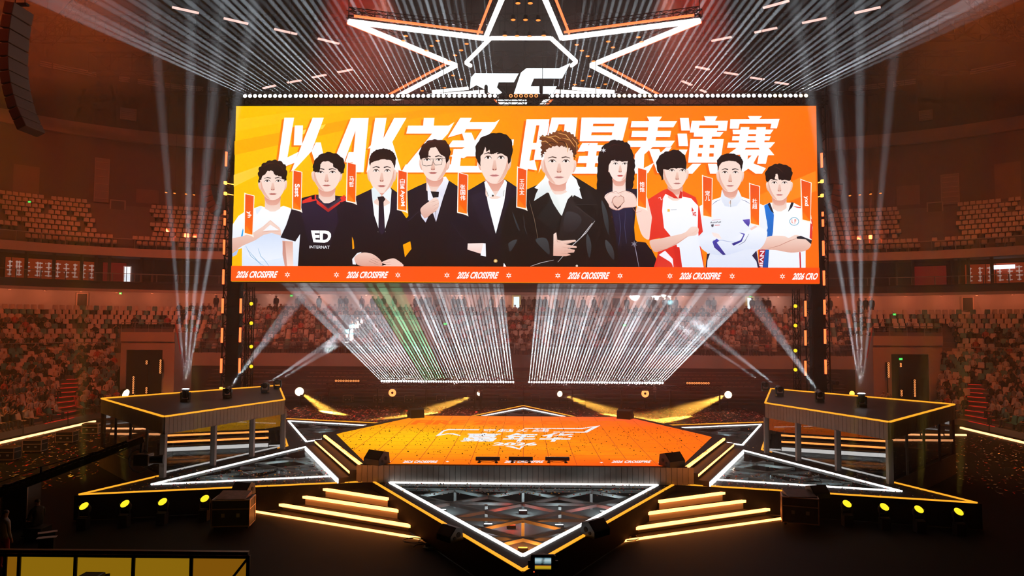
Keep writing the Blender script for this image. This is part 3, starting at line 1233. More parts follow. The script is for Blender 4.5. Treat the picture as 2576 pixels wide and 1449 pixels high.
# ---------------------------------------------------------------- side steps up to the hexagon
for s, nm in ((-1, 'left'), (1, 'right')):
    st = thing('side_steps', 'two lit steps up to the hexagon on the %s' % nm, 'steps', (s * 9, 31, ZS))
    a, b = Vector((s * 6.33, 27.42, 0)), Vector((s * 10.05, 34.9, 0))
    d = (b - a).normalized()
    o = Vector((d.y, -d.x, 0)) * s
    if o.x * s < 0:
        o = -o
    for k, (w0, w1, zt) in enumerate(((0.0, .42, 1.37), (.42, .84, 1.12))):
        q = [a + o * w0 + d * .1, b + o * w0 - d * .35, b + o * w1 - d * .45, a + o * w1 + d * .1]
        MB().prism([(p.x, p.y) for p in q], ZS + .01, zt).build('tread', 'dark_carpet', st)
    for w, zt in ((.02, 1.385), (.44, 1.135)):
        p, q = a + o * (w - .06) + d * .15, b + o * (w - .06) - d * .45
        MB().bar((p.x, p.y, zt + .06), (q.x, q.y, zt + .06), .03, .16).build('riser', 'riser_pale', st) if 'riser_pale' in MATS else None
        MB().bar((p.x, p.y, zt + .15), (q.x, q.y, zt + .15), .10, .09).build('step_light', 'led_step', st)
    p, q = a + o * .86 + d * .15, b + o * .86 - d * .45
    MB().bar((p.x, p.y, ZS + .09), (q.x, q.y, ZS + .09), .06, .17).build('white_step_light', mat('led_white_wide', (0, 0, 0), emit=(1, .98, .96), es=3), st)
# ---------------------------------------------------------------- front steps between the star's points
for s, nm in ((-1, 'left'), (1, 'right')):
    st = thing('front_steps', 'four wide black steps edged with glowing yellow light left of the front point' if s < 0 else 'four wide black steps edged with glowing yellow light right of the front point', 'steps', (s * 6, 25, 0))
    inner = lambda y: 5.93 - .607 * (27.46 - y) + .05
    seq = [((4.93, 25.68), (7.71, 27.11), .70), ((4.40, 25.03), (8.68, 27.04), .45), ((3.78, 24.07), (9.68, 26.92), .20), ((3.14, 23.15), (10.08, 26.34), .02)]
    prev = [(5.93, 27.46)]
    for k, (i, o, z) in enumerate(seq):
        if k < 3:
            ni, no = seq[k + 1][0], seq[k + 1][1]
        zt = z
        if k < 3:
            poly = [(i[0], i[1] + .02), (o[0], o[1] + .02), (5.95, 27.40)]
            MB().prism([(s * x, y) for x, y in poly], .015, zt - .03).build('tread', 'dark_carpet', st)
            MB().bar((s * i[0], i[1], (zt - .03) / 2 + .05), (s * o[0], o[1], (zt - .03) / 2 + .05), .03, zt - .14).build('riser', mat('riser_pale', (.24, .22, .20), .6), st)
            MB().bar((s * i[0], i[1] - .03, zt), (s * o[0], o[1] - .03, zt), .11, .09).build('step_light', 'led_step', st)
        else:
            MB().bar((s * i[0], i[1], .03), (s * o[0], o[1], .03), .08, .06).build('step_light', 'led_step', st)

# ---------------------------------------------------------------- glass booths on the side points
for s, nm in ((-1, 'left'), (1, 'right')):
    A, B, D, C = (s * 14.4, 27.9), (s * 11.8, 34.3), (s * 14.8, 42.0), (s * 20.8, 34.25)
    quad = [A, B, D, C]
    bt = thing('glass_booth', 'flat roofed glass walled player booth on the %s side of the stage' % nm, 'booth', (s * 15.5, 34.5, 0))
    MB().prism(quad, 2.62, ZB).build('roof', mat('roof_top', (.03, .025, .022), .5, noise=.3, scale=3), bt)
    for i in range(4):
        a, b = Vector((*quad[i], 0)), Vector((*quad[(i + 1) % 4], 0))
        d = (b - a).normalized()
        out = Vector((d.y, -d.x, 0))
        mid = (a + b) / 2
        if out.dot(mid - Vector((s * 15.5, 34.5, 0))) < 0:
            out = -out
        L = (b - a).length
        mb = MB()
        n = int(L / .2)
        for k in range(n):
            p = a + d * (L * k / n) + out * .03
            q = a + d * (L * (k + .93) / n) + out * .03
            mb.bar((p.x, p.y, 2.96), (q.x, q.y, 2.96), .05, .68)
        mb.build('slatted_fascia', 'slat_grey', bt)
        e = out * .04
        MB().bar((a + e + Vector((0, 0, ZB + .03))), (b + e + Vector((0, 0, ZB + .03))), .07, .06).build('roof_light_strip', 'led_orange', bt)
        z0 = ZS + .03 if i == 0 else .95
        g = MB()
        g.add([(a.x, a.y, z0), (b.x, b.y, z0), (b.x, b.y, 2.63), (a.x, a.y, 2.63)], [(0, 1, 2, 3)])
        g.build('glass_wall', 'booth_glass', bt)
        posts = [0, .37, .70, 1] if i == 0 else [.27, .52, .77]
        for k in posts:
            p = a.lerp(b, k)
            w = .2 if i == 0 else .08
            MB().box((p.x - w / 2, p.y - w / 2, z0 - .02), (p.x + w / 2, p.y + w / 2, 2.63)).build('post', mat('post_grey', (.22, .20, .19), .5), bt)
        if i == 3 or i == 2:
            MB().bar((a.x, a.y, .48), (b.x, b.y, .48), .06, .94).build('base_panel', 'plywood', bt)
    p = (C[0] - s * .1, C[1])
    MB().box((p[0] - .08, p[1] - .08, .95), (p[0] + .08, p[1] + .08, 2.63)).build('post', 'post_grey', bt)
    p = (D[0], D[1])
    MB().box((p[0] - .08, p[1] - .08, .95), (p[0] + .08, p[1] + .08, 2.63)).build('post', 'post_grey', bt)
    MB().prism(inset(quad, .25), .91, .96).build('booth_floor', 'black_matte', bt)
    # desk with monitors inside
    a, b = Vector((s * 16.2, 31.5, 0)), Vector((s * 14.2, 37.5, 0))
    MB().bar((a.x, a.y, 1.65), (b.x, b.y, 1.65), .8, .06).bar((a.x, a.y, 1.28), (a.x, a.y + .1, 1.28), .7, .7).bar((b.x, b.y - .1, 1.28), (b.x, b.y, 1.28), .7, .7).build('desk', 'black_matte', bt)

# ---------------------------------------------------------------- loudspeakers, bars, cases on and around the stage
def wedge(p, rot, sc, label):
    t = thing('floor_monitor', label, 'loudspeaker', p, 'wedge loudspeakers on the stage')
    prof = [(-.45, 0), (.45, 0), (.45, .30), (.05, .72), (-.35, .62)]
    mb = MB()
    m = Matrix.Translation(Vector(p)) @ Matrix.Rotation(rot, 4, 'Z') @ Matrix.Scale(sc, 4)
    w = .55
    n = len(prof)
    mb.add([m @ Vector((x, y, z)) for x in (-w, w) for y, z in prof], [tuple(range(n)), tuple(range(2 * n - 1, n - 1, -1))] + [(i, n + i, n + (i + 1) % n, (i + 1) % n) for i in range(n)])
    mb.build('cabinet', 'black_plastic', t)
    g = MB()
    y0, z0, y1, z1 = .45, .30, .05, .72
    g.add([m @ Vector((x, y + .012, z + .012)) for x, y, z in ((-.48, y0 - .04, z0 + .04), (.48, y0 - .04, z0 + .04), (.48, y1 + .04, z1 - .04), (-.48, y1 + .04, z1 - .04))], [(0, 1, 2, 3)])
    g.build('grille', mat('grille', (.05, .045, .04), .6), t)
    for s in (-1, 1):
        h = MB()
        h.lathe([(.075, 0), (.075, .012)], m @ Vector((s * .55, -.1, .33)), m.to_3x3() @ Vector((s, 0, 0)), 12)
        h.lathe([(.05, 0), (.05, .012)], m @ Vector((s * .55, .16, .2)), m.to_3x3() @ Vector((s, 0, 0)), 12)
        h.build('port', 'black_matte', t)
    return t


for px, py, z, rot, sc, lb in ((948, 1166, ZH, 2.6, .72, 'black wedge loudspeaker on the front left corner of the orange LED floor'), (1690, 1171, ZH, -2.6, .72, 'black wedge loudspeaker on the front right corner of the orange LED floor'),
                               (1046, 1050, ZH, .5, .75, 'black wedge loudspeaker on the back left corner of the orange LED floor'), (1573, 1053, ZH, -.5, .75, 'black wedge loudspeaker on the back right corner of the orange LED floor'),
                               (1132, 1357, ZS, 2.4, .55, 'dark loudspeaker on the edge left of the front point of the star'), (1497, 1345, ZS, -2.4, .62, 'dark loudspeaker on the edge right of the front point of the star'),
                               (612, 1243, ZS, 2.9, .6, 'dark loudspeaker on the orange edge behind the left flight case'), (2056, 1250, ZS, -2.9, .6, 'dark loudspeaker on the orange edge behind the right flight case')):
    p = G(px, py, z)
    wedge((p.x, p.y, z), rot, sc, lb)
for px, lb in ((1227, 'left one of three low black light bars at the front of the LED floor'), (1310, 'middle one of three low black light bars at the front of the LED floor'), (1402, 'right one of three low black light bars at the front of the LED floor')):
    p = G(px, 1164, ZH)
    t = thing('light_bar', lb, 'stage light', (p.x, p.y, ZH), 'low light bars')
    MB().bevbox((p.x - .48, p.y - .09, ZH + .09), (p.x + .48, p.y + .09, ZH + .22), .015).build('housing', 'black_metal', t)
    MB().box((p.x - .45, p.y - .05, ZH + .221), (p.x + .45, p.y + .05, ZH + .226)).build('lens_strip', 'lens_dark', t)
    for k in (-.34, .34):
        MB().box((p.x + k - .06, p.y - .12, ZH + .003), (p.x + k + .06, p.y + .12, ZH + .03)).box((p.x + k - .02, p.y - .03, ZH + .03), (p.x + k + .02, p.y + .03, ZH + .1)).build('foot', 'black_metal', t)
    mb = MB().path([(p.x - .45, p.y, ZH + .1), (p.x - .2, p.y - .05, ZH + .04), (p.x + .1, p.y - .05, ZH + .03), (p.x + .45, p.y, ZH + .1)], .012)
    mb.build('cable', 'black_matte', t)


def flight_case(p, w, d, h, rot, label, group=None, lid=True):
    t = thing('flight_case', label, 'flight case', p, group)
    m = Matrix.Translation(Vector(p)) @ Matrix.Rotation(rot, 4, 'Z')
    MB().box((-w / 2, -d / 2, .12), (w / 2, d / 2, h), 0, m).build('body', 'case_black', t)
    e = MB()
    r = .022
    hh = [(.12), (h * .7), h]
    for z in hh:
        for a, b in (((-w / 2, -d / 2), (w / 2, -d / 2)), ((w / 2, -d / 2), (w / 2, d / 2)), ((w / 2, d / 2), (-w / 2, d / 2)), ((-w / 2, d / 2), (-w / 2, -d / 2))):
            e.bar(m @ Vector((*a, z)), m @ Vector((*b, z)), r * 1.6, r * 1.6)
    for x in (-w / 2, w / 2):
        for y in (-d / 2, d / 2):
            e.bar(m @ Vector((x, y, .12)), m @ Vector((x, y, h)), r * 1.6, r * 1.6)
    e.build('edge_frame', mat('case_edge', (.50, .36, .28), .4, .5), t)
    hd = MB()
    for x in (-w * .2, w * .2):
        hd.box((x - .06, -d / 2 - .012, h * .42), (x + .06, -d / 2, h * .55), 0, m)
    for q in hd.v and [0]:
        pass
    hd.build('handle_plate', 'aluminium', t)
    for x in (-w / 2 + .1, w / 2 - .1):
        for y in (-d / 2 + .1, d / 2 - .1):
            c = m @ Vector((x, y, .055))
            MB().lathe([(.05, -.02), (.055, 0), (.05, .02)], c, m.to_3x3() @ Vector((0, 1, 0)), 10).box((-.03, -.03, .0), (.03, .03, .07), 0, Matrix.Translation(c)).build('caster', 'black_metal', t)
    return t


p = G(587, 1325, 0)
flight_case((p.x, p.y, 0), 1.25, .75, 1.0, .12, 'large black flight case with a paper covered top left of the front steps')
c = MB()
for k in range(3):
    c.bevbox((p.x - .5 + k * .33, p.y - .3, 1.03), (p.x - .2 + k * .33, p.y + .3, 1.06 + .03 * (k % 2)), .01)
tag(MB().add([(p.x - .52, p.y - .33, 1.035), (p.x + .5, p.y - .33, 1.035), (p.x + .5, p.y + .3, 1.18), (p.x - .52, p.y + .3, 1.18), (p.x - .52, p.y - .33, 1.02), (p.x + .5, p.y - .33, 1.02), (p.x + .5, p.y + .3, 1.02), (p.x - .52, p.y + .3, 1.02)],
             [(0, 1, 2, 3), (0, 4, 5, 1), (1, 5, 6, 2), (2, 6, 7, 3), (3, 7, 4, 0)]).build('control_desk', mat('desk_top', (.40, .20, .15), .6, noise=.4, scale=7)), 'tilted pale control desk lying on the left flight case', 'console')
p = G(2012, 1318, 0)
flight_case((p.x, p.y, 0), 1.2, .75, 1.0, -.3, 'large black flight case right of the front steps')
tag(MB().add([(p.x - .5, p.y - .33, 1.035), (p.x + .5, p.y - .33, 1.035), (p.x + .5, p.y + .3, 1.16), (p.x - .5, p.y + .3, 1.16), (p.x - .5, p.y - .33, 1.02), (p.x + .5, p.y - .33, 1.02), (p.x + .5, p.y + .3, 1.02), (p.x - .5, p.y + .3, 1.02)],
             [(0, 1, 2, 3), (0, 4, 5, 1), (1, 5, 6, 2), (2, 6, 7, 3), (3, 7, 4, 0)]).build('control_desk', mat('desk_dark', (.14, .09, .07), .6, noise=.4, scale=7)), 'dark control desk lying on the right flight case', 'console')
ords = ['first', 'second', 'third', 'fourth', 'fifth', 'sixth', 'seventh', 'eighth', 'ninth', 'tenth', 'eleventh', 'twelfth', 'thirteenth', 'fourteenth']
for k, px in enumerate((801, 876, 953, 1030, 1110, 1187, 1267, 1347, 1423, 1506, 1587, 1668, 1745, 1834)):
    p = G(px, 1014, 0)
    flight_case((p.x, p.y, 0), .78, .6, .68, 0, 'small flight case, the %s from the left in the row behind the stage' % ords[k], 'flight cases behind the stage')
for k, (px, py) in enumerate(((232, 1093), (168, 1115), (88, 1138), (18, 1160))):
    p = G(px, py, 0)
    flight_case((p.x, p.y, 0), .95, .6, .7, .1, 'flight case, the %s from the left booth along the left light strip' % ords[k], 'flight cases along the left light strip')
# floor light strips at the feet of the side stands
for s, nm in ((-1, 'left'), (1, 'right')):
    t = thing('floor_light_strip', 'bright orange light strip on the floor below the %s stand' % nm, 'light strip', (s * 30.6, 40, 0), 'orange floor light strips')
    for k in range(6):
        y = 31.5 + k * 2.98
        MB().bar((s * 30.4, y, .06), (s * 30.4, y + 2.9, .06), .14, .11).build('tube', 'led_core', t)
    for k in range(4):
        y = 34 + k * 4.2
        MB().bar((s * 30.55, y, 0), (s * 30.8, y + .3, 1.0), .05, .05).build('stand_pole', 'black_metal', t)
    t = thing('glass_reflection_strip', 'glowing orange strip added behind the %s booth for a reflection in its glass' % nm, 'light strip', (s * 26, 46, 0))  # stands in for the floor strip's reflection in the booth glass
    for k in range(3):
        MB().bar((s * (24.4 + k * 1.5), 46.1, .06), (s * (25.7 + k * 1.5), 46.0, .06), .12, .10).build('tube', 'led_core', t)
# ================================================================== the big LED screen and the picture it shows
SY = 46.0
scr = thing('led_screen', 'huge bright LED screen with white Chinese title and ten portraits on orange', 'screen', (0, SY + .2, 9.82))
tl, tr, br, bl = V(593, 267, SY), V(2052, 267, SY), V(2060, 714, SY), V(583, 709, SY)
x0, x1, z0, z1 = -19.5, 19.42, 9.83, 21.72
MB().box((x0 - .05, SY + .06, z0 - .05), (x1 + .05, SY + .45, z1 + .05)).build('cabinet', 'black_plastic', scr)
vcol_mat('screen_picture', 1.18, True)
vcol_mat('screen_layer', 1.15, False)


def mixc(a, b, t):
    t = max(0, min(1, t))
    return tuple(x + (y - x) * t for x, y in zip(a, b))


def bg_col(u, v):                     # u right, v down, 0..1
    c = mixc(lin('FFC400'), lin('FF8A00'), (u - .10) / .5)
    c = mixc(c, lin('FF6A08'), (u - .62) / .42)
    c = mixc(c, lin('FF7A00'), max(0, .35 - v) * 1.6 * max(0, u - .1))
    c = mixc(c, lin('FFB400'), max(0, 1 - abs(v - .62) / .35) * .55 * max(0, 1 - abs(u - .45) / .5))
    return c


NX, NY = 44, 16
vs, fs, cs = [], [], []
for j in range(NY + 1):
    for i in range(NX + 1):
        u, v = i / NX, j / NY
        vs.append((x0 + (x1 - x0) * u, SY, z1 + (z0 - z1) * v))
        cs.append(bg_col(u, v))
for j in range(NY):
    for i in range(NX):
        a = j * (NX + 1) + i
        fs.append((a, a + NX + 1, a + NX + 2, a + 1))
vpoly_mesh('display', [(vs, fs, cs)], 'screen_picture', scr)


class Layer:
    """flat artwork shown on the screen; every shape lies a few millimetres in front of the one before"""
    depth = 0

    def __init__(s, tf=lambda u, v: (u, v)):
        s.items, s.tf = [], tf

    def poly(s, pts, c, c2=None, smooth=False, axis=1, keep=False):
        pts = [s.tf(*p) for p in pts]
        if smooth:
            out = []
            n = len(pts)
            for i in range(n):
                p0, p1, p2, p3 = [Vector(pts[(i + k) % n]) for k in (-1, 0, 1, 2)]
                for t in (0, .25, .5, .75):
                    out.append(.5 * ((2 * p1) + (p2 - p0) * t + (2 * p0 - 5 * p1 + 4 * p2 - p3) * t * t + (3 * p1 - p0 - 3 * p2 + p3) * t ** 3))
            pts = [(p.x, p.y) for p in out]
        if not keep:
            Layer.depth += 1
        y = SY - .0005 * Layer.depth
        q = [Vector((p[0], -p[1], 0)) for p in pts]
        tri = tessellate_polygon([q])
        c, c2 = lin(c), lin(c2) if c2 else None
        lo, hi = min(p[axis] for p in pts), max(p[axis] for p in pts)
        cols = [c if c2 is None else mixc(c, c2, (p[axis] - lo) / max(1e-6, hi - lo)) for p in pts]
        w = [V(p[0], p[1], SY) for p in pts]
        s.items.append(([(a.x, y, max(a.z, z0 + .02)) for a in w], tri, cols))

    def ell(s, cx, cy, rx, ry, c, c2=None, n=18, a0=0, keep=False):
        s.poly([(cx + rx * math.cos(2 * PI * i / n), cy + ry * math.sin(2 * PI * i / n)) for i in range(n)], c, c2, keep=keep)

    def line(s, pts, w, c, keep=False):
        L, Rr = [], []
        for i, p in enumerate(pts):
            a, b = Vector(pts[max(0, i - 1)]), Vector(pts[min(len(pts) - 1, i + 1)])
            d = (b - a).normalized()
            k = w / 2 * (1 if 0 < i < len(pts) - 1 else .45)
            L.append((p[0] - d.y * k, p[1] + d.x * k))
            Rr.append((p[0] + d.y * k, p[1] - d.x * k))
        s.poly(L + Rr[::-1], c, keep=keep)

    def text(s, string, quad, c, shear=0, bold=.02):
        """quad: lower left, lower right, upper right, upper left in photo px"""
        v, f = text_tris(string, shear, bold)
        Layer.depth += 1
        y = SY - .0005 * Layer.depth
        a, b, cc, d = [Vector(s.tf(*q)) for q in quad]
        out = []
        for u, w in v:
            p = a.lerp(b, u).lerp(d.lerp(cc, u), w)
            q = V(p.x, p.y, SY)
            out.append((q.x, y, q.z))
        s.items.append((out, f, [lin(c)] * len(out)))

    def done(s, name, parent=None, label=None):
        o = vpoly_mesh(name, s.items, 'screen_layer', parent or scr)
        if label:
            o['label'] = label
        return o


# pale streaks over the background
for pts, c, c2 in (([(590, 390), (900, 320), (1240, 268), (1130, 268), (880, 300), (590, 355)], 'FFB400', 'FF9A00'), ([(596, 300), (800, 272), (930, 268), (596, 330)], 'FFCB10', 'FFC000'),
                   ([(588, 440), (700, 400), (700, 415), (588, 470)], 'FFD040', 'FFCC20'), ([(2052, 430), (1840, 520), (1900, 540), (2054, 480)], 'FF8A14', 'FF8C1C'),
                   ([(735, 335), (820, 312), (812, 324), (735, 345)], 'FFE070', 'FFD840'), ([(586, 560), (760, 430), (900, 420), (586, 690)], 'FFC000', 'FFB800')):
    L = Layer()
    L.poly(pts, c, c2, axis=0)
    L.done('light_streak')

# ---- the title, traced stroke by stroke from two enlargements
ZA = lambda u, v: (680 + u / 3.903, 270 + v / 3.903)
ZB_ = lambda u, v: (1290 + u / 3.628, 270 + v / 3.628)
TA = [[(138, 102), (234, 102), (168, 492), (277, 437), (240, 545), (66, 610)], [(240, 178), (321, 178), (312, 373), (230, 373)], [(416, 102), (526, 102), (405, 432), (240, 610), (205, 628)],
      [(447, 345), (495, 345), (560, 640), (470, 640), (405, 432)],
      [(792, 106), (880, 106), (690, 640), (575, 640)], [(848, 106), (966, 104), (915, 638), (800, 638)], [(880, 106), (848, 205), (700, 106)][:0] or [(792, 106), (900, 106), (846, 230), (760, 200)], [(770, 440), (830, 440), (820, 540), (735, 540)],
      [(1030, 104), (1142, 104), (1058, 638), (945, 638)], [(1012, 345), (1060, 300), (1030, 400), (955, 405)], [(1216, 104), (1337, 104), (1140, 440), (1060, 400)], [(1110, 380), (1200, 345), (1290, 638), (1140, 638)],
      [(1507, 104), (1612, 104), (1602, 210), (1497, 210)], [(1353, 180), (1750, 180), (1806, 146), (1745, 258), (1335, 258)], [(1610, 180), (1745, 200), (1745, 258), (1420, 600), (1290, 625), (1588, 258)], [(1330, 560), (1795, 560), (1780, 640), (1285, 640)],
      [(1865, 103), (1978, 103), (1905, 250), (1742, 298)], [(1930, 146), (2205, 146), (2252, 118), (2195, 215), (1885, 215)], [(2090, 200), (2200, 200), (2060, 400), (1900, 500), (1760, 480), (2000, 340)], [(1880, 248), (1975, 248), (2010, 330), (1905, 330)],
      [(1790, 325), (2060, 325), (2020, 392), (1740, 392)], [(1826, 408), (2110, 408), (2100, 482), (1800, 482)], [(1800, 408), (1882, 408), (1855, 640), (1757, 640)], [(1850, 575), (2100, 575), (2095, 640), (1757, 640)], [(2040, 480), (2110, 480), (2095, 580), (2030, 580)],
      [(2365, 315), (2392, 315), (2385, 375), (2350, 375)]]
TB = [[(125, 108), (225, 108), (135, 575), (62, 545)], [(140, 108), (335, 108), (325, 165), (200, 165)], [(245, 150), (332, 150), (275, 480), (190, 480)], [(180, 325), (290, 325), (280, 385), (160, 385)], [(130, 490), (200, 480), (222, 575), (65, 552)],
      [(355, 93), (440, 93), (335, 400), (235, 600), (300, 330)], [(355, 93), (590, 93), (575, 155), (400, 155)], [(480, 93), (590, 93), (535, 560), (430, 560)], [(360, 235), (520, 235), (510, 290), (340, 290)],
      [(627, 93), (745, 93), (705, 310), (610, 310)], [(740, 93), (1055, 93), (1030, 150), (730, 150)], [(715, 173), (960, 173), (945, 228), (700, 228)], [(940, 93), (1055, 93), (1000, 310), (890, 310)], [(630, 256), (1010, 256), (985, 310), (610, 310)],
      [(635, 325), (700, 325), (655, 405), (590, 405)], [(620, 345), (880, 345), (860, 400), (600, 400)], [(605, 445), (820, 440), (800, 510), (590, 510)], [(540, 545), (800, 545), (780, 605), (525, 605)], [(700, 325), (775, 325), (740, 605), (660, 605)],
      [(1225, 85), (1362, 85), (1335, 125), (1300, 320), (1215, 320), (1245, 125)], [(1085, 125), (1500, 125), (1465, 183), (1075, 183)], [(1090, 215), (1445, 215), (1435, 272), (1080, 272)], [(1050, 305), (1480, 305), (1440, 362), (1035, 362)],
      [(1180, 350), (1290, 350), (1200, 430), (1195, 555), (1290, 505), (1235, 600), (1095, 605), (1115, 430)], [(1240, 380), (1335, 380), (1430, 600), (1320, 600)], [(1400, 365), (1450, 365), (1370, 470), (1320, 440)],
      [(1525, 97), (1605, 97), (1618, 212), (1538, 212)], [(1503, 240), (1588, 240), (1600, 355), (1515, 355)], [(1520, 385), (1595, 385), (1500, 600), (1420, 600)],
      [(1745, 82), (1868, 82), (1845, 125), (1760, 125)], [(1635, 122), (1963, 122), (1955, 165), (1625, 165)], [(1635, 122), (1712, 122), (1690, 230), (1615, 230)], [(1880, 122), (1963, 122), (1950, 215), (1870, 215)], [(1700, 190), (1880, 190), (1860, 225), (1690, 225)],
      [(1655, 225), (1925, 225), (1890, 268), (1650, 268)], [(1740, 225), (1830, 225), (1810, 300), (1730, 300)], [(1620, 290), (1925, 290), (1910, 343), (1615, 343)], [(1620, 290), (1705, 290), (1680, 505), (1600, 505)], [(1840, 290), (1925, 290), (1895, 505), (1830, 505)],
      [(1745, 290), (1800, 290), (1790, 505), (1715, 505)], [(1612, 370), (1910, 370), (1905, 420), (1608, 420)], [(1605, 450), (1900, 450), (1895, 505), (1600, 505)], [(1640, 515), (1720, 515), (1640, 605), (1545, 605)], [(1780, 515), (1860, 515), (1890, 605), (1800, 605)],
      [(2145, 80), (2275, 80), (2245, 112), (2165, 112)], [(1985, 108), (2435, 105), (2410, 192), (2350, 192), (2360, 150), (2070, 150), (2060, 195), (1980, 195)], [(2005, 205), (2380, 203), (2350, 245), (2010, 245)], [(2005, 262), (2355, 262), (2340, 303), (2000, 303)],
      [(1965, 322), (2395, 318), (2350, 370), (1955, 370)], [(2080, 180), (2160, 180), (2130, 370), (2055, 370)], [(2225, 180), (2310, 180), (2290, 370), (2210, 370)], [(2050, 365), (2130, 365), (2085, 432), (1950, 437)], [(2240, 365), (2330, 365), (2388, 437), (2290, 437)],
      [(2085, 385), (2340, 385), (2332, 440), (2080, 440)], [(2085, 385), (2155, 385), (2135, 520), (2060, 520)], [(2255, 385), (2340, 385), (2310, 515), (2230, 515)], [(2180, 440), (2235, 440), (2180, 540), (2090, 600), (2040, 570)], [(2190, 510), (2310, 555), (2275, 605), (2215, 605), (2138, 552)]]
Ls = Layer()
Lt = Layer()
Layer.depth += 1
for k, (tf, T) in enumerate(((ZA, TA), (ZB_, TB))):
    for p in T:
        Ls.poly([(tf(*q)[0] - 6, tf(*q)[1] + 4) for q in p], 'FF7A00' if k == 0 else 'F76400', keep=True)
Layer.depth += 1
for tf, T in ((ZA, TA), (ZB_, TB)):
    for p in T:
        Lt.poly([tf(*q) for q in p], 'FFFFFF', keep=True)
Ls.done('title_shadow')
Lt.done('title_lettering', label='large white slanted Chinese title')

# ---- portraits
SK, SK2, LIP, DK = 'F8DCCF', 'E2AA97', 'C87870', '140C10'


def face(L, cx, ey, chin, hw, mouth=None, skin=SK, shade=SK2, ears=True, lip=LIP, turn=0, brow=DK, neck=None, shade_side=1, eyes=.8):
    """a drawn face: jaw, ears, brows, eyes, nose, mouth; turn shifts the features sideways"""
    top = ey - (chin - ey) * .85
    h = chin - ey
    nw = hw * .62
    nb = neck or chin + h * .55
    L.poly([(cx - nw, chin - h * .35), (cx + nw, chin - h * .35), (cx + nw * 1.02, nb - 4), (cx + nw * .3, nb + 4), (cx - nw * .3, nb + 4), (cx - nw * 1.02, nb - 4)], shade, skin)
    L.poly([(cx - nw, chin - h * .2), (cx + nw, chin - h * .2), (cx + nw * .7, chin + h * .22), (cx, chin + h * .30), (cx - nw * .7, chin + h * .22)], 'D98F7C', 'E9AE9C', smooth=True)
    if ears:
        for s in (-1, 1):
            L.poly([(cx + s * hw * .95, ey - 1), (cx + s * hw * 1.17, ey + h * .02), (cx + s * hw * 1.12, ey + h * .35), (cx + s * hw * .93, ey + h * .48)], skin, shade, smooth=True)
    f = [(cx, top), (cx + hw * .75, top + h * .18), (cx + hw, ey), (cx + hw * .95, ey + h * .45), (cx + hw * .62, ey + h * .83), (cx + hw * .22, chin), (cx - hw * .22, chin), (cx - hw * .62, ey + h * .83), (cx - hw * .95, ey + h * .45), (cx - hw, ey), (cx - hw * .75, top + h * .18)]
    L.poly(f, skin, skin, smooth=True)
    s = shade_side
    L.poly([(cx + s * hw * .98, ey - h * .1), (cx + s * hw * .93, ey + h * .45), (cx + s * hw * .6, ey + h * .82), (cx + s * hw * .2, chin - 1), (cx + s * hw * .5, ey + h * .7), (cx + s * hw * .78, ey + h * .35)], shade, 'EBBBA9', smooth=True)
    fx = cx + turn * hw
    for q in (-1, 1):
        ex = fx + q * hw * .45
        L.poly([(ex - hw * .29, ey - h * .16 + (1 if q < 0 else -.5)), (ex - q * hw * .02, ey - h * .215), (ex + hw * .29, ey - h * .16 + (1 if q > 0 else -.5)), (ex + hw * .27, ey - h * .125), (ex, ey - h * .165), (ex - hw * .27, ey - h * .125)], brow)
        L.poly([(ex - hw * .22, ey + h * .02), (ex, ey - h * .06 * eyes), (ex + hw * .22, ey + h * .02), (ex, ey + h * .06 * eyes)], 'FFF6F2', smooth=True)
        L.ell(ex, ey, hw * .085, h * .055 * eyes, '1A0E0C')
        L.line([(ex - hw * .25, ey + h * .03), (ex - hw * .1, ey - h * .055), (ex + hw * .12, ey - h * .055), (ex + hw * .26, ey + h * .03)], max(.9, h * .035), '2A1614')
    ny = ey + h * .44
    L.poly([(fx - hw * .06, ey + h * .1), (fx + hw * .08, ey + h * .1), (fx + hw * .17, ny), (fx, ny + h * .05), (fx - hw * .17, ny)], 'EFC8B8', 'E2AE9B')
    L.poly([(fx - hw * .17, ny), (fx, ny + h * .015), (fx + hw * .17, ny), (fx + hw * .1, ny + h * .06), (fx - hw * .1, ny + h * .06)], 'D99684')
    for q in (-1, 1):
        L.ell(fx + q * hw * .09, ny + h * .02, hw * .045, h * .022, '8A4A3E', n=8)
    my = mouth or ey + h * .69
    L.poly([(fx - hw * .32, my), (fx - hw * .1, my - h * .045), (fx, my - h * .03), (fx + hw * .1, my - h * .045), (fx + hw * .32, my), (fx + hw * .15, my + h * .055), (fx - hw * .15, my + h * .055)], lip)
    L.line([(fx - hw * .33, my), (fx, my + h * .008), (fx + hw * .33, my)], max(.8, h * .025), '8E4A48')


def spiky(pts, n=3, amp=4, seed=1):
    """roughen a hair outline between its points"""
    rr = random.Random(seed)
    out = []
    for a, b in zip(pts, pts[1:] + pts[:1]):
        out.append(a)
        for k in range(1, n):
            t = k / n
            j = (amp if k % 2 else -amp * .4) * rr.uniform(.4, 1)
            d = Vector((b[0] - a[0], b[1] - a[1]))
            nn = Vector((d.y, -d.x)).normalized() if d.length > 1e-6 else Vector((0, 0))
            out.append((a[0] + d.x * t + nn.x * j, a[1] + d.y * t + nn.y * j))
    return out


def tz(x, y, sc):
    return lambda u, v: (x + u / sc, y + v / sc)


def P(tf, pts):
    return [tf(*p) for p in pts]


z2, z3, z4, z5, z6, z7 = tz(580, 380, 4.83), tz(820, 340, 4.262), tz(1010, 320, 4.025), tz(1260, 310, 3.917), tz(1460, 330, 4.141), tz(1740, 360, 4.025)
BOT = 673
Layer.depth = 30
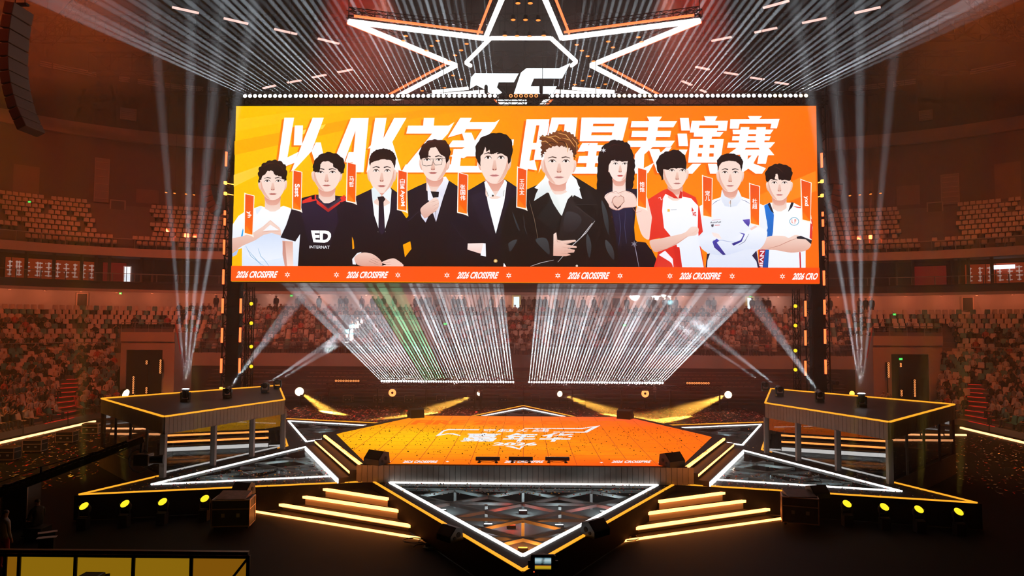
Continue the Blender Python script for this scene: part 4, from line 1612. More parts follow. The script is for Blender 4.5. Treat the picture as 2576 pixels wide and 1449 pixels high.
# 1: white jersey, fingertips together
L = Layer()
L.poly(P(z2, [(28, 890), (95, 790), (190, 725), (300, 690), (368, 665), (520, 725), (642, 665), (725, 692), (800, 760), (850, 1000), (845, 1415), (140, 1415), (140, 1180), (60, 1200), (20, 1100)]), 'FFFFFF', 'DCE8FA')
L.poly(P(z2, [(20, 1245), (100, 1190), (75, 1260), (25, 1285)]), 'AFC4F0')
L.poly(P(z2, [(150, 940), (158, 960), (148, 1040), (126, 1045)]), '1AA0E8')
L.poly(P(z2, [(300, 700), (372, 668), (385, 690), (320, 780)]), 'E3EEFA')
L.poly(P(z2, [(160, 1170), (420, 1010), (620, 1030), (700, 1200), (600, 1300), (300, 1330)]), 'D3E0F8', 'EEF3FD', smooth=True)
for q in ([(185, 1150), (250, 1280), (330, 1340), (410, 1400)], [(335, 1180), (370, 1280), (420, 1330), (470, 1400)], [(200, 1190), (300, 1300), (380, 1400)]):
    L.line(P(z2, q), 1.0, '2E93C4')
face(L, *z2(512, 365), z2(0, 592)[1], 31, shade_side=-1, turn=.02, eyes=.8)
L.poly(spiky(P(z2, [(333, 290), (345, 400), (362, 372), (378, 335), (440, 258), (490, 235), (555, 300), (600, 308), (640, 345), (657, 375), (682, 350), (692, 250), (668, 165), (600, 118), (530, 105), (450, 120), (380, 160), (340, 220)]), 3, 3, 2), '2A1512', '120A0C')
L.line(P(z2, [(400, 190), (470, 150), (540, 150)]), 1.6, '5A3024')
L.line(P(z2, [(560, 150), (620, 190), (650, 260)]), 1.4, '5A3024')
L.poly(P(z2, [(22, 1060), (130, 1040), (280, 990), (390, 920), (485, 838), (595, 930), (612, 960), (618, 1030), (500, 995), (400, 1020), (300, 1085), (150, 1150), (22, 1235)]), 'F8DACD', 'E0A997')
L.poly(P(z2, [(395, 972), (485, 895), (590, 962), (490, 965)]), 'F6F6FA')
L.line(P(z2, [(385, 985), (485, 972), (600, 975)]), 1.2, 'D9A091')
L.line(P(z2, [(400, 925), (485, 845), (590, 930)]), 1.0, 'E0AFA1')
L.done('portrait', label='portrait of a person in a white jersey with fingertips pressed together')
Layer.depth = 100
# 2: black jersey with red collar
L = Layer()
L.poly(P(z2, [(755, 670), (875, 570), (1030, 530), (1250, 540), (1450, 560), (1560, 640), (1560, 1415), (820, 1415), (848, 1010), (790, 1100), (610, 1050), (680, 900)]), '1E1626', '0B0709')
L.poly(P(z2, [(880, 640), (1240, 600), (1300, 1100), (1000, 1180), (900, 900)]), '271C38', '120C16', smooth=True)
L.poly(P(z2, [(632, 1090), (760, 1100), (765, 1400), (670, 1415), (640, 1280)]), 'E0A997', 'FBE3DA')
L.poly(P(z2, [(640, 1100), (665, 1100), (690, 1400), (665, 1415), (634, 1250)]), 'C98B7C', 'D9A091')
L.poly(P(z2, [(875, 605), (980, 555), (1040, 530), (1060, 600), (875, 640)]), 'E8332A')
L.poly(P(z2, [(985, 545), (1025, 535), (1025, 590), (990, 590)]), '17101A')
L.poly(P(z2, [(1050, 640), (1190, 745), (1330, 640), (1340, 600), (1190, 700), (1045, 590)]), 'F03A30', '9A1E22')
L.poly(P(z3, [(130, 690), (200, 640), (225, 700), (170, 720), (140, 715)]), 'E8332A')
face(L, *z3(12, 400), z3(0, 603)[1], 33, shade_side=-1, turn=-.02)
L.poly(P(z2, [(1045, 540), (1190, 690), (1330, 560), (1350, 600), (1190, 705), (1040, 580)]), '3A3344')
L.poly(spiky(P(z2, [(1000, 200), (1010, 250), (1040, 260), (1085, 260), (1095, 180), (1110, 140), (1180, 125), (1240, 150), (1255, 200), (1290, 215), (1330, 260), (1345, 285), (1380, 265), (1395, 170), (1370, 90), (1290, 30), (1180, 12), (1080, 50), (1020, 120)]), 3, 1.4, 5), '1A0E0E', '0E080A')
L.text('ED', P(z2, [(1010, 1110), (1210, 1118), (1240, 968), (980, 965)]), 'FFFFFF', bold=.05)
L.text('INTERNAT', P(z2, [(962, 1183), (1208, 1188), (1208, 1152), (964, 1150)]), 'F2F2F8', bold=.01)
L.done('portrait', label='portrait of a person in a black jersey with a red collar')


def suit(L, body_pts, coat, coat2, shirt_pts, lapels=(), lap='1B1626'):
    L.poly(body_pts, coat, coat2)
    L.poly(shirt_pts, 'FFFFFF', 'EEF2FA')
    for q in lapels:
        L.poly(q, lap, '0C090E')


Layer.depth = 30
# 4: dark suit, adjusting the tie, spectacles
L = Layer()
L.poly(P(z4, [(60, 650), (150, 605), (265, 555), (480, 540), (570, 600), (690, 640), (720, 900), (690, 1430), (30, 1430), (90, 1160), (0, 1200), (0, 980), (70, 900)]), '1A1322', '0B0709')
L.poly(P(z4, [(262, 560), (330, 520), (450, 500), (480, 545), (420, 720), (350, 960), (280, 760)]), 'FBFAFF', 'D9D6EA')
face(L, *z4(335, 330), z4(0, 540)[1], 33, turn=-.12, shade_side=1, mouth=z4(0, 462)[1])
L.poly(P(z4, [(262, 560), (300, 650), (340, 690), (268, 745)]), 'F2F0FA')
L.poly(P(z4, [(450, 505), (480, 545), (415, 710), (350, 650)]), 'F6F4FC', 'E2DFF0')
L.poly(P(z4, [(295, 650), (380, 655), (375, 710), (320, 715)]), '141018')
L.poly(P(z4, [(345, 740), (375, 735), (350, 860), (345, 965)]), '120D14')
L.poly(spiky(P(z4, [(175, 270), (195, 330), (210, 318), (270, 310), (275, 260), (290, 215), (345, 200), (400, 280), (440, 300), (455, 375), (480, 330), (500, 250), (480, 180), (440, 130), (385, 130), (330, 122), (260, 140), (205, 190)]), 3, 1.2, 8), '3A1A16', '120A0C')
L.line(P(z4, [(230, 180), (270, 150), (330, 140)]), 1.6, '6A3328')
for q in ([(205, 325), (322, 322), (312, 385), (250, 393), (215, 385)], [(322, 322), (415, 315), (408, 378), (345, 385), (325, 360)]):
    q = P(z4, q)
    L.line(q + [q[0]], 1.3, '20181C')
L.line(P(z4, [(190, 325), (205, 330)]), 1.6, '20181C')
L.line(P(z4, [(415, 318), (465, 315)]), 1.6, '20181C')
L.poly(P(z4, [(195, 860), (205, 810), (290, 745), (340, 712), (375, 740), (378, 800), (350, 850), (300, 880), (240, 925)]), 'F8DACD', 'DDA697', smooth=True)
for q in ([(300, 760), (370, 742)], [(320, 800), (378, 770)], [(330, 835), (376, 805)], [(310, 865), (350, 850)]):
    L.line(P(z4, q), 1.1, 'B87A6C')
L.poly(P(z4, [(192, 870), (235, 925), (270, 910), (245, 965), (205, 915)]), 'F4F2FC', 'D6D4EC')
L.poly(P(z4, [(60, 930), (190, 830), (200, 910), (245, 965), (90, 1060), (0, 1100)]), '19131F', '0C080B')
L.line(P(z4, [(0, 985), (80, 940), (180, 850)]), 1.4, '3A3148')
L.poly(P(z4, [(15, 1190), (90, 1155), (102, 1230), (75, 1285), (40, 1318), (25, 1280)]), 'FFA400')
L.done('portrait', label='portrait of a person in spectacles and a dark suit adjusting a tie')
Layer.depth = 170
# 3: dark suit and tie, hands together
L = Layer()
L.poly(P(z3, [(330, 655), (490, 580), (520, 565), (690, 560), (770, 620), (800, 800), (870, 900), (905, 1140), (830, 1175), (850, 1310), (910, 1230), (905, 1425), (40, 1425), (60, 1120), (130, 960), (230, 700)]), '1A1424', '0B0709')
L.poly(P(z3, [(490, 575), (520, 560), (690, 560), (706, 590), (690, 820), (640, 1040), (560, 1040), (510, 850)]), 'F2F8FC', 'FFFFFF')
face(L, *z3(603, 385), z3(0, 620)[1], 31.5, turn=-.02, shade_side=1, eyes=.7)
L.poly(P(z3, [(490, 575), (520, 560), (600, 650), (510, 715)]), 'E6F0F4')
L.poly(P(z3, [(706, 590), (690, 560), (605, 650), (690, 720)]), 'EEF5F8')
L.poly(P(z3, [(555, 665), (620, 658), (640, 690), (620, 720), (638, 1040), (600, 1070), (565, 1020), (570, 715)]), '17121A', '241A30')
for q in ([(495, 640), (520, 860), (585, 1060), (430, 900), (420, 680)], [(706, 640), (690, 840), (620, 1060), (760, 880), (760, 660)]):
    L.poly(P(z3, q), '1E1829', '100C14')
L.poly(spiky(P(z3, [(465, 260), (470, 345), (490, 300), (525, 285), (610, 262), (700, 275), (725, 320), (740, 370), (757, 250), (735, 195), (690, 160), (620, 145), (540, 160), (490, 200)]), 4, 1.0, 3), '1A0D0C', '2A1512')
L.poly(P(z3, [(283, 1090), (300, 1130), (308, 1215), (288, 1225)]), 'FF9E00')
L.poly(P(z3, [(828, 1180), (905, 1140), (915, 1225), (850, 1310)]), 'FFA400')
L.poly(P(z3, [(290, 1385), (285, 1330), (340, 1265), (385, 1255), (320, 1330), (325, 1390)]), 'F4F6FC')
L.poly(P(z3, [(310, 1310), (390, 1262), (500, 1275), (590, 1345), (590, 1405), (400, 1405), (330, 1380)]), 'F1CBBC', 'DC9F8D', smooth=True)
L.poly(P(z3, [(600, 1365), (700, 1325), (760, 1335), (830, 1410), (570, 1410), (650, 1390)]), 'F1CBBC', 'F3C8BA', smooth=True)
for q in ([(480, 1330), (560, 1370)], [(460, 1350), (560, 1392)], [(505, 1320), (585, 1350)], [(610, 1372), (690, 1360)], [(640, 1395), (700, 1385)]):
    L.line(P(z3, q), 1.2, '9A4A3E')
L.done('portrait', label='portrait of a person in a dark suit and black tie with hands together')
Layer.depth = 30
# 7: long dark hair, fingers making a heart
L = Layer()
L.poly(spiky(P(z6, [(172, 600), (178, 420), (190, 250), (240, 150), (340, 90), (420, 100), (500, 130), (545, 230), (565, 330), (560, 470), (545, 590), (480, 640), (250, 690), (160, 620)]), 4, 2.4, 4), '180C0E', '0F080A')
L.poly(P(z6, [(250, 650), (300, 600), (460, 600), (590, 600), (590, 660), (560, 1000), (570, 1130), (600, 1160), (740, 1230), (840, 1430), (330, 1430), (330, 900), (300, 800)]), '171326', '0C0914')
face(L, *z6(403, 340), z6(0, 520)[1], 26, turn=.1, lip='D04A4A', skin='FBE4DA', shade='EFC3B5', shade_side=1, neck=z6(0, 640)[1])
L.poly(spiky(P(z6, [(215, 280), (250, 180), (330, 120), (430, 125), (510, 190), (545, 300), (530, 480), (510, 590), (470, 560), (490, 330), (495, 310), (440, 320), (400, 310), (355, 300), (320, 310), (295, 360), (285, 470), (300, 590), (310, 630), (260, 600), (255, 420), (215, 330)]), 3, .8, 9), '1E0E10', '140A0C')
L.line(P(z6, [(270, 180), (350, 140), (430, 150)]), 2, '4A201C')
for k in range(12):
    a = k * PI / 6
    r = 7 if k % 2 == 0 else 2.5
    if k == 0:
        st = []
    st.append((z6(242, 200)[0] + r * math.sin(a), z6(242, 200)[1] + r * math.cos(a)))
L.poly(st, 'D8D8E0')
L.poly(P(z6, [(300, 640), (460, 640), (560, 660), (420, 820), (330, 760)]), 'F8DACD', 'F6D2C6')
L.poly(P(z6, [(330, 830), (400, 820), (540, 790), (560, 1000), (480, 1180), (400, 1200), (360, 1000)]), '1B1E3E', '10101E')
for q in ([(400, 850), (420, 1000), (400, 1190)], [(470, 830), (460, 1000), (480, 1170)]):
    L.line(P(z6, q), .8, '4A5078')
L.poly(P(z6, [(400, 1200), (540, 1180), (600, 1150), (680, 1160), (760, 1270), (840, 1430), (400, 1430)]), '0E0B18', '0A0710')
L.line(P(z6, [(560, 1150), (580, 1260), (610, 1420)]), 1.6, '9A94A8')
for k in range(12):
    if k == 0:
        st = []
    r = 9 if k % 2 == 0 else 3
    st.append((z6(560, 1175)[0] + r * math.sin(k * PI / 6), z6(560, 1175)[1] + r * math.cos(k * PI / 6)))
L.poly(st, '7E7A88')
L.poly(P(z6, [(640, 680), (690, 680), (735, 850), (755, 980), (740, 1090), (700, 1130), (640, 1080), (600, 960), (580, 850), (590, 790)]), 'F8DACE', 'F8D2C6', smooth=True)
L.poly(P(z6, [(250, 690), (300, 640), (380, 630), (390, 690), (330, 720), (330, 760), (390, 810), (370, 825), (300, 790)]), 'FBE3DA', 'F3C6B8', smooth=True)
L.poly(P(z6, [(400, 640), (470, 620), (560, 660), (590, 740), (570, 790), (450, 800), (395, 825), (395, 805), (460, 750), (450, 700), (400, 680)]), 'F8DACE', 'F6CEC2', smooth=True)
heart = [(392, 688), (420, 672), (450, 690), (455, 735), (425, 770), (388, 800), (350, 770), (330, 735), (340, 700), (365, 680)]
L.poly(P(z6, heart), 'F2CDBF', 'EBC0B0', smooth=True)
L.line(P(z6, heart + heart[:1]), 1.6, 'A8685A')
L.poly(P(z6, [(350, 775), (388, 800), (425, 772), (420, 790), (388, 812), (355, 792)]), '2A1820')
L.line(P(z6, [(255, 690), (300, 645), (375, 630), (392, 650), (410, 640), (470, 620), (560, 660), (590, 740)]), 1.2, 'C08878')
L.line(P(z6, [(300, 790), (370, 825), (390, 812), (396, 826), (450, 800), (570, 790)]), 1.4, 'B47868')
for q in ([(330, 655), (380, 650)], [(345, 680), (392, 668)], [(410, 660), (450, 640)], [(480, 650), (510, 640)]):
    L.line(P(z6, q), .9, 'D09A8C')
L.line(P(z6, [(545, 800), (580, 850), (640, 830)]), 1.2, 'D88878')
L.done('portrait', label='portrait of a long haired person making a heart with both hands')
Layer.depth = 110
# 5: dark blazer, white shirt, arms folded
L = Layer()
L.poly(P(z4, [(680, 640), (840, 545), (870, 530), (1050, 530), (1170, 610), (1230, 800), (1230, 1430), (400, 1430), (470, 1170), (490, 960), (560, 900), (660, 880)]), '191428', '0A0709')
L.poly(P(z4, [(840, 560), (880, 540), (1050, 535), (1068, 560), (1040, 760), (955, 1080), (880, 800)]), 'FFFFFF', 'F6F8FC')
face(L, *z4(942, 310), z4(0, 570)[1], 36, shade_side=1, lip='E09A98', eyes=.85)
L.poly(P(z4, [(838, 560), (860, 545), (945, 690), (880, 720)]), 'FFFFFF', 'F0F2F4')
L.poly(P(z4, [(1068, 560), (1050, 535), (955, 695), (1030, 715)]), 'FFFFFF', 'EDEFF4')
L.line(P(z4, [(865, 650), (880, 700)]), 2, '5A6038')
L.line(P(z4, [(1040, 640), (1030, 700)]), 2, '5A6038')
L.ell(*z4(925, 695), 2.4, 2.4, '3A2A20')
L.poly(P(z4, [(700, 700), (840, 640), (880, 790), (955, 1085), (930, 1170), (780, 920)]), '221C30', '14101A')
L.poly(P(z4, [(1060, 700), (1045, 790), (960, 1090), (980, 1130), (1080, 930)]), '1E1926', '120E16')
L.poly(spiky(P(z4, [(748, 200), (752, 310), (780, 370), (802, 398), (800, 300), (830, 262), (848, 200), (862, 255), (890, 230), (900, 272), (935, 275), (960, 260), (1010, 268), (1070, 300), (1082, 380), (1105, 350), (1130, 230), (1115, 130), (1060, 75), (990, 58), (900, 66), (800, 110)]), 3, 1.0, 6), '120C0E', '17100F')
L.poly(P(z4, [(672, 1178), (830, 1175), (850, 1180), (830, 1290), (780, 1275), (668, 1240)]), 'FBE6E0', 'F3CDC4')
L.poly(P(z4, [(828, 1180), (852, 1176), (856, 1310), (800, 1300)]), 'F6F6FC')
L.poly(P(z4, [(470, 1180), (660, 1150), (670, 1250), (860, 1320), (860, 1430), (450, 1430)]), '15101C', '0A0709')
L.line(P(z4, [(500, 960), (600, 1100), (660, 1150)]), 1.5, '2A2438')
L.ell(*z4(953, 1355), 5, 4.4, 'C89A50')
L.ell(*z4(953, 1355), 3, 2.6, 'F0D8A0')
L.poly(P(z4, [(1035, 1380), (1090, 1370), (1085, 1430), (1030, 1430)]), 'FFFFFF')
L.poly(P(z4, [(1090, 1385), (1140, 1400), (1140, 1430), (1085, 1430)]), 'F0C0B2')
L.done('portrait', label='portrait of a person in a dark blazer and open white shirt with folded arms')
Layer.depth = 110
# 8: red and white jersey
L = Layer()
L.poly(P(z6, [(700, 715), (850, 620), (890, 605), (1040, 610), (1200, 690), (1310, 1050), (1230, 1110), (1270, 1300), (1290, 1430), (760, 1430), (800, 1300), (830, 1110), (715, 1140), (745, 900)]), 'EE3A28', 'DE2A1E')
L.poly(P(z6, [(860, 700), (885, 655), (980, 700), (1040, 680), (1150, 700), (1225, 780), (1220, 1000), (1240, 1200), (1285, 1430), (1060, 1430), (1000, 1180), (935, 1090), (870, 1010), (850, 830)]), 'FFFFFF', 'E6ECFA')
L.poly(P(z6, [(800, 1290), (900, 1240), (960, 1380), (1040, 1430), (790, 1430)]), 'D8261C', 'E23A2C')
L.poly(P(z6, [(815, 1290), (880, 1245), (960, 1330), (970, 1430), (950, 1380), (930, 1360)]), 'F6F2FA')
L.poly(P(z6, [(965, 1200), (1030, 1210), (1060, 1430), (1010, 1430)]), 'D8261C')
face(L, *z6(985, 412), z6(0, 605)[1], 29, turn=.17, shade_side=-1, lip='C98A84', eyes=.8)
L.poly(P(z6, [(885, 655), (975, 700), (1020, 705), (960, 640), (900, 600)]), 'E23022')
L.poly(P(z6, [(1040, 620), (1060, 640), (1055, 700), (1020, 700)]), 'D42A20')
L.poly(spiky(P(z6, [(785, 330), (800, 420), (835, 470), (848, 520), (862, 500), (860, 400), (920, 405), (930, 395), (975, 385), (1000, 395), (1030, 380), (1090, 400), (1095, 440), (1104, 330), (1085, 250), (1020, 200), (960, 195), (930, 210), (880, 215), (820, 260)]), 3, .8, 11), '100A0C', '0E0809')
L.text('AG', P(z6, [(1168, 885), (1205, 890), (1202, 845), (1155, 835)]), 'E23A2A', bold=.05)
L.poly(P(z6, [(1158, 790), (1180, 830), (1155, 840)]), 'E23A2A')
L.poly(P(z6, [(905, 812), (930, 815), (930, 840), (905, 842)]), 'F6C050')
L.line(P(z6, [(940, 822), (1000, 818)]), 2, '5A5A70')
L.line(P(z6, [(808, 700), (830, 690), (840, 720), (855, 705)]), 1.4, 'FFF0F0')
L.poly(P(z6, [(720, 1145), (830, 1120), (940, 1095), (1080, 1060), (1150, 1000), (1215, 1000), (1230, 1040), (1200, 1085), (1120, 1100), (1000, 1180), (830, 1250), (760, 1250)]), 'F8DACD', 'E0A997', smooth=True)
L.line(P(z6, [(1160, 1070), (1215, 1030)]), 1, 'D9A496')
L.line(P(z6, [(770, 1250), (900, 1225), (1020, 1160), (1110, 1100)]), 1.2, 'D08A78')
L.done('portrait', label='portrait of a person in a red and white jersey with one arm across the chest')
Layer.depth = 110
# 10: white jersey with a blue side
L = Layer()
L.poly(P(z7, [(700, 640), (790, 605), (1030, 605), (1110, 650), (1205, 730), (1222, 850), (1210, 1000), (1150, 1090), (1150, 1275), (680, 1275), (690, 1000)]), 'FFFFFF', 'EEF2FA')
L.poly(P(z7, [(722, 640), (785, 605), (830, 730), (820, 900), (800, 1000), (780, 1090), (770, 1275), (690, 1275), (750, 900), (760, 800)]), '1A78DC', '0E4A9E')
L.poly(P(z7, [(680, 1080), (745, 1075), (715, 1275), (680, 1275)]), 'B8182E', '8E1024')
L.text('NVIF', P(z7, [(690, 1090), (680, 1268), (712, 1268), (735, 1090)]), 'F6E8F0', bold=.03)
L.poly(P(z7, [(1020, 640), (1105, 650), (1100, 660), (1060, 655)]), 'E0342A')
L.poly(P(z7, [(1200, 760), (1222, 790), (1215, 980), (1190, 960)]), 'E23A30')
face(L, *z7(885, 403), z7(0, 580)[1], 28.5, shade_side=-1, lip='D98E8A')
L.poly(P(z7, [(765, 620), (790, 605), (830, 715), (800, 690)]), '20202C')
L.poly(P(z7, [(1030, 605), (1005, 600), (970, 700), (1015, 650)]), '20202C')
L.poly(spiky(P(z7, [(735, 310), (752, 390), (770, 400), (790, 370), (840, 368), (845, 320), (862, 310), (880, 375), (920, 370), (990, 385), (1002, 370), (1020, 300), (1000, 250), (950, 222), (880, 207), (830, 215), (770, 250)]), 3, 1.4, 12), '22100F', '140A0B')
L.line(P(z7, [(830, 240), (880, 260), (920, 300)]), 1.5, '5A2E24')
L.ell(*z7(1034, 795), 12, 10.5, '2E9AC0')
L.ell(*z7(1034, 795), 10.6, 9.1, 'FFFFFF')
for q in ([(1012, 770), (1012, 805), (1028, 815)], [(1040, 820), (1040, 775), (1050, 775), (1050, 800)]):
    L.line(P(z7, q), 1.8, 'E8502A')
L.poly(P(z7, [(690, 1040), (760, 950), (920, 940), (980, 960), (1060, 930), (1195, 1000), (1190, 1060), (1130, 1095), (1000, 1110), (850, 1085), (690, 1075)]), 'F8DACD', 'E0A997', smooth=True)
L.line(P(z7, [(770, 1070), (880, 1040), (990, 990), (1060, 965)]), 1.5, 'C98876')
L.poly(P(z7, [(1058, 950), (1100, 940), (1212, 985), (1205, 1025), (1150, 975), (1062, 970)]), '26242E')
L.poly(P(z7, [(1085, 1105), (1098, 1105), (1105, 1275), (1090, 1275)]), 'C8202C')
L.done('portrait', label='portrait of a person in a white jersey with a blue side panel and folded arms')
Layer.depth = 190
# 9: white track jacket, folded arms
L = Layer()
L.poly(P(z7, [(75, 640), (200, 580), (290, 550), (300, 480), (470, 480), (500, 545), (640, 590), (730, 640), (765, 860), (730, 960), (690, 1070), (660, 1090), (680, 1275), (135, 1275), (155, 1115), (75, 1040), (60, 950), (110, 900)]), 'FAFBFF', 'DDE4F6')
face(L, *z7(385, 300), z7(0, 495)[1], 29.5, shade_side=-1, brow='1A1012', lip='D99A92')
L.poly(P(z7, [(292, 555), (300, 475), (330, 540), (400, 575), (370, 600), (385, 650), (330, 640), (300, 590)]), 'EEF1FA', 'DCE2F2')
L.poly(P(z7, [(500, 545), (470, 478), (440, 550), (395, 580), (395, 650), (450, 640), (490, 590)]), 'F4F6FC', 'DFE5F4')
L.line(P(z7, [(388, 580), (390, 650)]), 2.2, '2A2A34')
L.line(P(z7, [(200, 628), (240, 595), (285, 575)]), 1.2, '3A3F8A')
L.line(P(z7, [(500, 575), (540, 590), (600, 625)]), 1.2, '3A3F8A')
L.poly(spiky(P(z7, [(250, 180), (262, 300), (272, 240), (300, 200), (370, 182), (440, 190), (480, 220), (500, 290), (517, 190), (490, 140), (420, 110), (350, 108), (290, 130)]), 5, .6, 13), '120A0A', '1A0E0E')
L.text('AutoFull', P(z7, [(180, 815), (290, 808), (292, 792), (183, 798)]), '2A2430', bold=.02)
L.line(P(z7, [(200, 785), (290, 775)]), 1.6, 'D87A80')
L.line(P(z7, [(230, 835), (280, 832)]), 3.4, 'E0503A')
L.poly(P(z7, [(190, 828), (218, 822), (218, 845), (200, 855)]), '4A4450')
L.poly(P(z7, [(510, 780), (580, 770), (588, 800), (570, 850), (530, 810)]), '6A5ABE', '3E3494')
L.poly(P(z7, [(75, 960), (200, 930), (300, 985), (370, 990), (480, 930), (640, 860), (760, 900), (700, 1060), (560, 1075), (440, 1110), (330, 1138), (180, 1120), (90, 1060)]), 'F8FAFF', 'D6DEF4', smooth=True)
L.line(P(z7, [(210, 990), (300, 985), (370, 1000), (480, 1010)]), 1.4, 'A8B4D8')
for q in ([(205, 1000), (250, 970), (275, 990), (250, 1010), (340, 1130), (315, 1135), (225, 1060)], [(398, 1020), (490, 985), (520, 930), (475, 908), (535, 920), (500, 1000), (420, 1040)]):
    L.poly(P(z7, q), '4A44B4', '2E2A80')
for q in ([(215, 985), (240, 1010), (225, 1050), (310, 1135)], [(470, 1035), (530, 1000), (575, 920)]):
    L.line(P(z7, q), 1.3, '2E2A6A')
L.poly(P(z7, [(150, 1125), (182, 1118), (155, 1190), (150, 1275), (135, 1275)]), '1E1A34')
L.poly(P(z7, [(650, 1090), (605, 1140), (650, 1200), (665, 1275), (682, 1275)]), '241E40')
L.poly(P(z7, [(195, 905), (270, 920), (300, 975), (220, 950)]), 'FBE6E0')
L.poly(P(z7, [(580, 870), (640, 835), (660, 850), (600, 885)]), 'F6CFC4')
L.done('portrait', label='portrait of a person in a white track jacket with violet stripes')
Layer.depth = 200
# 6: black leather coat, fair spiky hair, in front
L = Layer()
L.poly(P(z5, [(0, 1000), (80, 770), (160, 700), (390, 595), (440, 540), (700, 510), (830, 590), (990, 690), (1060, 800), (1110, 1000), (1175, 1425), (60, 1425), (0, 1330)]), '151414', '0B0809')
L.poly(P(z5, [(330, 640), (450, 520), (690, 510), (780, 640), (700, 740), (655, 760), (600, 915), (550, 860), (470, 690)]), 'FFFFFF', 'EDF2F0')
face(L, *z5(568, 378), z5(0, 605)[1], 38, shade_side=-1, turn=.03, lip='D29A94', brow='3A2018', eyes=.85, neck=z5(0, 690)[1])
L.poly(P(z5, [(440, 510), (495, 660), (325, 770), (345, 700)]), 'FFFFFF', 'D8E2E4')
L.poly(P(z5, [(690, 505), (745, 560), (800, 750), (640, 670), (640, 600)]), 'FFFFFF', 'EEF2F6')
L.poly(P(z5, [(495, 660), (560, 745), (600, 915), (550, 870), (470, 690)]), 'F2F6F4', 'E2E8E6')
L.poly(P(z5, [(470, 680), (500, 770), (590, 910), (550, 1080), (350, 935), (480, 770)]), '1D2426', '121314', smooth=False)
L.poly(P(z5, [(730, 800), (920, 960), (800, 1100), (700, 1220), (560, 1150), (600, 930), (660, 750), (700, 710)]), '2A2526', '151314')
L.poly(P(z5, [(640, 880), (760, 900), (790, 980), (700, 1080), (620, 1050)]), '363438', '201D20', smooth=True)
L.poly(P(z5, [(710, 715), (800, 755), (840, 620), (950, 800), (735, 805)]), '221E20', '181617')
L.line(P(z5, [(735, 805), (950, 802)]), 1.4, '4A4648')
L.line(P(z5, [(735, 820), (925, 958)]), 1.4, '464246')
L.line(P(z5, [(925, 965), (840, 1080), (700, 1210), (560, 1370)]), 2.0, 'B8B4B8')
L.line(P(z5, [(900, 985), (790, 1125)]), 2.6, 'E8E4E8')
L.line(P(z5, [(280, 765), (330, 950), (365, 1140)]), 1.3, '7A6450')
L.line(P(z5, [(290, 1412), (400, 1375), (520, 1350)]), 1.8, 'A8A4A6')
for q in ([(110, 870), (150, 960), (190, 1060), (160, 1030)], [(220, 900), (240, 1030), (260, 1100), (235, 1040)], [(340, 1150), (450, 1140), (480, 1290), (420, 1250)], [(80, 1180), (160, 1150), (100, 1260), (80, 1240)], [(990, 760), (1050, 900), (1060, 1100), (1010, 950)], [(1030, 1150), (1100, 1230), (1110, 1350), (1040, 1250)], [(850, 1090), (890, 1200), (870, 1330), (840, 1200)]):
    L.poly(P(z5, q), '3A4044', '22282C', smooth=True)
L.poly(spiky(P(z5, [(390, 290), (400, 345), (430, 310), (460, 260), (530, 235), (620, 240), (660, 250), (700, 290), (725, 370), (745, 310), (775, 200), (745, 140), (680, 90), (590, 70), (510, 90), (450, 120), (370, 125), (395, 200)]), 4, 4.5, 21), '8A4A24', '3A1C12')
for q in ([(400, 130), (500, 150), (560, 200)], [(380, 190), (440, 180), (500, 230)], [(560, 100), (640, 120), (690, 180)], [(600, 150), (680, 170), (730, 240)], [(460, 140), (540, 130), (590, 160)], [(640, 200), (660, 250), (655, 290)], [(700, 150), (745, 200), (750, 280)]):
    L.line(P(z5, q), 2.4, 'D89A58')
for q in ([(430, 220), (500, 190), (540, 210)], [(560, 180), (620, 190), (640, 225)], [(690, 220), (710, 280), (715, 320)]):
    L.line(P(z5, q), 2.4, '2A130C')
L.poly(P(z5, [(518, 1095), (545, 1078), (555, 1150), (600, 1160), (730, 1150), (742, 1165), (640, 1195), (745, 1215), (745, 1232), (650, 1232), (728, 1250), (720, 1275), (650, 1280), (690, 1300), (640, 1312), (515, 1308)]), 'F8DACD', 'E0A997')
for q in ([(620, 1188), (720, 1172)], [(610, 1222), (735, 1222)], [(620, 1260), (715, 1260)], [(600, 1285), (680, 1290)], [(545, 1120), (555, 1170), (590, 1175)]):
    L.line(P(z5, q), 1.1, 'B07264')
L.ell(*z5(747, 1408), 3, 3, 'C8C4B8')
L.done('portrait', label='portrait of a fair spiky haired person in a black leather coat, in front of the others')
Layer.depth = 300
# ---- name tags
TAGS = [(z2, [(190, 528), (292, 552), (275, 1020), (183, 998)], 'yh', False, .46), (z2, [(775, 245), (870, 265), (862, 722), (768, 702)], 'Ssst', False, .32), (z3, [(240, 300), (325, 322), (322, 725), (232, 708)], '马哲', True, 0),
        (z3, [(782, 382), (870, 405), (866, 815), (776, 798)], '白鲨 AyoM', None, 0), (z4, [(583, 468), (670, 492), (664, 880), (575, 862)], '张国伟', True, 0), (z4, [(1180, 415), (1265, 440), (1260, 825), (1172, 808)], '王以太', True, 0),
        (z6, [(597, 390), (682, 412), (678, 806), (596, 782)], '饱饱', True, 0), (z6, [(1270, 475), (1362, 500), (1358, 898), (1274, 882)], '宠儿', True, 0), (z7, [(583, 420), (675, 445), (672, 835), (590, 815)], '杜超', True, 0), (z7, [(1100, 380), (1195, 410), (1190, 795), (1112, 778)], 'yxd', False, .4)]
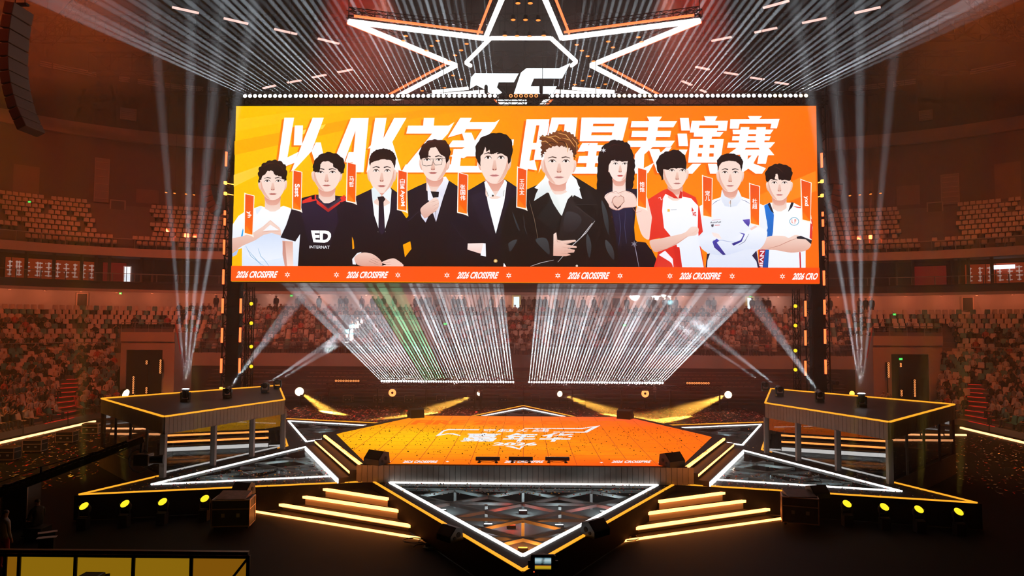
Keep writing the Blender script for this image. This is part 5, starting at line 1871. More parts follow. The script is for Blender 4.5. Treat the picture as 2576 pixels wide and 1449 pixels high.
for tf, q, s, cjk, pos in TAGS:
    q = P(tf, q)
    L = Layer()
    (a, b, c, d) = q
    L.poly([(a[0] - 2.5, a[1] - 4), (a[0] + 3, a[1] - 1), (b[0] - 5, b[1] - 3), (b[0] + 2.2, b[1] - 1.2), (c[0] + 1.2, c[1] - 6), (c[0] + 4, c[1] + 7), (c[0] - 3, c[1] + 3), (d[0] - 2.5, d[1] + 2)], 'FFF4E6')
    L.poly(q, 'F0521C', 'FF6A00')
    L.poly([(d[0], d[1]), (c[0], c[1]), ((d[0] + a[0]) / 2 + 3, (d[1] + a[1]) / 2 + 30)], 'FF7A18', 'FF8410')
    pl = L.done('name_tag')
    T = Layer()
    cx = (a[0] + b[0] + c[0] + d[0]) / 4
    cy = (a[1] + b[1] + c[1] + d[1]) / 4
    w = 12.5
    if cjk:
        n = len(s)
        ht = 13.5
        y = cy - n * ht / 2 - 2
        for i, ch in enumerate(s):
            T.text(ch, [(cx - w / 2, y + ht * (i + .93)), (cx + w / 2, y + ht * (i + .93)), (cx + w / 2, y + ht * i), (cx - w / 2, y + ht * i)], 'FFFFFF', bold=.014)
    elif cjk is None:
        y = a[1] + 21
        for i, ch in enumerate(s[:2]):
            T.text(ch, [(cx - w / 2, y + 13 * (i + .93)), (cx + w / 2, y + 13 * (i + .93)), (cx + w / 2, y + 13 * i), (cx - w / 2, y + 13 * i)], 'FFFFFF', bold=.012)
        T.text(s[3:], [(cx - w / 2, y + 29), (cx - w / 2, y + 69), (cx + w / 2, y + 69), (cx + w / 2, y + 29)], 'FFFFFF', bold=.03)
    else:
        ln = 8.2 * len(s)
        T.text(s, [(cx - w / 2, cy - ln / 2), (cx - w / 2, cy + ln / 2), (cx + w / 2, cy + ln / 2), (cx + w / 2, cy - ln / 2)], 'FFFFFF', bold=.03)
    t = T.done('tag_lettering')
    t.parent = pl
Layer.depth = 300
# ---- running strip at the bottom
L = Layer()
L.poly([(584, 669), (2059, 674), (2060, 714), (583, 709)], 'FF5A12', 'FF4E0C', axis=0)
band = L.done('ticker_band')
T = Layer()
slope = 5 / 1477
for k, x in enumerate((596, 873, 1150, 1428, 1708, 1991)):
    y = 691 + slope * (x - 583)
    s = '2026 CROSSFIRE' if k < 5 else '2026 CRO'
    w = 104 if k < 5 else 64
    T.text(s, [(x - 1, y + 8.5), (x + w - 3, y + 8.5), (x + w + 2, y - 9), (x + 4, y - 9)], 'FFFFFF', bold=.035, shear=.12)
for x in (725, 848, 1002, 1125, 1280, 1403, 1559, 1684, 1840, 1966):
    y = 691 + slope * (x - 583)
    T.poly([(x + (8 if i % 2 == 0 else 3.2) * math.sin(i * PI / 6), y - (8 if i % 2 == 0 else 3.2) * math.cos(i * PI / 6)) for i in range(12)], 'FFFFFF')
    T.poly([(x + 2.6 * math.sin(i * PI / 3), y - 2.6 * math.cos(i * PI / 3)) for i in range(6)], 'FF5A12')
t = T.done('ticker_lettering')
t.parent = band
# ================================================================== everything that hangs and shines above and behind the stage
ROOF = 38.0


def cable(t, a, b, r=.02):
    return MB().tube(a, b, r, 4).build('hanging_cable', 'black_metal', t)


# ---- towers and the lighting truss over the screen
for s, nm in ((-1, 'left'), (1, 'right')):
    xc = s * 19.75
    t = thing('screen_tower', 'black steel tower with glowing red orange light tubes on the %s of the screen' % nm, 'tower', (xc, 47.2, 0))
    MB().truss((xc, 47.2, 0), (xc, 47.2, 23.2), 1.1, 20, .05).build('lattice', 'black_metal', t)
    MB().box((xc - .45, 46.95, .1), (xc + .45, 47.5, 23)).build('black_backing', 'black_matte', t)
    MB().box((xc - 1.2, 46.2, 0), (xc + 1.2, 48.2, .12)).build('base_plate', 'black_metal', t)
    outer = [(382, 418), (530, 541), (549, 567), (603, 640), (678, 715), (751, 788), (825, 862), (902, 938)]
    inner = [(751, 788), (824, 861), (901, 938)]
    if s > 0:
        outer = [(a + 3, b + 3) for a, b in outer]
        inner = [(757, 796), (831, 869), (908, 945)]
    for lst, ox, ix in ((outer, (570, 556), 'o'), (inner, (606.5, 604), 'i')):
        for a, b in lst:
            if s < 0:
                px = 569 - (a - 400) * 12.5 / 520 if ix == 'o' else 606 - (a - 750) * .02
            else:
                px = 2067 + (a - 400) * 10 / 520 if ix == 'o' else 2026
            p, q = V(px, a, 46.3), V(px, b, 46.3)
            x = p.x
            MB().bar((x, 46.3, q.z), (x, 46.3, p.z), .11, .11).build('light_tube', 'led_tower', t)
            MB().bar((x, 46.42, q.z - .1), (x, 46.42, p.z + .1), .16, .1).bar((x, 46.5, (p.z + q.z) / 2), (xc, 47.0, (p.z + q.z) / 2), .06, .06).build('tube_holder', 'black_metal', t)
    for py in ((460, 487, 978) if s < 0 else (456, 492)):
        px = 567 if s < 0 else 2068
        if py > 900:
            px = 556
        p = V(px, py, 46.3)
        MB().box((p.x - .07, 46.2, p.z - .1), (p.x + .07, 46.4, p.z + .1)).bar((p.x, 46.4, p.z), (xc, 47.0, p.z), .05, .05).build('marker_lamp', 'lamp_amber', t)
    # small yellow lamps on a pole beside the tower
    px0 = 632 if s < 0 else 2001
    pole = V(px0 + s * 3, 850, 48.5)
    t2 = thing('lamp_pole', 'slim black pole with four small yellow lamps beside the %s tower' % nm, 'lamp pole', (pole.x, 48.5, 0))
    MB().truss((pole.x, 48.5, 0), (pole.x, 48.5, 9.6), .35, 14, .03).build('pole', 'black_metal', t2)
    for py in ((764, 813, 872, 922) if s < 0 else (770, 819, 882, 930)):
        p = V(px0, py, 48.2)
        MB().lathe([(.10, 0), (.13, .05), (.13, .3)], (p.x, 48.2, p.z), (s * .35, .6, .2), 10).build('lamp_body', 'black_metal', t2)
        MB().lathe([(.13, 0), (.12, .03)], (p.x, 48.2, p.z), (-s * .6, -.75, -.1), 12).build('lens', 'lens_yellow', t2)
tz_ = 22.15
t = thing('lighting_truss', 'long black truss carrying a row of white lamps over the screen', 'truss', (0, 46.2, tz_))
MB().truss((-20.2, 46.3, 22.1), (20.2, 46.3, 22.1), .62, 44, .04).build('lattice', mat('truss_dark', (.014, .009, .008), .8, 0, spec=.08), t)
for x in (-16, -5.5, 1.2, 4.8, 16):
    cable(t, (x, 46.3, 22.4), (x, 46.3, ROOF))
for x in (-2.6, 1.1):
    MB().lathe([(.07, 0), (.12, .1), (.12, .5), (.07, .6)], (x, 46.0, 22.55), (0, 0, 1), 10).build('chain_hoist', 'black_metal', t)
hang = thing('screen_hanger', 'dark rigging beam between the lighting truss and the top edge of the screen', 'beam', (0, 46.3, 21.75))
MB().bar((-19.5, 46.3, 21.76), (19.5, 46.3, 21.76), .2, .06).build('beam_body', 'black_metal', hang)
for s in (-1, 1):
    MB().bar((s * 19.4, 46.6, 21.74), (s * 20.4, 46.4, 22.2), .1, .1).build('end_bracket', 'lens_amber' if 0 else 'truss_dark', hang)


def beam_bar(name, label, group, p0, p1, n, r, dirs, lens, power=0, ang=3, col=(1, 1, 1), body='black_metal', facing=(0, -1, .1), every=1):
    """a bar of n round lamps from p0 to p1"""
    p0, p1 = Vector(p0), Vector(p1)
    c = (p0 + p1) / 2
    t = thing(name, label, 'stage light', c, group)
    d = (p1 - p0)
    L = d.length
    MB().bar(p0 + Vector((0, .2, 0)), p1 + Vector((0, .2, 0)), .2, r * 2.6).build('housing', body, t)
    u = d.normalized()
    for i in range(n):
        p = p0.lerp(p1, (i + .5) / n)
        ax = Vector(facing)
        m = lens[i] if isinstance(lens, (list, tuple)) else lens
        if m == 'lens_ring':
            mb = MB()
            x, y = mb.frame(p, p + ax)
            k = 12
            vs = [p + (x * math.cos(2 * PI * j / k) + y * math.sin(2 * PI * j / k)) * q for q in (r * .55, r) for j in range(k)]
            mb.add(vs, [(j, (j + 1) % k, k + (j + 1) % k, k + j) for j in range(k)])
            mb.lathe([(r * 1.05, .0), (r * 1.05, -.06)][::-1], p + ax * -.012, ax, 12, 1)
            mb.build('lamp_ring', [m, 'black_metal'], t)
        else:
            mb = MB().lathe([(r, 0), (r * .8, .03), (r * .3, .045)], p, ax, 12, 0)
            mb.lathe([(r * .7, -.14), (r * 1.06, -.05), (r * 1.06, -.003)], p, ax, 10, 1)
            mb.build('lamp', [m, 'black_metal'], t)
        if power and m not in ('lens_dark', 'lens_ring') and i % every == 0:
            spot('beam', p + ax.normalized() * .16 - Vector(dirs[i]).normalized() * .32, dirs[i], ang, power * every * R.choice((.35, .7, 1, 1, 1.3, 1.9)), col, .014, .5)
    return t


# row over the screen: 11 bars of 10 lamps
NB = 11
xa, xb = V(610, 242, 45.8).x, V(2036, 242, 45.8).x
zz = V(1300, 241, 45.8).z
for b in range(NB):
    p0 = Vector((xa + (xb - xa) * b / NB, 45.8, zz))
    p1 = Vector((xa + (xb - xa) * (b + .985) / NB, 45.8, zz))
    xs = [p0.x + (p1.x - p0.x) * (i + .5) / 10 for i in range(10)]
    dirs = [(math.sin(math.radians(66) * x / 18.6), -.18, math.cos(math.radians(66) * x / 18.6)) for x in xs]
    if b == 5:
        lens = ['lens_dark'] * 2 + ['lens_ring'] * 6 + ['lens_dark'] * 2
    elif b % 3 == 1 and b not in (4, 6):
        lens = ['lens_white'] * 3 + ['lens_warm'] * 2 + ['lens_white'] * 3 + ['lens_warm'] * 2
    else:
        lens = ['lens_white'] * 10
    where = 'middle bar with unlit and orange lamps' if b == 5 else 'bar of white lamps, %s from the %s end' % (ords[b if b < 5 else 10 - b], 'left' if b < 5 else 'right')
    beam_bar('beam_bar', '%s of the row above the screen' % where, 'beam bars above the screen', p0, p1, 10, .125, dirs, lens, 250000, 2.3, (.80, .90, 1), facing=(0, -1, .1))
# row behind the stage: 6 + 6 bars of 9 lamps on a low truss
t = thing('floor_truss', 'low black truss behind the stage carrying the row of small white lamps', 'truss', (0, 57.3, 0))
MB().truss((-16.2, 57.4, 1.95), (16.2, 57.4, 1.95), .4, 50, .03).build('lattice', 'black_metal', t)
for k in range(9):
    x = -16 + 4 * k
    MB().box((x - .06, 57.34, .06), (x + .06, 57.46, 1.8)).box((x - .4, 57.1, 0), (x + .4, 57.7, .06)).build('leg', 'black_metal', t)
for s, xa, xb, nm in ((-1, -11.7, -.72, 'left'), (1, .36, 11.4, 'right')):
    for b in range(6):
        p0 = Vector((xa + (xb - xa) * b / 6, 57, 2.38))
        p1 = Vector((xa + (xb - xa) * (b + .99) / 6, 57, 2.38))
        xs = [p0.x + (p1.x - p0.x) * (i + .5) / 9 for i in range(9)]
        an = [math.radians((4 + 41 * (abs(x) / 11.5) ** 1.0)) * (1 if x > 0 else -1) for x in xs]
        dirs = [(math.sin(a), -.02, math.cos(a)) for a in an]
        k = (6 - b) if s < 0 else b + 1
        col = (.35, 1, .55) if (s < 0 and b == 2) else (.80, .92, 1)
        pw = 480000 if col[0] < .5 else 560000
        bar_ = beam_bar('beam_bar', 'bar of small white lamps behind the stage, %s from the middle on the %s' % (ords[k - 1], nm), 'beam bars behind the stage', p0, p1, 9, .078, dirs, 'lens_white', pw, 2.5, col, facing=(0, -1, .15))
for xa, xb, nm in ((-15.45, -13.4, 'left'), (13.2, 15.1, 'right')):
    beam_bar('beam_bar', 'bar of orange ringed lamps at the %s end of the row behind the stage' % nm, 'orange ring bars behind the stage', (xa, 57, 2.38), (xb, 57, 2.38), 10, .085, None, 'lens_ring', facing=(0, -1, .1))
# vertical bars of ring lamps in the corner entrances
for px, pys, nm in ((404, [907 + 5 * i for i in range(7)], 'tall upper right bar of orange rings in the left corner entrance'), (369, [909, 914.5], 'pair of orange rings at the top of the left corner entrance'),
                    (336, [949 + 5.6 * i for i in range(8)], 'tall lower left bar of orange rings in the left corner entrance'), (368.5, [976.5, 982, 987.5], 'three orange rings low in the left corner entrance'),
                    (2235, [914 + 5.6 * i for i in range(7)], 'tall upper left bar of orange rings in the right corner entrance'), (2266, [915.5, 921], 'pair of orange rings at the top of the right corner entrance'),
                    (2301, [957 + 5.6 * i for i in range(8)], 'tall lower right bar of orange rings in the right corner entrance'), (2268, [983, 989, 994.5], 'three orange rings low in the right corner entrance')):
    n = len(pys)
    a, b = V(px, pys[0] - 2.6, 61.8), V(px, pys[-1] + 2.6, 61.8)
    r = .085
    t = beam_bar('ring_lamp_bar', nm, None, (a.x, 61.8, b.z), (a.x, 61.8, a.z), n, r, None, 'lens_ring', facing=(0, -1, 0))
    MB().bar((a.x, 62.02, .0), (a.x, 62.02, a.z), .06, .06).build('stand_pole', 'black_metal', t)

# ---- the ceiling star
def on(px, py, z):
    p = G(px, py, z)
    return Vector((p.x, p.y, z))


ZC = 26.0
sc = 18.9
cy = 50.0
pts = [(0, -.84), (.134, -.255), (.58, -.395), (.261, 0), (.58, .395), (.134, .30), (0, .80)]
pts = pts + [(-x, y) for x, y in pts[-2:0:-1]]
starp = [Vector((x * sc - .1, cy + y * sc, ZC)) for x, y in pts]
t = thing('star_light', 'giant six pointed star outlined in white light hanging under the roof', 'light sculpture', (0, cy, ZC))
n = len(starp)
for i in range(n):
    a, b = starp[i], starp[(i + 1) % n]
    d = (b - a).normalized()
    o = Vector((d.y, -d.x, 0))
    MB().bar(a, b, .25, .25).build('white_tube', mat('star_white', (0, 0, 0), emit=(1, .96, .93), es=2.6), t)
    MB().bar(a + o * .55 + d * .3 + Vector((0, 0, .15)), b + o * .55 - d * .3 + Vector((0, 0, .15)), .12, .12).build('red_tube', mat('star_red', (0, 0, 0), emit=(1, .14, .04), es=2.6), t)
    MB().truss(a + Vector((0, 0, .55)), b + Vector((0, 0, .55)), .5, max(3, int((b - a).length / .8)), .03).bar(a + Vector((0, 0, .2)), a + Vector((0, 0, .4)), .1, .1).build('carrier_truss', 'truss_dark', t)
    cable(t, a + Vector((0, 0, .5)), (a.x, a.y, ROOF), .025)
hexp = [on(*p, ZC) for p in ((1185, 166), (1172, 158), (1234, 96), (1386, 96), (1450, 155), (1437, 166))]
for a, b in zip(hexp, hexp[1:]):
    MB().bar(a, b, .2, .2).build('hexagon_tube', 'star_white', t)
    cable(t, a, (a.x, a.y, ROOF), .02)
for p in ((1125, 165), (1540, 170)):
    pass
for a, b in (((1088, 231), (1178, 222)), ((1440, 222), (1545, 231))):
    MB().bar(on(*a, ZC), on(*b, ZC), .2, .2).build('white_tube', 'star_white', t)
# amber downlights inside the star
k = 0
lows = []
for px, py in ((1291, 44), (1322, 44), (1354, 45), (1270, 84), (1301, 85), (1332, 86), (1368, 84), (1021, 85), (1015, 97), (1101, 97), (1086, 110), (1073, 122), (1174, 105), (1160, 121), (1145, 134), (1130, 148), (1099, 190), (1160, 195), (1140, 185), (1118, 216), (1062, 224),
               (1606, 88), (1614, 100), (1530, 99), (1542, 114), (1451, 107), (1464, 122), (1478, 136), (1493, 149), (1483, 187), (1465, 198), (1523, 207), (1505, 216), (1446, 208), (1303, 2), (1334, 2)):
    p = on(px, py, ZC + .2)
    side = 'left' if px < 1310 else 'right'
    o = MB()
    o.lathe([(.11, .0), (.15, .02)], (p.x, p.y, p.z - .17), (0, 0, 1), 10, 0)
    o.lathe([(.16, .0), (.13, .28), (.05, .34)], (p.x, p.y, p.z - .15), (0, 0, 1), 10, 1)
    o.tube((p.x, p.y, p.z + .15), (p.x, p.y, ROOF), .012, 4, 1)
    o = o.build('star_downlight', ['lens_amber', 'black_metal'])
    tag(o, 'small amber downlight hanging inside the %s half of the ceiling star' % side, 'lamp', 'amber downlights, %s half of the star' % side)
# ---- white logo sign hanging in the star
ZL = tz(840, 0, 2.6833)
logo1 = [(918, 600), (924, 525), (950, 495), (1247, 496), (1215, 556), (1112, 556), (1100, 590), (1135, 625), (1085, 655), (1020, 605), (962, 575)]
logo2 = [(1212, 640), (1262, 490), (1300, 460), (1520, 460), (1597, 425), (1540, 530), (1350, 530), (1328, 583), (1505, 583), (1475, 640)]
bars = [[(1090, 665), (1300, 665), (1300, 682), (1100, 682)], [(1105, 690), (1305, 690), (1300, 704), (1120, 704)], [(1130, 712), (1290, 712), (1280, 728), (1145, 728)]]
LY = 50.5
lc = V(1308, 215, LY)
t = thing('logo_sign', 'big white glowing winged emblem sign hanging inside the ceiling star', 'sign', (lc.x, LY, lc.z))
mat('sign_white', (0, 0, 0), emit=(.86, .96, 1), es=1.7)
for sh, nm in ((logo1, 'wing_shape'), (logo2, 'letter_shape'), (bars[0], 'stripe'), (bars[1], 'stripe'), (bars[2], 'stripe')):
    w = [V(*ZL(*p), LY) for p in sh]
    q = [Vector((p.x, p.z, 0)) for p in w]
    tri = tessellate_polygon([q])
    m_ = len(w)
    mb = MB()
    mb.add([(p.x, LY, p.z) for p in w], tri, 0)
    mb.add([(p.x, LY + .25, p.z) for p in w], [x[::-1] for x in tri], 1)
    mb.add([(p.x, y, p.z) for y in (LY, LY + .25) for p in w], [(i, (i + 1) % m_, m_ + (i + 1) % m_, m_ + i) for i in range(m_)], 1)
    mb.build(nm, ['sign_white', 'black_metal'], t)
fr = MB()
for x in (-3, -1, 1, 3):
    fr.bar((lc.x + x, LY + .35, lc.z - 2.4), (lc.x + x, LY + .35, lc.z + 1.2), .06, .06)
for z in (-2.3, -1.2, 0, 1.1):
    fr.bar((lc.x - 3.2, LY + .32, lc.z + z), (lc.x + 3.2, LY + .32, lc.z + z), .06, .06)
fr.build('back_frame', 'black_metal', t)
for x in (-2, 2):
    cable(t, (lc.x + x, LY + .35, lc.z + 1.1), (lc.x + x, LY + .35, ROOF))
# ---- hanging light battens
BAT = [((433, 18), (500, 33)), ((563, 46), (624, 60)), ((690, 73), (747, 86)), ((800, 97), (853, 110)), ((662, 222), (693, 215)), ((723, 208), (757, 202)), ((786, 195), (820, 188)), ((850, 182), (885, 175)),
       ((2150, 33), (2215, 18)), ((2018, 58), (2080, 45)), ((1898, 82), (1955, 70)), ((1790, 103), (1840, 93)), ((1750, 168), (1784, 175)), ((1822, 182), (1856, 188)), ((1888, 195), (1922, 200)), ((1950, 207), (1983, 212)),
       ((1716, 204), (1740, 214)), ((1762, 226), (1776, 232)), ((1920, 20), (1985, 2))]
for k, (a, b) in enumerate(BAT):
    z = 30.0
    p, q = on(*a, z), on(*b, z)
    side = 'left' if a[0] < 1300 else 'right'
    row = 'upper' if a[1] < 120 else 'lower'
    idx = [i for i, (c, d) in enumerate(BAT) if (c[0] < 1300) == (a[0] < 1300) and (c[1] < 120) == (a[1] < 120)]
    idx.sort(key=lambda i: BAT[i][0][0])
    t = thing('light_batten', 'pink white light batten, %s from left in the %s %s ceiling row' % (ords[idx.index(k)], row, side), 'light', (p + q) / 2, 'ceiling light battens')
    MB().bar(p, q, .22, .10).build('glow_tube', 'batten_glow', t)
    MB().bar(p + Vector((0, 0, .13)), q + Vector((0, 0, .13)), .2, .14).build('housing', 'black_metal', t)
    for w in (p, q):
        MB().tube(w + Vector((0, 0, .15)), (w.x, w.y, ROOF), .015, 4).build('hanging_cable', 'black_metal', t)
# dark roof trusses
for k, (y, z) in enumerate(((52, 33.5), (62, 34), (72, 34.5), (80, 35))):
    tag(MB().truss((-46, y, z), (46, y, z), 1.4, 40, .07, h=2).tube((-40, y, z + .9), (-40, y, ROOF), .08).tube((0, y, z + .9), (0, y, ROOF), .08).tube((40, y, z + .9), (40, y, ROOF), .08).build('roof_truss', 'truss_dark'),
        'dark roof truss crossing the hall, %s from the camera side' % ords[k], 'truss', 'roof trusses')
for s, nm in ((-1, 'left'), (1, 'right')):
    for k, (x0_, y0_, x1_, y1_) in enumerate(((20, 40, 44, 62), (26, 34, 46, 50))):
        tag(MB().truss((s * x0_, y0_, 33), (s * x1_, y1_, 33), .9, 26, .05).tube((s * x0_, y0_, 33.4), (s * x0_, y0_, ROOF), .06).tube((s * x1_, y1_, 33.4), (s * x1_, y1_, ROOF), .06).build('diagonal_truss', 'truss_dark'),
            'slanting dark truss under the roof on the %s, the %s one' % (nm, 'longer' if k == 0 else 'shorter'), 'truss')
# wash lamp housings
for w in WASH:
    p, q = Vector(w[0]), Vector(w[1])
    d = (q - p).normalized()
    o = MB().lathe([(.34, .0), (.30, -.25), (.2, -.6), (.1, -.7)][::-1], p - d * .42, d, 14).tube(p - d * .7, (p.x, p.y, ROOF), .04)
    tag(o.build('wash_lamp', 'black_metal'), 'black housing of an unseen wash light under the roof', 'lamp', 'roof wash lamps')


# ---- hanging loudspeaker arrays
def line_array(pxs, D, w, h, label, cabmat='black_plastic', face_=-1):
    """pxs: photo points down the array; boxes hang one under the other along the curve"""
    P3 = [V(px, py, D) for px, py in pxs]
    t = thing('line_array', label, 'loudspeaker', (P3[0].x, D, P3[0].z))
    for a, b in zip(P3, P3[1:]):
        d = (a - b).normalized()
        c = (a + b) / 2
        x = Vector((d.z, 0, -d.x)).normalized()
        m = Matrix((x, Vector((0, 1, 0)), d)).transposed().to_4x4()
        m.translation = c
        L = (a - b).length
        MB().bevbox((-w / 2, -h / 2, -L * .46), (w / 2, h / 2, L * .46), .03, 0, m).build('cabinet', cabmat, t)
        MB().box((w / 2 * face_ - .01, -h * .42, -L * .38), (w / 2 * face_ + .01, h * .42, L * .38), 0, m).build('grille', 'grille', t)
    top = P3[0]
    MB().bar((top.x - w * .8, D, top.z + .12), (top.x + w * .8, D, top.z + .12), .2, .1).build('rigging_frame', 'black_metal', t)
    for q in (-w * .5, w * .5):
        cable(t, (top.x + q, D, top.z + .1), (top.x + q, D, ROOF), .02)
    return t


mat('speaker_brown', (.12, .055, .035), .6)
line_array([(50, 18), (43, 50), (38, 85), (35, 120), (34, 155), (36, 190), (41, 222), (48, 252), (57, 282), (69, 308), (80, 332)], 31, .45, 1.3, 'large dark curved loudspeaker array hanging at the upper left edge', 'speaker_brown')
line_array([(528, 470), (530, 484), (533, 498), (537, 511), (543, 523), (551, 535)], 50, .7, 1.3, 'smaller curved loudspeaker array hanging left of the screen', 'speaker_brown')
line_array([(2099, 468), (2097, 482), (2094, 496), (2091, 509), (2086, 521), (2079, 533)], 50, .7, 1.3, 'smaller curved loudspeaker array hanging right of the screen', 'speaker_brown', 1)
# ochre drape wrapped round the base of the big array (cut by the frame)
# ---- moving head lamps
def mover(p, d, label, group, lens='lens_white', r=.17, beams=(), power=0, ang=2.5, col=(.85, .93, 1), base_on=None, sc_=1.0, lensr=None):
    p, d = Vector(p), Vector(d).normalized()
    t = thing('moving_head', label, 'stage light', p, group)
    s = sc_
    head = p + Vector((0, 0, .52 * s))
    MB().bevbox((p.x - .22 * s, p.y - .2 * s, p.z + .003), (p.x + .22 * s, p.y + .2 * s, p.z + .16 * s), .02).build('base', 'black_plastic', t)
    y = MB()
    for q in (-1, 1):
        y.box((p.x + q * .24 * s - .03, p.y - .07, p.z + .18 * s), (p.x + q * .24 * s + .03, p.y + .07, p.z + .6 * s))
    y.box((p.x - .27 * s, p.y - .08, p.z + .16 * s), (p.x + .27 * s, p.y + .08, p.z + .22 * s))
    y.build('yoke', 'black_plastic', t)
    MB().lathe([(.10 * s, -.28 * s), (.19 * s, -.2 * s), (.19 * s, .1 * s), (.17 * s, .26 * s)], head, d, 14).build('head', 'black_plastic', t)
    lr = lensr or .15 * s
    MB().lathe([(lr, .0), (lr * .7, .03)], head + d * .262 * s, d, 16).build('lens', lens, t)
    for b in beams or ([d] if power else []):
        spot('beam', head + Vector(b).normalized() * .42 * s, b, ang, power, col, .05, .7)
    return t


def aim(p, px, py, D):
    return V(px, py, D) - Vector(p)


mat('lens_blaze', (0, 0, 0), emit=(.92, .96, 1), es=14, sample=False)
for px, py, tg, s, lb, pw in ((466, 1012, 0, .8, 'bright moving head lamp shooting a fan of beams straight up from the left booth roof', 0), (572, 1002, (762, 735), .8, 'moving head lamp leaning right at the front edge of the left booth roof', 5),
                              (667, 988, (800, 880), .8, 'front moving head lamp of the pair at right end of left booth roof', 4), (698, 978, (800, 895), .8, 'rear moving head lamp of the pair at right end of left booth roof', 3),
                              (2168, 1024, 0, .8, 'bright moving head lamp shooting a fan of beams straight up from the right booth roof', 0), (2062, 1011, (1880, 735), .8, 'moving head lamp leaning left at the front edge of the right booth roof', 5),
                              (1961, 997, (1800, 850), .8, 'front moving head lamp of the pair at left end of right booth roof', 4), (1925, 985, (1770, 860), .8, 'rear moving head lamp of the pair at left end of right booth roof', 3)):
    p = G(px, py, ZB)
    p = Vector((p.x, p.y, ZB))
    if tg == 0:
        sgn = -1 if px < 1300 else 1
        fan = [(sgn * a, .05 + .1 * (k % 2), 1) for k, a in enumerate((-.13, -.075, -.035, .0, .04, .085, .14))]
        mover(p, (0, .05, 1), lb, None, 'lens_blaze', beams=fan, power=800000, ang=2.0, sc_=s, lensr=.17)
    else:
        d = aim(p + Vector((0, 0, .45)), *tg, 52)
        side = Vector((d.z, 0, -d.x)).normalized()
        bs = [d.normalized() + side * k for k in (-.03, 0, .03)] if pw == 5 else ([d.normalized() + side * k for k in (-.012, .012)] if pw == 4 else [d])
        mover(p, d, lb, None, 'lens_blaze', beams=bs, power=900000 if pw == 5 else 600000, ang=2.0, sc_=s)
# round follow lamps on stands behind the stage
for px, py, tgt, lens, r, lb in ((753, 985, (826, 1036), 'lens_warm', .36, 'big round white lamp behind the stage, nearest the left booth'), (316, 991, (420, 1010), 'lens_warm', .40, 'big round white lamp glowing behind the left booth roof'),
                                 (1205, 990, (1060, 1042), 'lens_warm', .18, 'lamp on a stand beside the operator at the back of the stage'), (1408, 991, (1560, 1046), 'lens_warm', .24, 'round lamp right of the middle behind the stage throwing a yellow beam'),
                                 (1832, 993, (1660, 1058), 'lens_warm', .30, 'round lamp behind the stage nearest the right booth'), (987, 988, None, 'lens_ring', .32, 'orange ring lamp behind the stage on the left'),
                                 (1623, 990, None, 'lens_ring', .32, 'orange ring lamp behind the stage on the right'), (2143, 990, None, 'lamp_amber', .22, 'small orange lamp glowing behind the right booth roof')):
    D = 59.0
    p = V(px, py, D)
    t = thing('follow_lamp', lb, 'stage light', (p.x, D, 0))
    d = Vector((0, -1, 0))
    if tgt:
        q = G(*tgt, 0.02)
        d2 = (q - p).normalized()
        d = (d2 + Vector((0, -.9, .1))).normalized()
        spot('beam', p + d2 * .5, d2, 11, 560000, (1, .47, .06), .12, .5)
    if lens == 'lens_ring':
        k = 20
        mb = MB()
        x, y = mb.frame(p, p + d)
        vs = [p + d * .02 + (x * math.cos(2 * PI * j / k) + y * math.sin(2 * PI * j / k)) * q for q in (r * .32, r) for j in range(k)]
        mb.add(vs, [(j, (j + 1) % k, k + (j + 1) % k, k + j) for j in range(k)])
        mb.build('ring_lens', mat('ring_hot', (0, 0, 0), emit=(1, .30, .08), es=2.5), t)
    else:
        MB().lathe([(r, .0), (r * .8, .04), (r * .3, .07)], p + d * .02, d, 18).build('lens', 'lens_warm' if lens != 'lamp_amber' else 'lamp_amber', t)
    MB().lathe([(r * .6, -.4), (r * 1.06, -.2), (r * 1.08, .0)], p, d, 16).build('lamp_body', 'black_metal', t)
    MB().bar((p.x, D + .25, .05), (p.x, D + .25, p.z), .06, .06).build('stand_pole', 'black_metal', t)
    MB().box((p.x - .35, D - .1, 0), (p.x + .35, D + .6, .05)).build('stand_base', 'black_metal', t)
# desks / low scaffold frames beside them
for px, lb in ((760, 'left'), (1215, 'middle left'), (1432, 'middle right'), (1790, 'right')):
    p = G(px + 18, 1024, 0)
    t = thing('scaffold_frame', 'low black pipe frame behind the stage, the %s one' % lb, 'frame', (p.x, p.y, 0), 'pipe frames behind the stage')
    MB().bar((p.x - .8, p.y, 1.0), (p.x + .8, p.y, 1.0), .06, .06).build('top_pipe', 'black_metal', t)
    for q in (-.75, .75):
        MB().bar((p.x + q, p.y, 0), (p.x + q, p.y, 1.0), .06, .06).build('leg', 'black_metal', t)
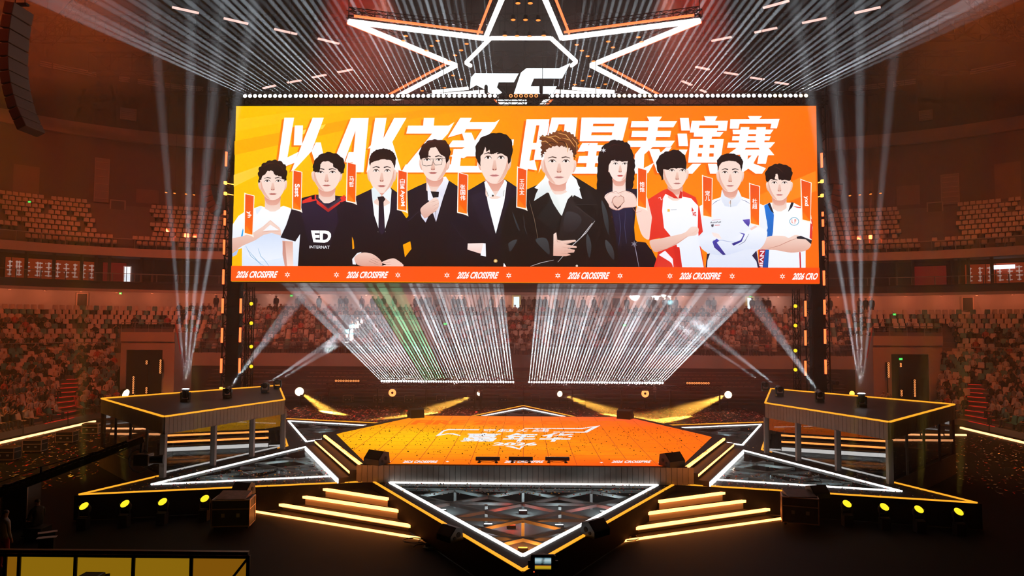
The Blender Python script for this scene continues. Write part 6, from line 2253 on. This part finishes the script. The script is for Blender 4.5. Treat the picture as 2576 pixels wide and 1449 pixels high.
# yellow floor lamps in front of the star
for k, (px, py) in enumerate(((211, 1273), (314, 1267), (409, 1262), (515, 1254), (2131, 1267), (2225, 1275), (2312, 1281), (2412, 1287))):
    p = G(px, py, .78)
    side = 'left' if px < 1300 else 'right'
    s = -1 if px < 1300 else 1
    d = Vector((-.22 if s < 0 else .42, .55, .95)) if k != 2 else Vector((.3, .2, .6))
    d = Vector((s * .28, .35, 1.0)).normalized()
    look = (d * .55 + Vector((0, -.8, .25))).normalized()
    t = thing('floor_lamp', 'round yellow lamp on the floor, %s from the %s edge of the photo' % (ords[k if k < 4 else 7 - k], side), 'stage light', (p.x, p.y, 0), 'yellow floor lamps')
    MB().bevbox((p.x - .16, p.y - .14, 0.0), (p.x + .16, p.y + .14, .40), .015).build('base', 'black_plastic', t)
    MB().box((p.x - .19, p.y - .03, .40), (p.x - .16, p.y + .03, .78)).box((p.x + .16, p.y - .03, .40), (p.x + .19, p.y + .03, .78)).box((p.x - .19, p.y - .05, .38), (p.x + .19, p.y + .05, .42)).build('yoke', 'black_plastic', t)
    MB().lathe([(.08, -.3), (.15, -.2), (.16, 0)], p - look * .01, look, 14).build('head', 'black_plastic', t)
    MB().lathe([(.155, .0), (.12, .03), (.05, .045)], p, look, 16).build('lens', 'lens_yellow', t)
    if k != 2:
        spot('beam', p + d * .4, d, 6, 26000, (1, .72, .08), .1, .5)
# exit signs
for k, (px, py, D) in enumerate(((74, 508, 70), (299, 551, 76), (314, 656, 78), (303, 738, 72), (515, 650, 78), (538, 651, 78), (733, 744, 76.4), (2343, 556, 76), (2095, 656, 78), (2130, 655, 78), (2326, 663, 78), (2336, 746, 74),
                                 (2250, 791, 70), (2412, 792, 70), (2266, 903, 62), (1888, 745, 76.4), (1120, 815, 66.7), (1571, 818, 66.7))):
    p = V(px, py, D)
    side = 'left' if px < 1300 else 'right'
    t = thing('exit_sign', ['', ''][0] or 'small glowing green exit sign, %s counted from the %s' % (k + 1 if 0 else (ords[k] if k < 7 else ords[(k - 7) % 14]), 'top left' if k < 7 else 'top right'), 'exit sign', p, 'green exit signs')
    MB().box((p.x - .17, p.y, p.z - .11), (p.x + .17, p.y + .05, p.z + .11)).build('frame', 'black_plastic', t)
    MB().box((p.x - .15, p.y - .012, p.z - .09), (p.x + .15, p.y, p.z + .09)).build('lit_face', 'exit_green', t)
    man = MB()
    man.bar((p.x - .02, p.y - .016, p.z - .02), (p.x + .02, p.y - .016, p.z + .04), .004, .03).bar((p.x, p.y - .016, p.z - .02), (p.x - .05, p.y - .016, p.z - .07), .004, .02).bar((p.x, p.y - .016, p.z - .02), (p.x + .045, p.y - .016, p.z - .07), .004, .02)
    man.build('running_figure', mat('sign_pale', (.6, .9, .6), emit=(.6, 1, .65), es=.8, sample=False), t)
    MB().bar((p.x, p.y + .03, p.z + .1), (p.x, p.y + .4, p.z + .3), .02, .02).build('bracket', 'black_metal', t)
# four small orange downlights over the upper seats, each side
for px, py in ((418, 484), (439, 486), (468, 488), (488, 490), (2138, 492), (2163, 490), (2190, 488), (2215, 486)):
    p = V(px, py, 74)
    side = 'left' if px < 1300 else 'right'
    o = MB().lathe([(.12, 0), (.12, .03)], p, (0, -.3, -1), 10, 0).lathe([(.13, -.3), (.14, -.004)], p, (0, -.3, -1), 10, 1).tube(p + Vector((0, .1, .28)), (p.x, p.y + .1, ROOF), .015, 4, 1)
    tag(o.build('spot_lamp', ['lens_amber', 'black_metal']), 'small orange spot over the upper %s seats' % side, 'lamp', 'orange spots over the upper %s seats' % side)
    spot('spot_beam', p + Vector((0, -.05, -.2)), (0, .1, -1), 7, 50000, (1, .12, .04), .05, .5)

# dim fill lights added under the concourse soffit to brighten the wall
for side, pxs in (('left', (20, 110, 200, 290, 380, 470, 540)), ('far', (680, 800, 920, 1040, 1160, 1260, 1380, 1480, 1600, 1720, 1840, 1960)), ('right', (2110, 2190, 2280, 2370, 2460, 2550))):
    for px in pxs:
        p, n_ = on_ring(9.3, px)
        q = Vector((p.x, p.y, 10.2))
        tag(MB().lathe([(.16, 0), (.14, .06), (.05, .07)][::-1], q + Vector((0, 0, .0)), (0, 0, -1), 12).build('soffit_fill_body', 'vent_grey'), 'small round fill light body added on the soffit above the %s stand' % side, 'lamp', 'added soffit fill lights, %s stand' % side)
        L = bpy.data.lights.new('soffit_fill', 'POINT')
        L.energy, L.color, L.shadow_soft_size = (60 if side != 'far' else 110), ((1, .22, .09) if side != 'far' else (1, .46, .34)), .15
        o = bpy.data.objects.new('soffit_fill', L)
        COL.objects.link(o)
        o.location = q + Vector((0, 0, -.35))
# ================================================================== crew, foreground, confetti
def crew(name, p, rot, pose, shirt_m, label, bottom='trouser', hairlong=False):
    me = person_mesh(name, pose, shirt_m, bottom, subd=2, hairlong=hairlong)
    o = bpy.data.objects.new(name, me)
    COL.objects.link(o)
    o.location = p
    o.rotation_euler = (0, 0, rot)
    return tag(o, label, 'person')


def at0(px, py, z=0):
    p = G(px, py, z)
    return Vector((p.x, p.y, z))


crew('person', V(1205, 1016, 58.6) * Vector((1, 1, 0)) if 0 else Vector((V(1210, 1016, 58.5).x, 58.5, 0)), -1.2, 'stand_up', 'black_cloth', 'lamp operator in dark clothes standing behind the back tip of the star')
crew('person', Vector((V(1647, 1000, 60.6).x, 60.6, .35)), 1.1, 'stand_fold', 'white_cloth', 'person in a white T-shirt standing beside the right orange ring lamp')
tag(MB().bevbox((V(1647, 1000, 60.6).x - .5, 60.2, 0), (V(1647, 1000, 60.6).x + .5, 61.0, .35), .02).build('step_box', 'black_matte'), 'low black step box under the person in the white T-shirt', 'box')
crew('person', Vector((V(709, 985, 45).x, 45.6, 0.0)), .3, 'stand_up', 'white_cloth', 'person with a phone standing behind the right end of the left booth')
crew('person', Vector((V(624, 975, 60).x, 60, 0)), .2, 'stand', 'red_cloth', 'person in a reddish top standing far behind the left booth roof')
for px, D, pose, c, lb in ((2080, 58, 'stand_up', 'black_cloth', 'camera operator standing behind the right booth roof'), (2232, 57, 'stand_up', 'grey_cloth', 'person in grey holding a camera in front of the right corner entrance'), (2222, 58.2, 'stand', 'white_cloth', 'person in a pale top beside the camera holder near the right corner entrance')):
    crew('person', Vector((V(px, 980, D).x, D, 0)), 0.2, pose, c, lb)
cp = Vector((V(2090, 965, 57.4).x, 57.2, 0))
t = thing('broadcast_camera', 'dark television camera on a tripod behind the right booth roof', 'camera', cp)
MB().bevbox((cp.x - .15, cp.y - .5, 2.35), (cp.x + .15, cp.y + .3, 2.7), .03).build('body', 'black_plastic', t)
MB().lathe([(.1, 0), (.14, .3), (.16, .5)], (cp.x, cp.y - .5, 2.52), (0, -1, 0), 12).build('lens', 'black_metal', t)
MB().box((cp.x - .05, cp.y - .05, 2.1), (cp.x + .05, cp.y + .05, 2.36)).build('head', 'black_metal', t)
for k in range(3):
    a = k * 2 * PI / 3 + .4
    MB().tube((cp.x, cp.y, 2.15), (cp.x + .7 * math.cos(a), cp.y + .7 * math.sin(a), 0), .03).build('leg', 'black_metal', t)

# ---- low screens in the lower left corner
z = 2.2
a, b = G(-40, 1385, z), G(626, 1391, z)
a.z = b.z = z
d = (b - a).normalized()
t = thing('backlit_barrier', 'low wall of dim yellow backlit panels in black frames at the lower left corner', 'barrier', (a.x, a.y, 0))
MB().bar(a, b, .10, .07).build('top_rail', mat('rail_ochre', (.16, .09, .03), .45), t)
MB().bar(a + Vector((0, 0, -.08)), b + Vector((0, 0, -.08)), .09, .06).build('top_frame', 'black_metal', t)
mat('panel_yellow', (.3, .2, .02), .6, emit=(1, .52, .015), es=.24)
mat('panel_dim', (.3, .2, .02), .6, emit=(1, .40, .015), es=.20)
pp = [10, 45, 187, 333, 479, 622]
ws = []
for px in pp:
    q = G(px, 1388 + (px) * 6 / 627, z)
    ws.append((q - a).dot(d))
for i, (u, v) in enumerate(zip(ws, ws[1:])):
    p, q = a + d * (u + .03), a + d * (v - .03)
    n_ = Vector((-d.y, d.x, 0)) * .03
    MB().add([(p.x, p.y, .3), (q.x, q.y, .3), (q.x, q.y, z - .12), (p.x, p.y, z - .12)], [(0, 1, 2, 3)]).build('lit_panel', 'panel_dim' if i in (0, 4) else 'panel_yellow', t)
for u in ws:
    p = a + d * u
    MB().bar((p.x, p.y, 0), (p.x, p.y, z - .05), .07, .07).build('post', 'black_metal', t)
p, q = a + d * ws[-1], a + d * (ws[-1] - .85)
MB().bar((p.x, p.y - .05, z - .1), (q.x, q.y - .05, z - 1.2), .05, .05).build('brace', 'black_metal', t)
p, q = a + d * ws[0], a + d * ws[-1]
MB().bar((p.x, p.y, .25), (q.x, q.y, .25), .1, .1).build('bottom_frame', 'black_metal', t)
# dark covered gear in front of the panels
base = G(235, 1449, 1.75)
t = thing('covered_mixer', 'black covered mixing desk standing out against the yellow panels', 'equipment', (base.x, base.y - .55, 0))
x, y = base.x, base.y - .55
MB().add([(x - .62, y - .4, 1.2), (x + .5, y - .4, 1.2), (x + .5, y + .3, 1.2), (x - .62, y + .3, 1.2), (x - .58, y - .35, 1.70), (x + .5, y - .3, 1.86), (x + .5, y + .3, 1.9), (x - .5, y + .3, 1.76)],
         [(0, 1, 5, 4), (1, 2, 6, 5), (2, 3, 7, 6), (3, 0, 4, 7), (4, 5, 6, 7), (3, 2, 1, 0)]).build('cover', 'black_matte', t)
MB().bevbox((x + .05, y - .25, 1.82), (x + .48, y + .2, 1.97), .03).build('top_unit', 'black_plastic', t)
MB().lathe([(.06, 0), (.07, .5)], (x + .02, y - .3, 1.90), (1, 0, .05), 10).build('handle', 'black_plastic', t)
for sx in (-.55, .4):
    for sy in (-.3, .2):
        MB().box((x + sx, y + sy, 0), (x + sx + .06, y + sy + .06, 1.22)).build('leg', 'black_metal', t)
for px, lb in ((28, 'black tilted monitor back at the lower left edge before the yellow panels'), (352, 'small rounded black object before the yellow panels beside the covered desk')):
    p = G(px, 1440, 1.75)
    t = thing('monitor_stand', lb, 'equipment', (p.x, p.y - .5, 0))
    if px < 100:
        MB().add([(p.x - .35, p.y - .5, 1.4), (p.x + .08, p.y - .5, 1.4), (p.x + .1, p.y - .46, 1.82), (p.x - .3, p.y - .46, 1.62), (p.x - .35, p.y - .42, 1.4), (p.x + .08, p.y - .42, 1.4), (p.x + .1, p.y - .40, 1.82), (p.x - .3, p.y - .40, 1.62)],
                 [(0, 1, 2, 3), (7, 6, 5, 4), (0, 4, 5, 1), (1, 5, 6, 2), (2, 6, 7, 3), (3, 7, 4, 0)]).build('screen_back', 'black_plastic', t)
    else:
        MB().lathe([(.02, 0), (.10, .05), (.11, .3), (.06, .45)], (p.x + .2, p.y - .5, 1.55), (-.75, 0, .35), 12).build('lamp_head', 'black_plastic', t)
    MB().tube((p.x, p.y - .46, 0), (p.x, p.y - .46, 1.6), .03).build('pole', 'black_metal', t)
    MB().lathe([(.25, 0), (.25, .03)], (p.x, p.y - .46, 0), (0, 0, 1), 14).build('foot', 'black_metal', t)
# person at the left edge, cut by the frame
q = V(14, 1290, 20)
crew('person', Vector((q.x, 20, 0)), 2.7, 'stand', 'white_cloth', 'person in a pale T-shirt standing behind the yellow panels at the left edge', bottom='red_cloth')
# rack of gear beside
p = at0(35, 1330)
t = thing('equipment_rack', 'black equipment rack with thin metal edges at the left edge', 'rack', (p.x, p.y, 0))
MB().bevbox((p.x - .45, p.y, .05), (p.x + .42, p.y + .7, 1.5), .02).build('body', 'case_black', t)
for sx in (-.45, .42):
    MB().bar((p.x + sx, p.y - .005, .05), (p.x + sx, p.y - .005, 1.5), .03, .03).build('corner_edge', 'case_edge', t)
# another dark sitter with sheets of paper
p = at0(95, 1355)
crew('person', Vector((p.x, p.y, 0.0)), -1.9, 'sit_lean', 'black_cloth', 'dark clothed person leaning over papers near the lower left')
tag(MB().bevbox((p.x - .28, p.y - .28, 0), (p.x + .28, p.y + .28, .40), .02).build('box_seat', 'black_matte'), 'black box under the dark clothed person', 'box')
for k, (px, py, r_) in enumerate(((118, 1352, .35), (120, 1339, .6))):
    g = at0(px, py, .5)
    m_ = Matrix.Translation(g) @ Matrix.Rotation(r_, 4, 'Z')
    tag(MB().box((-.26, -.11, 0), (.26, .11, .01), 0, m_).build('paper_sheet', mat('paper', (.7, .55, .5), .7)), '%s of two pale sheets of paper near the lower left' % ('lower' if k == 0 else 'upper'), 'paper')
    tag(MB().box((-.2, -.1, -.5), (.2, .1, -.002), 0, m_).build('small_table', 'black_matte'), 'small black table under the %s paper sheet' % ('lower' if k == 0 else 'upper'), 'table')

# ---- camera at the bottom, seen from behind, with its screen lit
p = V(1366, 1418, 14.2)
t = thing('video_camera', 'video camera seen from behind with a lit viewfinder screen at the bottom of the photo', 'camera', (p.x, 14.2, 0))
x, y, z = p.x, 14.2, p.z
MB().bevbox((x - .25, y, z - .19), (x + .25, y + .10, z + .17), .03).build('monitor_housing', 'black_plastic', t)
MB().bevbox((x - .13, y + .1, z - .26), (x + .13, y + .5, z + .0), .03).build('body', 'black_plastic', t)
MB().lathe([(.09, 0), (.1, .2), (.12, .35)], (x, y + .5, z - .14), (0, 1, -.1), 14).build('lens', 'black_metal', t)
vcol_mat('viewfinder', 1.0)
vs, fs, cs = [], [], []
w, h = .163, .115
for j, (v, c) in enumerate(((0, lin('8A6A10')), (.2, lin('C8A820')), (.33, lin('B06018')), (.34, lin('10101A')), (.42, lin('182028')), (.6, lin('7FA0A8')), (.8, lin('B8D0D6')), (1, lin('4A7888')))):
    for u in (-1, -.3, 0, .3, 1):
        cc = tuple(k * (.25 if u == 0 and v > .4 else 1) for k in c)
        vs.append((x + w * u, y - .004, z - .015 - h + 2 * h * v + .02))
        cs.append(cc)
for j in range(7):
    for i in range(4):
        a_ = j * 5 + i
        fs.append((a_, a_ + 1, a_ + 6, a_ + 5))
vpoly_mesh('lit_screen', [(vs, fs, cs)], 'viewfinder', t)
MB().box((x - .19, y - .006, z - .17), (x - .17, y - .001, z - .15)).build('record_lamp', 'lamp_red', t)
MB().box((x - .3, y + .02, z - .1), (x - .25, y + .06, z + .05)).box((x + .25, y + .02, z - .1), (x + .3, y + .06, z + .05)).build('side_grip', 'black_plastic', t)
MB().lathe([(.1, 0), (.08, .12)], (x, y + .3, z - .33), (0, 0, 1), 12).bar((x - .2, y + .25, z - .22), (x + .2, y + .25, z - .22), .12, .06).build('tripod_head', 'black_metal', t)
for k in range(3):
    a_ = k * 2 * PI / 3 + PI / 2
    MB().tube((x, y + .3, z - .3), (x + .75 * math.cos(a_), y + .3 + .75 * math.sin(a_), 0), .035).build('leg', 'black_metal', t)
# small dark figures and cables near the bottom middle
for px, py, lb in ((1112, 1372, 'left'), (1490, 1350, 'right')):
    g = at0(px - (40 if lb == 'left' else -60), py, 0)
    c = MB()
    for k in range(7):
        cx, cy = g.x + R.uniform(-.4, .4), g.y + R.uniform(-.3, .3)
        pts_ = [(cx + .28 * math.cos(q * .7 + k) * (1 + .1 * q), cy + .18 * math.sin(q * .7 + k) * (1 + .1 * q), .02 + .01 * k) for q in range(9)]
        c.path(pts_, .018)
    tag(c.build('cable_coil', mat('cable_dark', (.05, .035, .03), .5)), 'tangle of dark cable on the floor %s of the front point' % lb, 'cable')
# ---- camera crane on the left
tip, root_ = V(322, 1118, 25), V(-60, 1262, 22.5)
t = thing('camera_crane', 'long black camera crane reaching in from the left edge', 'camera crane', (root_.x, root_.y, 0))
mb = MB()
mb.truss(root_, tip, .22, 26, .03)
mb.build('arm', 'black_metal', t)
MB().bar(root_, tip, .12, .12).build('inner_tube', 'black_metal', t)
up = Vector((0, 0, .35))
MB().path([root_ + up, root_.lerp(tip, .4) + up * 1.0, root_.lerp(tip, .75) + up * .5, tip], .015).build('stay_cable', 'black_metal', t)
for f_ in (.4, .75):
    q = root_.lerp(tip, f_)
    MB().bar(q, q + up * (1.05 if f_ < .5 else .55), .05, .05).build('stay_post', 'black_metal', t)
e = tip + (tip - root_).normalized() * .5
MB().bar(tip, e, .3, .22).build('arm_head', 'black_metal', t)
MB().tube(e, e + Vector((-.05, 0, -.5)), .07).build('pan_column', 'black_metal', t)
c = e + Vector((.05, 0, -.75))
MB().bevbox(tuple(c - Vector((.28, .22, .2))), tuple(c + Vector((.28, .22, .22))), .04).build('camera_body', 'black_plastic', t)
MB().lathe([(.13, 0), (.16, .3), (.17, .42)], c + Vector((.26, 0, 0)), (1, .3, 0), 14).build('lens', 'black_metal', t)
for k in range(3):
    pts_ = [c + Vector((-.2 + .35 * math.cos(q * .6) * (1 + .1 * k), .05 * k, -.05 + .42 * math.sin(q * .6))) for q in range(11)]
    MB().path(pts_, .014).build('cable_loop', 'black_matte', t)
gx = root_ + (root_ - tip).normalized() * 1.2
MB().bar(root_, gx, .3, .3).build('counter_arm', 'black_metal', t)
MB().bar((root_.x, root_.y, 0), root_, .25, .25).box((root_.x - .7, root_.y - .7, 0), (root_.x + .7, root_.y + .7, .15)).build('pedestal', 'black_metal', t)
# thin guy wire behind the crane
# ---- confetti
def confetti(n, region, cols, name, label, zf_=lambda x, y: .012, size=(.05, .14)):
    mb = MB()
    for k in range(n):
        x, y = region()
        z = zf_(x, y)
        if z is None:
            continue
        a = R.uniform(0, PI)
        l, w = R.uniform(*size), R.uniform(.02, .05)
        t1, t2 = R.uniform(-.05, .05), R.uniform(-.03, .03)
        c, s = math.cos(a), math.sin(a)
        mb.add([(x + l * c, y + l * s, z + abs(t1)), (x - w * s, y + w * c, z + abs(t2)), (x - l * c, y - l * s, z + .005), (x + w * s, y - w * c, z)], [(0, 1, 2, 3)], R.randrange(len(cols)))
    return tag(mb.build(name, cols), label, 'confetti', kind='stuff')


mat('foil_red', (.75, .06, .05), .22, .6)
mat('foil_gold', (.85, .55, .10), .22, .6)
mat('foil_pale', (.8, .7, .65), .3, .3)
mat('paper_dark', (.02, .015, .01), .8)


def pip(x, y, poly):
    r = False
    n = len(poly)
    for i in range(n):
        (x1, y1), (x2, y2) = poly[i], poly[(i + 1) % n]
        if (y1 > y) != (y2 > y) and x < (x2 - x1) * (y - y1) / (y2 - y1) + x1:
            r = not r
    return r


def far_floor():
    return R.uniform(-19, 19), 44.5 + 15.5 * R.random()


confetti(9000, far_floor, ['foil_red', 'foil_red', 'foil_red', 'foil_gold', 'foil_pale'], 'floor_confetti', 'glittering red and gold confetti spread over the floor behind the stage', lambda x, y: None if pip(x, y, star) else .012)
confetti(2600, lambda: (R.uniform(-30.5, -20) if R.random() < .5 else R.uniform(20, 30.5), R.uniform(28, 46)), ['foil_red', 'foil_gold', 'foil_pale', 'foil_red'], 'side_confetti', 'sparse confetti on the floor at both sides of the stage', lambda x, y: .012)


def deck_z(x, y):
    if pip(x, y, hexd) or not pip(x, y, star):
        return None
    return ZS + .006


confetti(3800, lambda: (R.uniform(-15, 15), R.uniform(26, 52) if R.random() < .35 else R.uniform(25.5, 29.5)), ['foil_red', 'foil_gold', 'paper_dark', 'foil_pale'], 'deck_confetti', 'fine confetti lying on the black star deck', deck_z, (.02, .05))
confetti(1100, lambda: (R.uniform(-9, 9), 27.5 + 10 * R.random() ** .7), ['paper_dark'], 'led_confetti', 'small dark bits of confetti on the orange LED floor', lambda x, y: ZH + .01 if pip(x, y, led) else None, (.01, .025))
# ================================================================== haze in the hall
m = bpy.data.materials.new('haze')
m.use_nodes = True
nt = m.node_tree
nt.nodes.clear()
o_ = nt.nodes.new('ShaderNodeOutputMaterial')
v_ = nt.nodes.new('ShaderNodeVolumeScatter')
v_.inputs['Density'].default_value = .0042
v_.inputs['Anisotropy'].default_value = 0.15
v_.inputs['Color'].default_value = (1, 1, 1, 1)
nt.links.new(v_.outputs[0], o_.inputs['Volume'])
MATS['haze'] = m
tag(MB().box((-74, 21, .02), (74, 94, 37.9)).build('haze', 'haze'), 'thin stage haze filling the whole hall', 'haze', kind='stuff')


def haze_box(name, lo, hi, density, label):
    m = bpy.data.materials.new(name)
    m.use_nodes = True
    nt = m.node_tree
    nt.nodes.clear()
    o_ = nt.nodes.new('ShaderNodeOutputMaterial')
    v_ = nt.nodes.new('ShaderNodeVolumeScatter')
    v_.inputs['Density'].default_value = density
    v_.inputs['Anisotropy'].default_value = 0.1
    nt.links.new(v_.outputs[0], o_.inputs['Volume'])
    MATS[name] = m
    tag(MB().box(lo, hi).build('smoke', name), label, 'smoke', kind='stuff')


for k, (za, zb, dn, w) in enumerate(((1.2, 5.2, .050, 'lowest'), (5.2, 7.8, .034, 'second'), (7.8, 10.0, .021, 'third'), (10.0, 12.5, .011, 'topmost'))):
    haze_box('smoke_low_' + w, (-27, 55.2, za), (27, 59.6, zb), dn, 'white smoke in the lamp beams behind the stage, %s layer' % w)
haze_box('smoke_high', (-60, 42.5, 22.6), (60, 46.8, 37.8), .022, 'denser smoke under the roof above the screen')
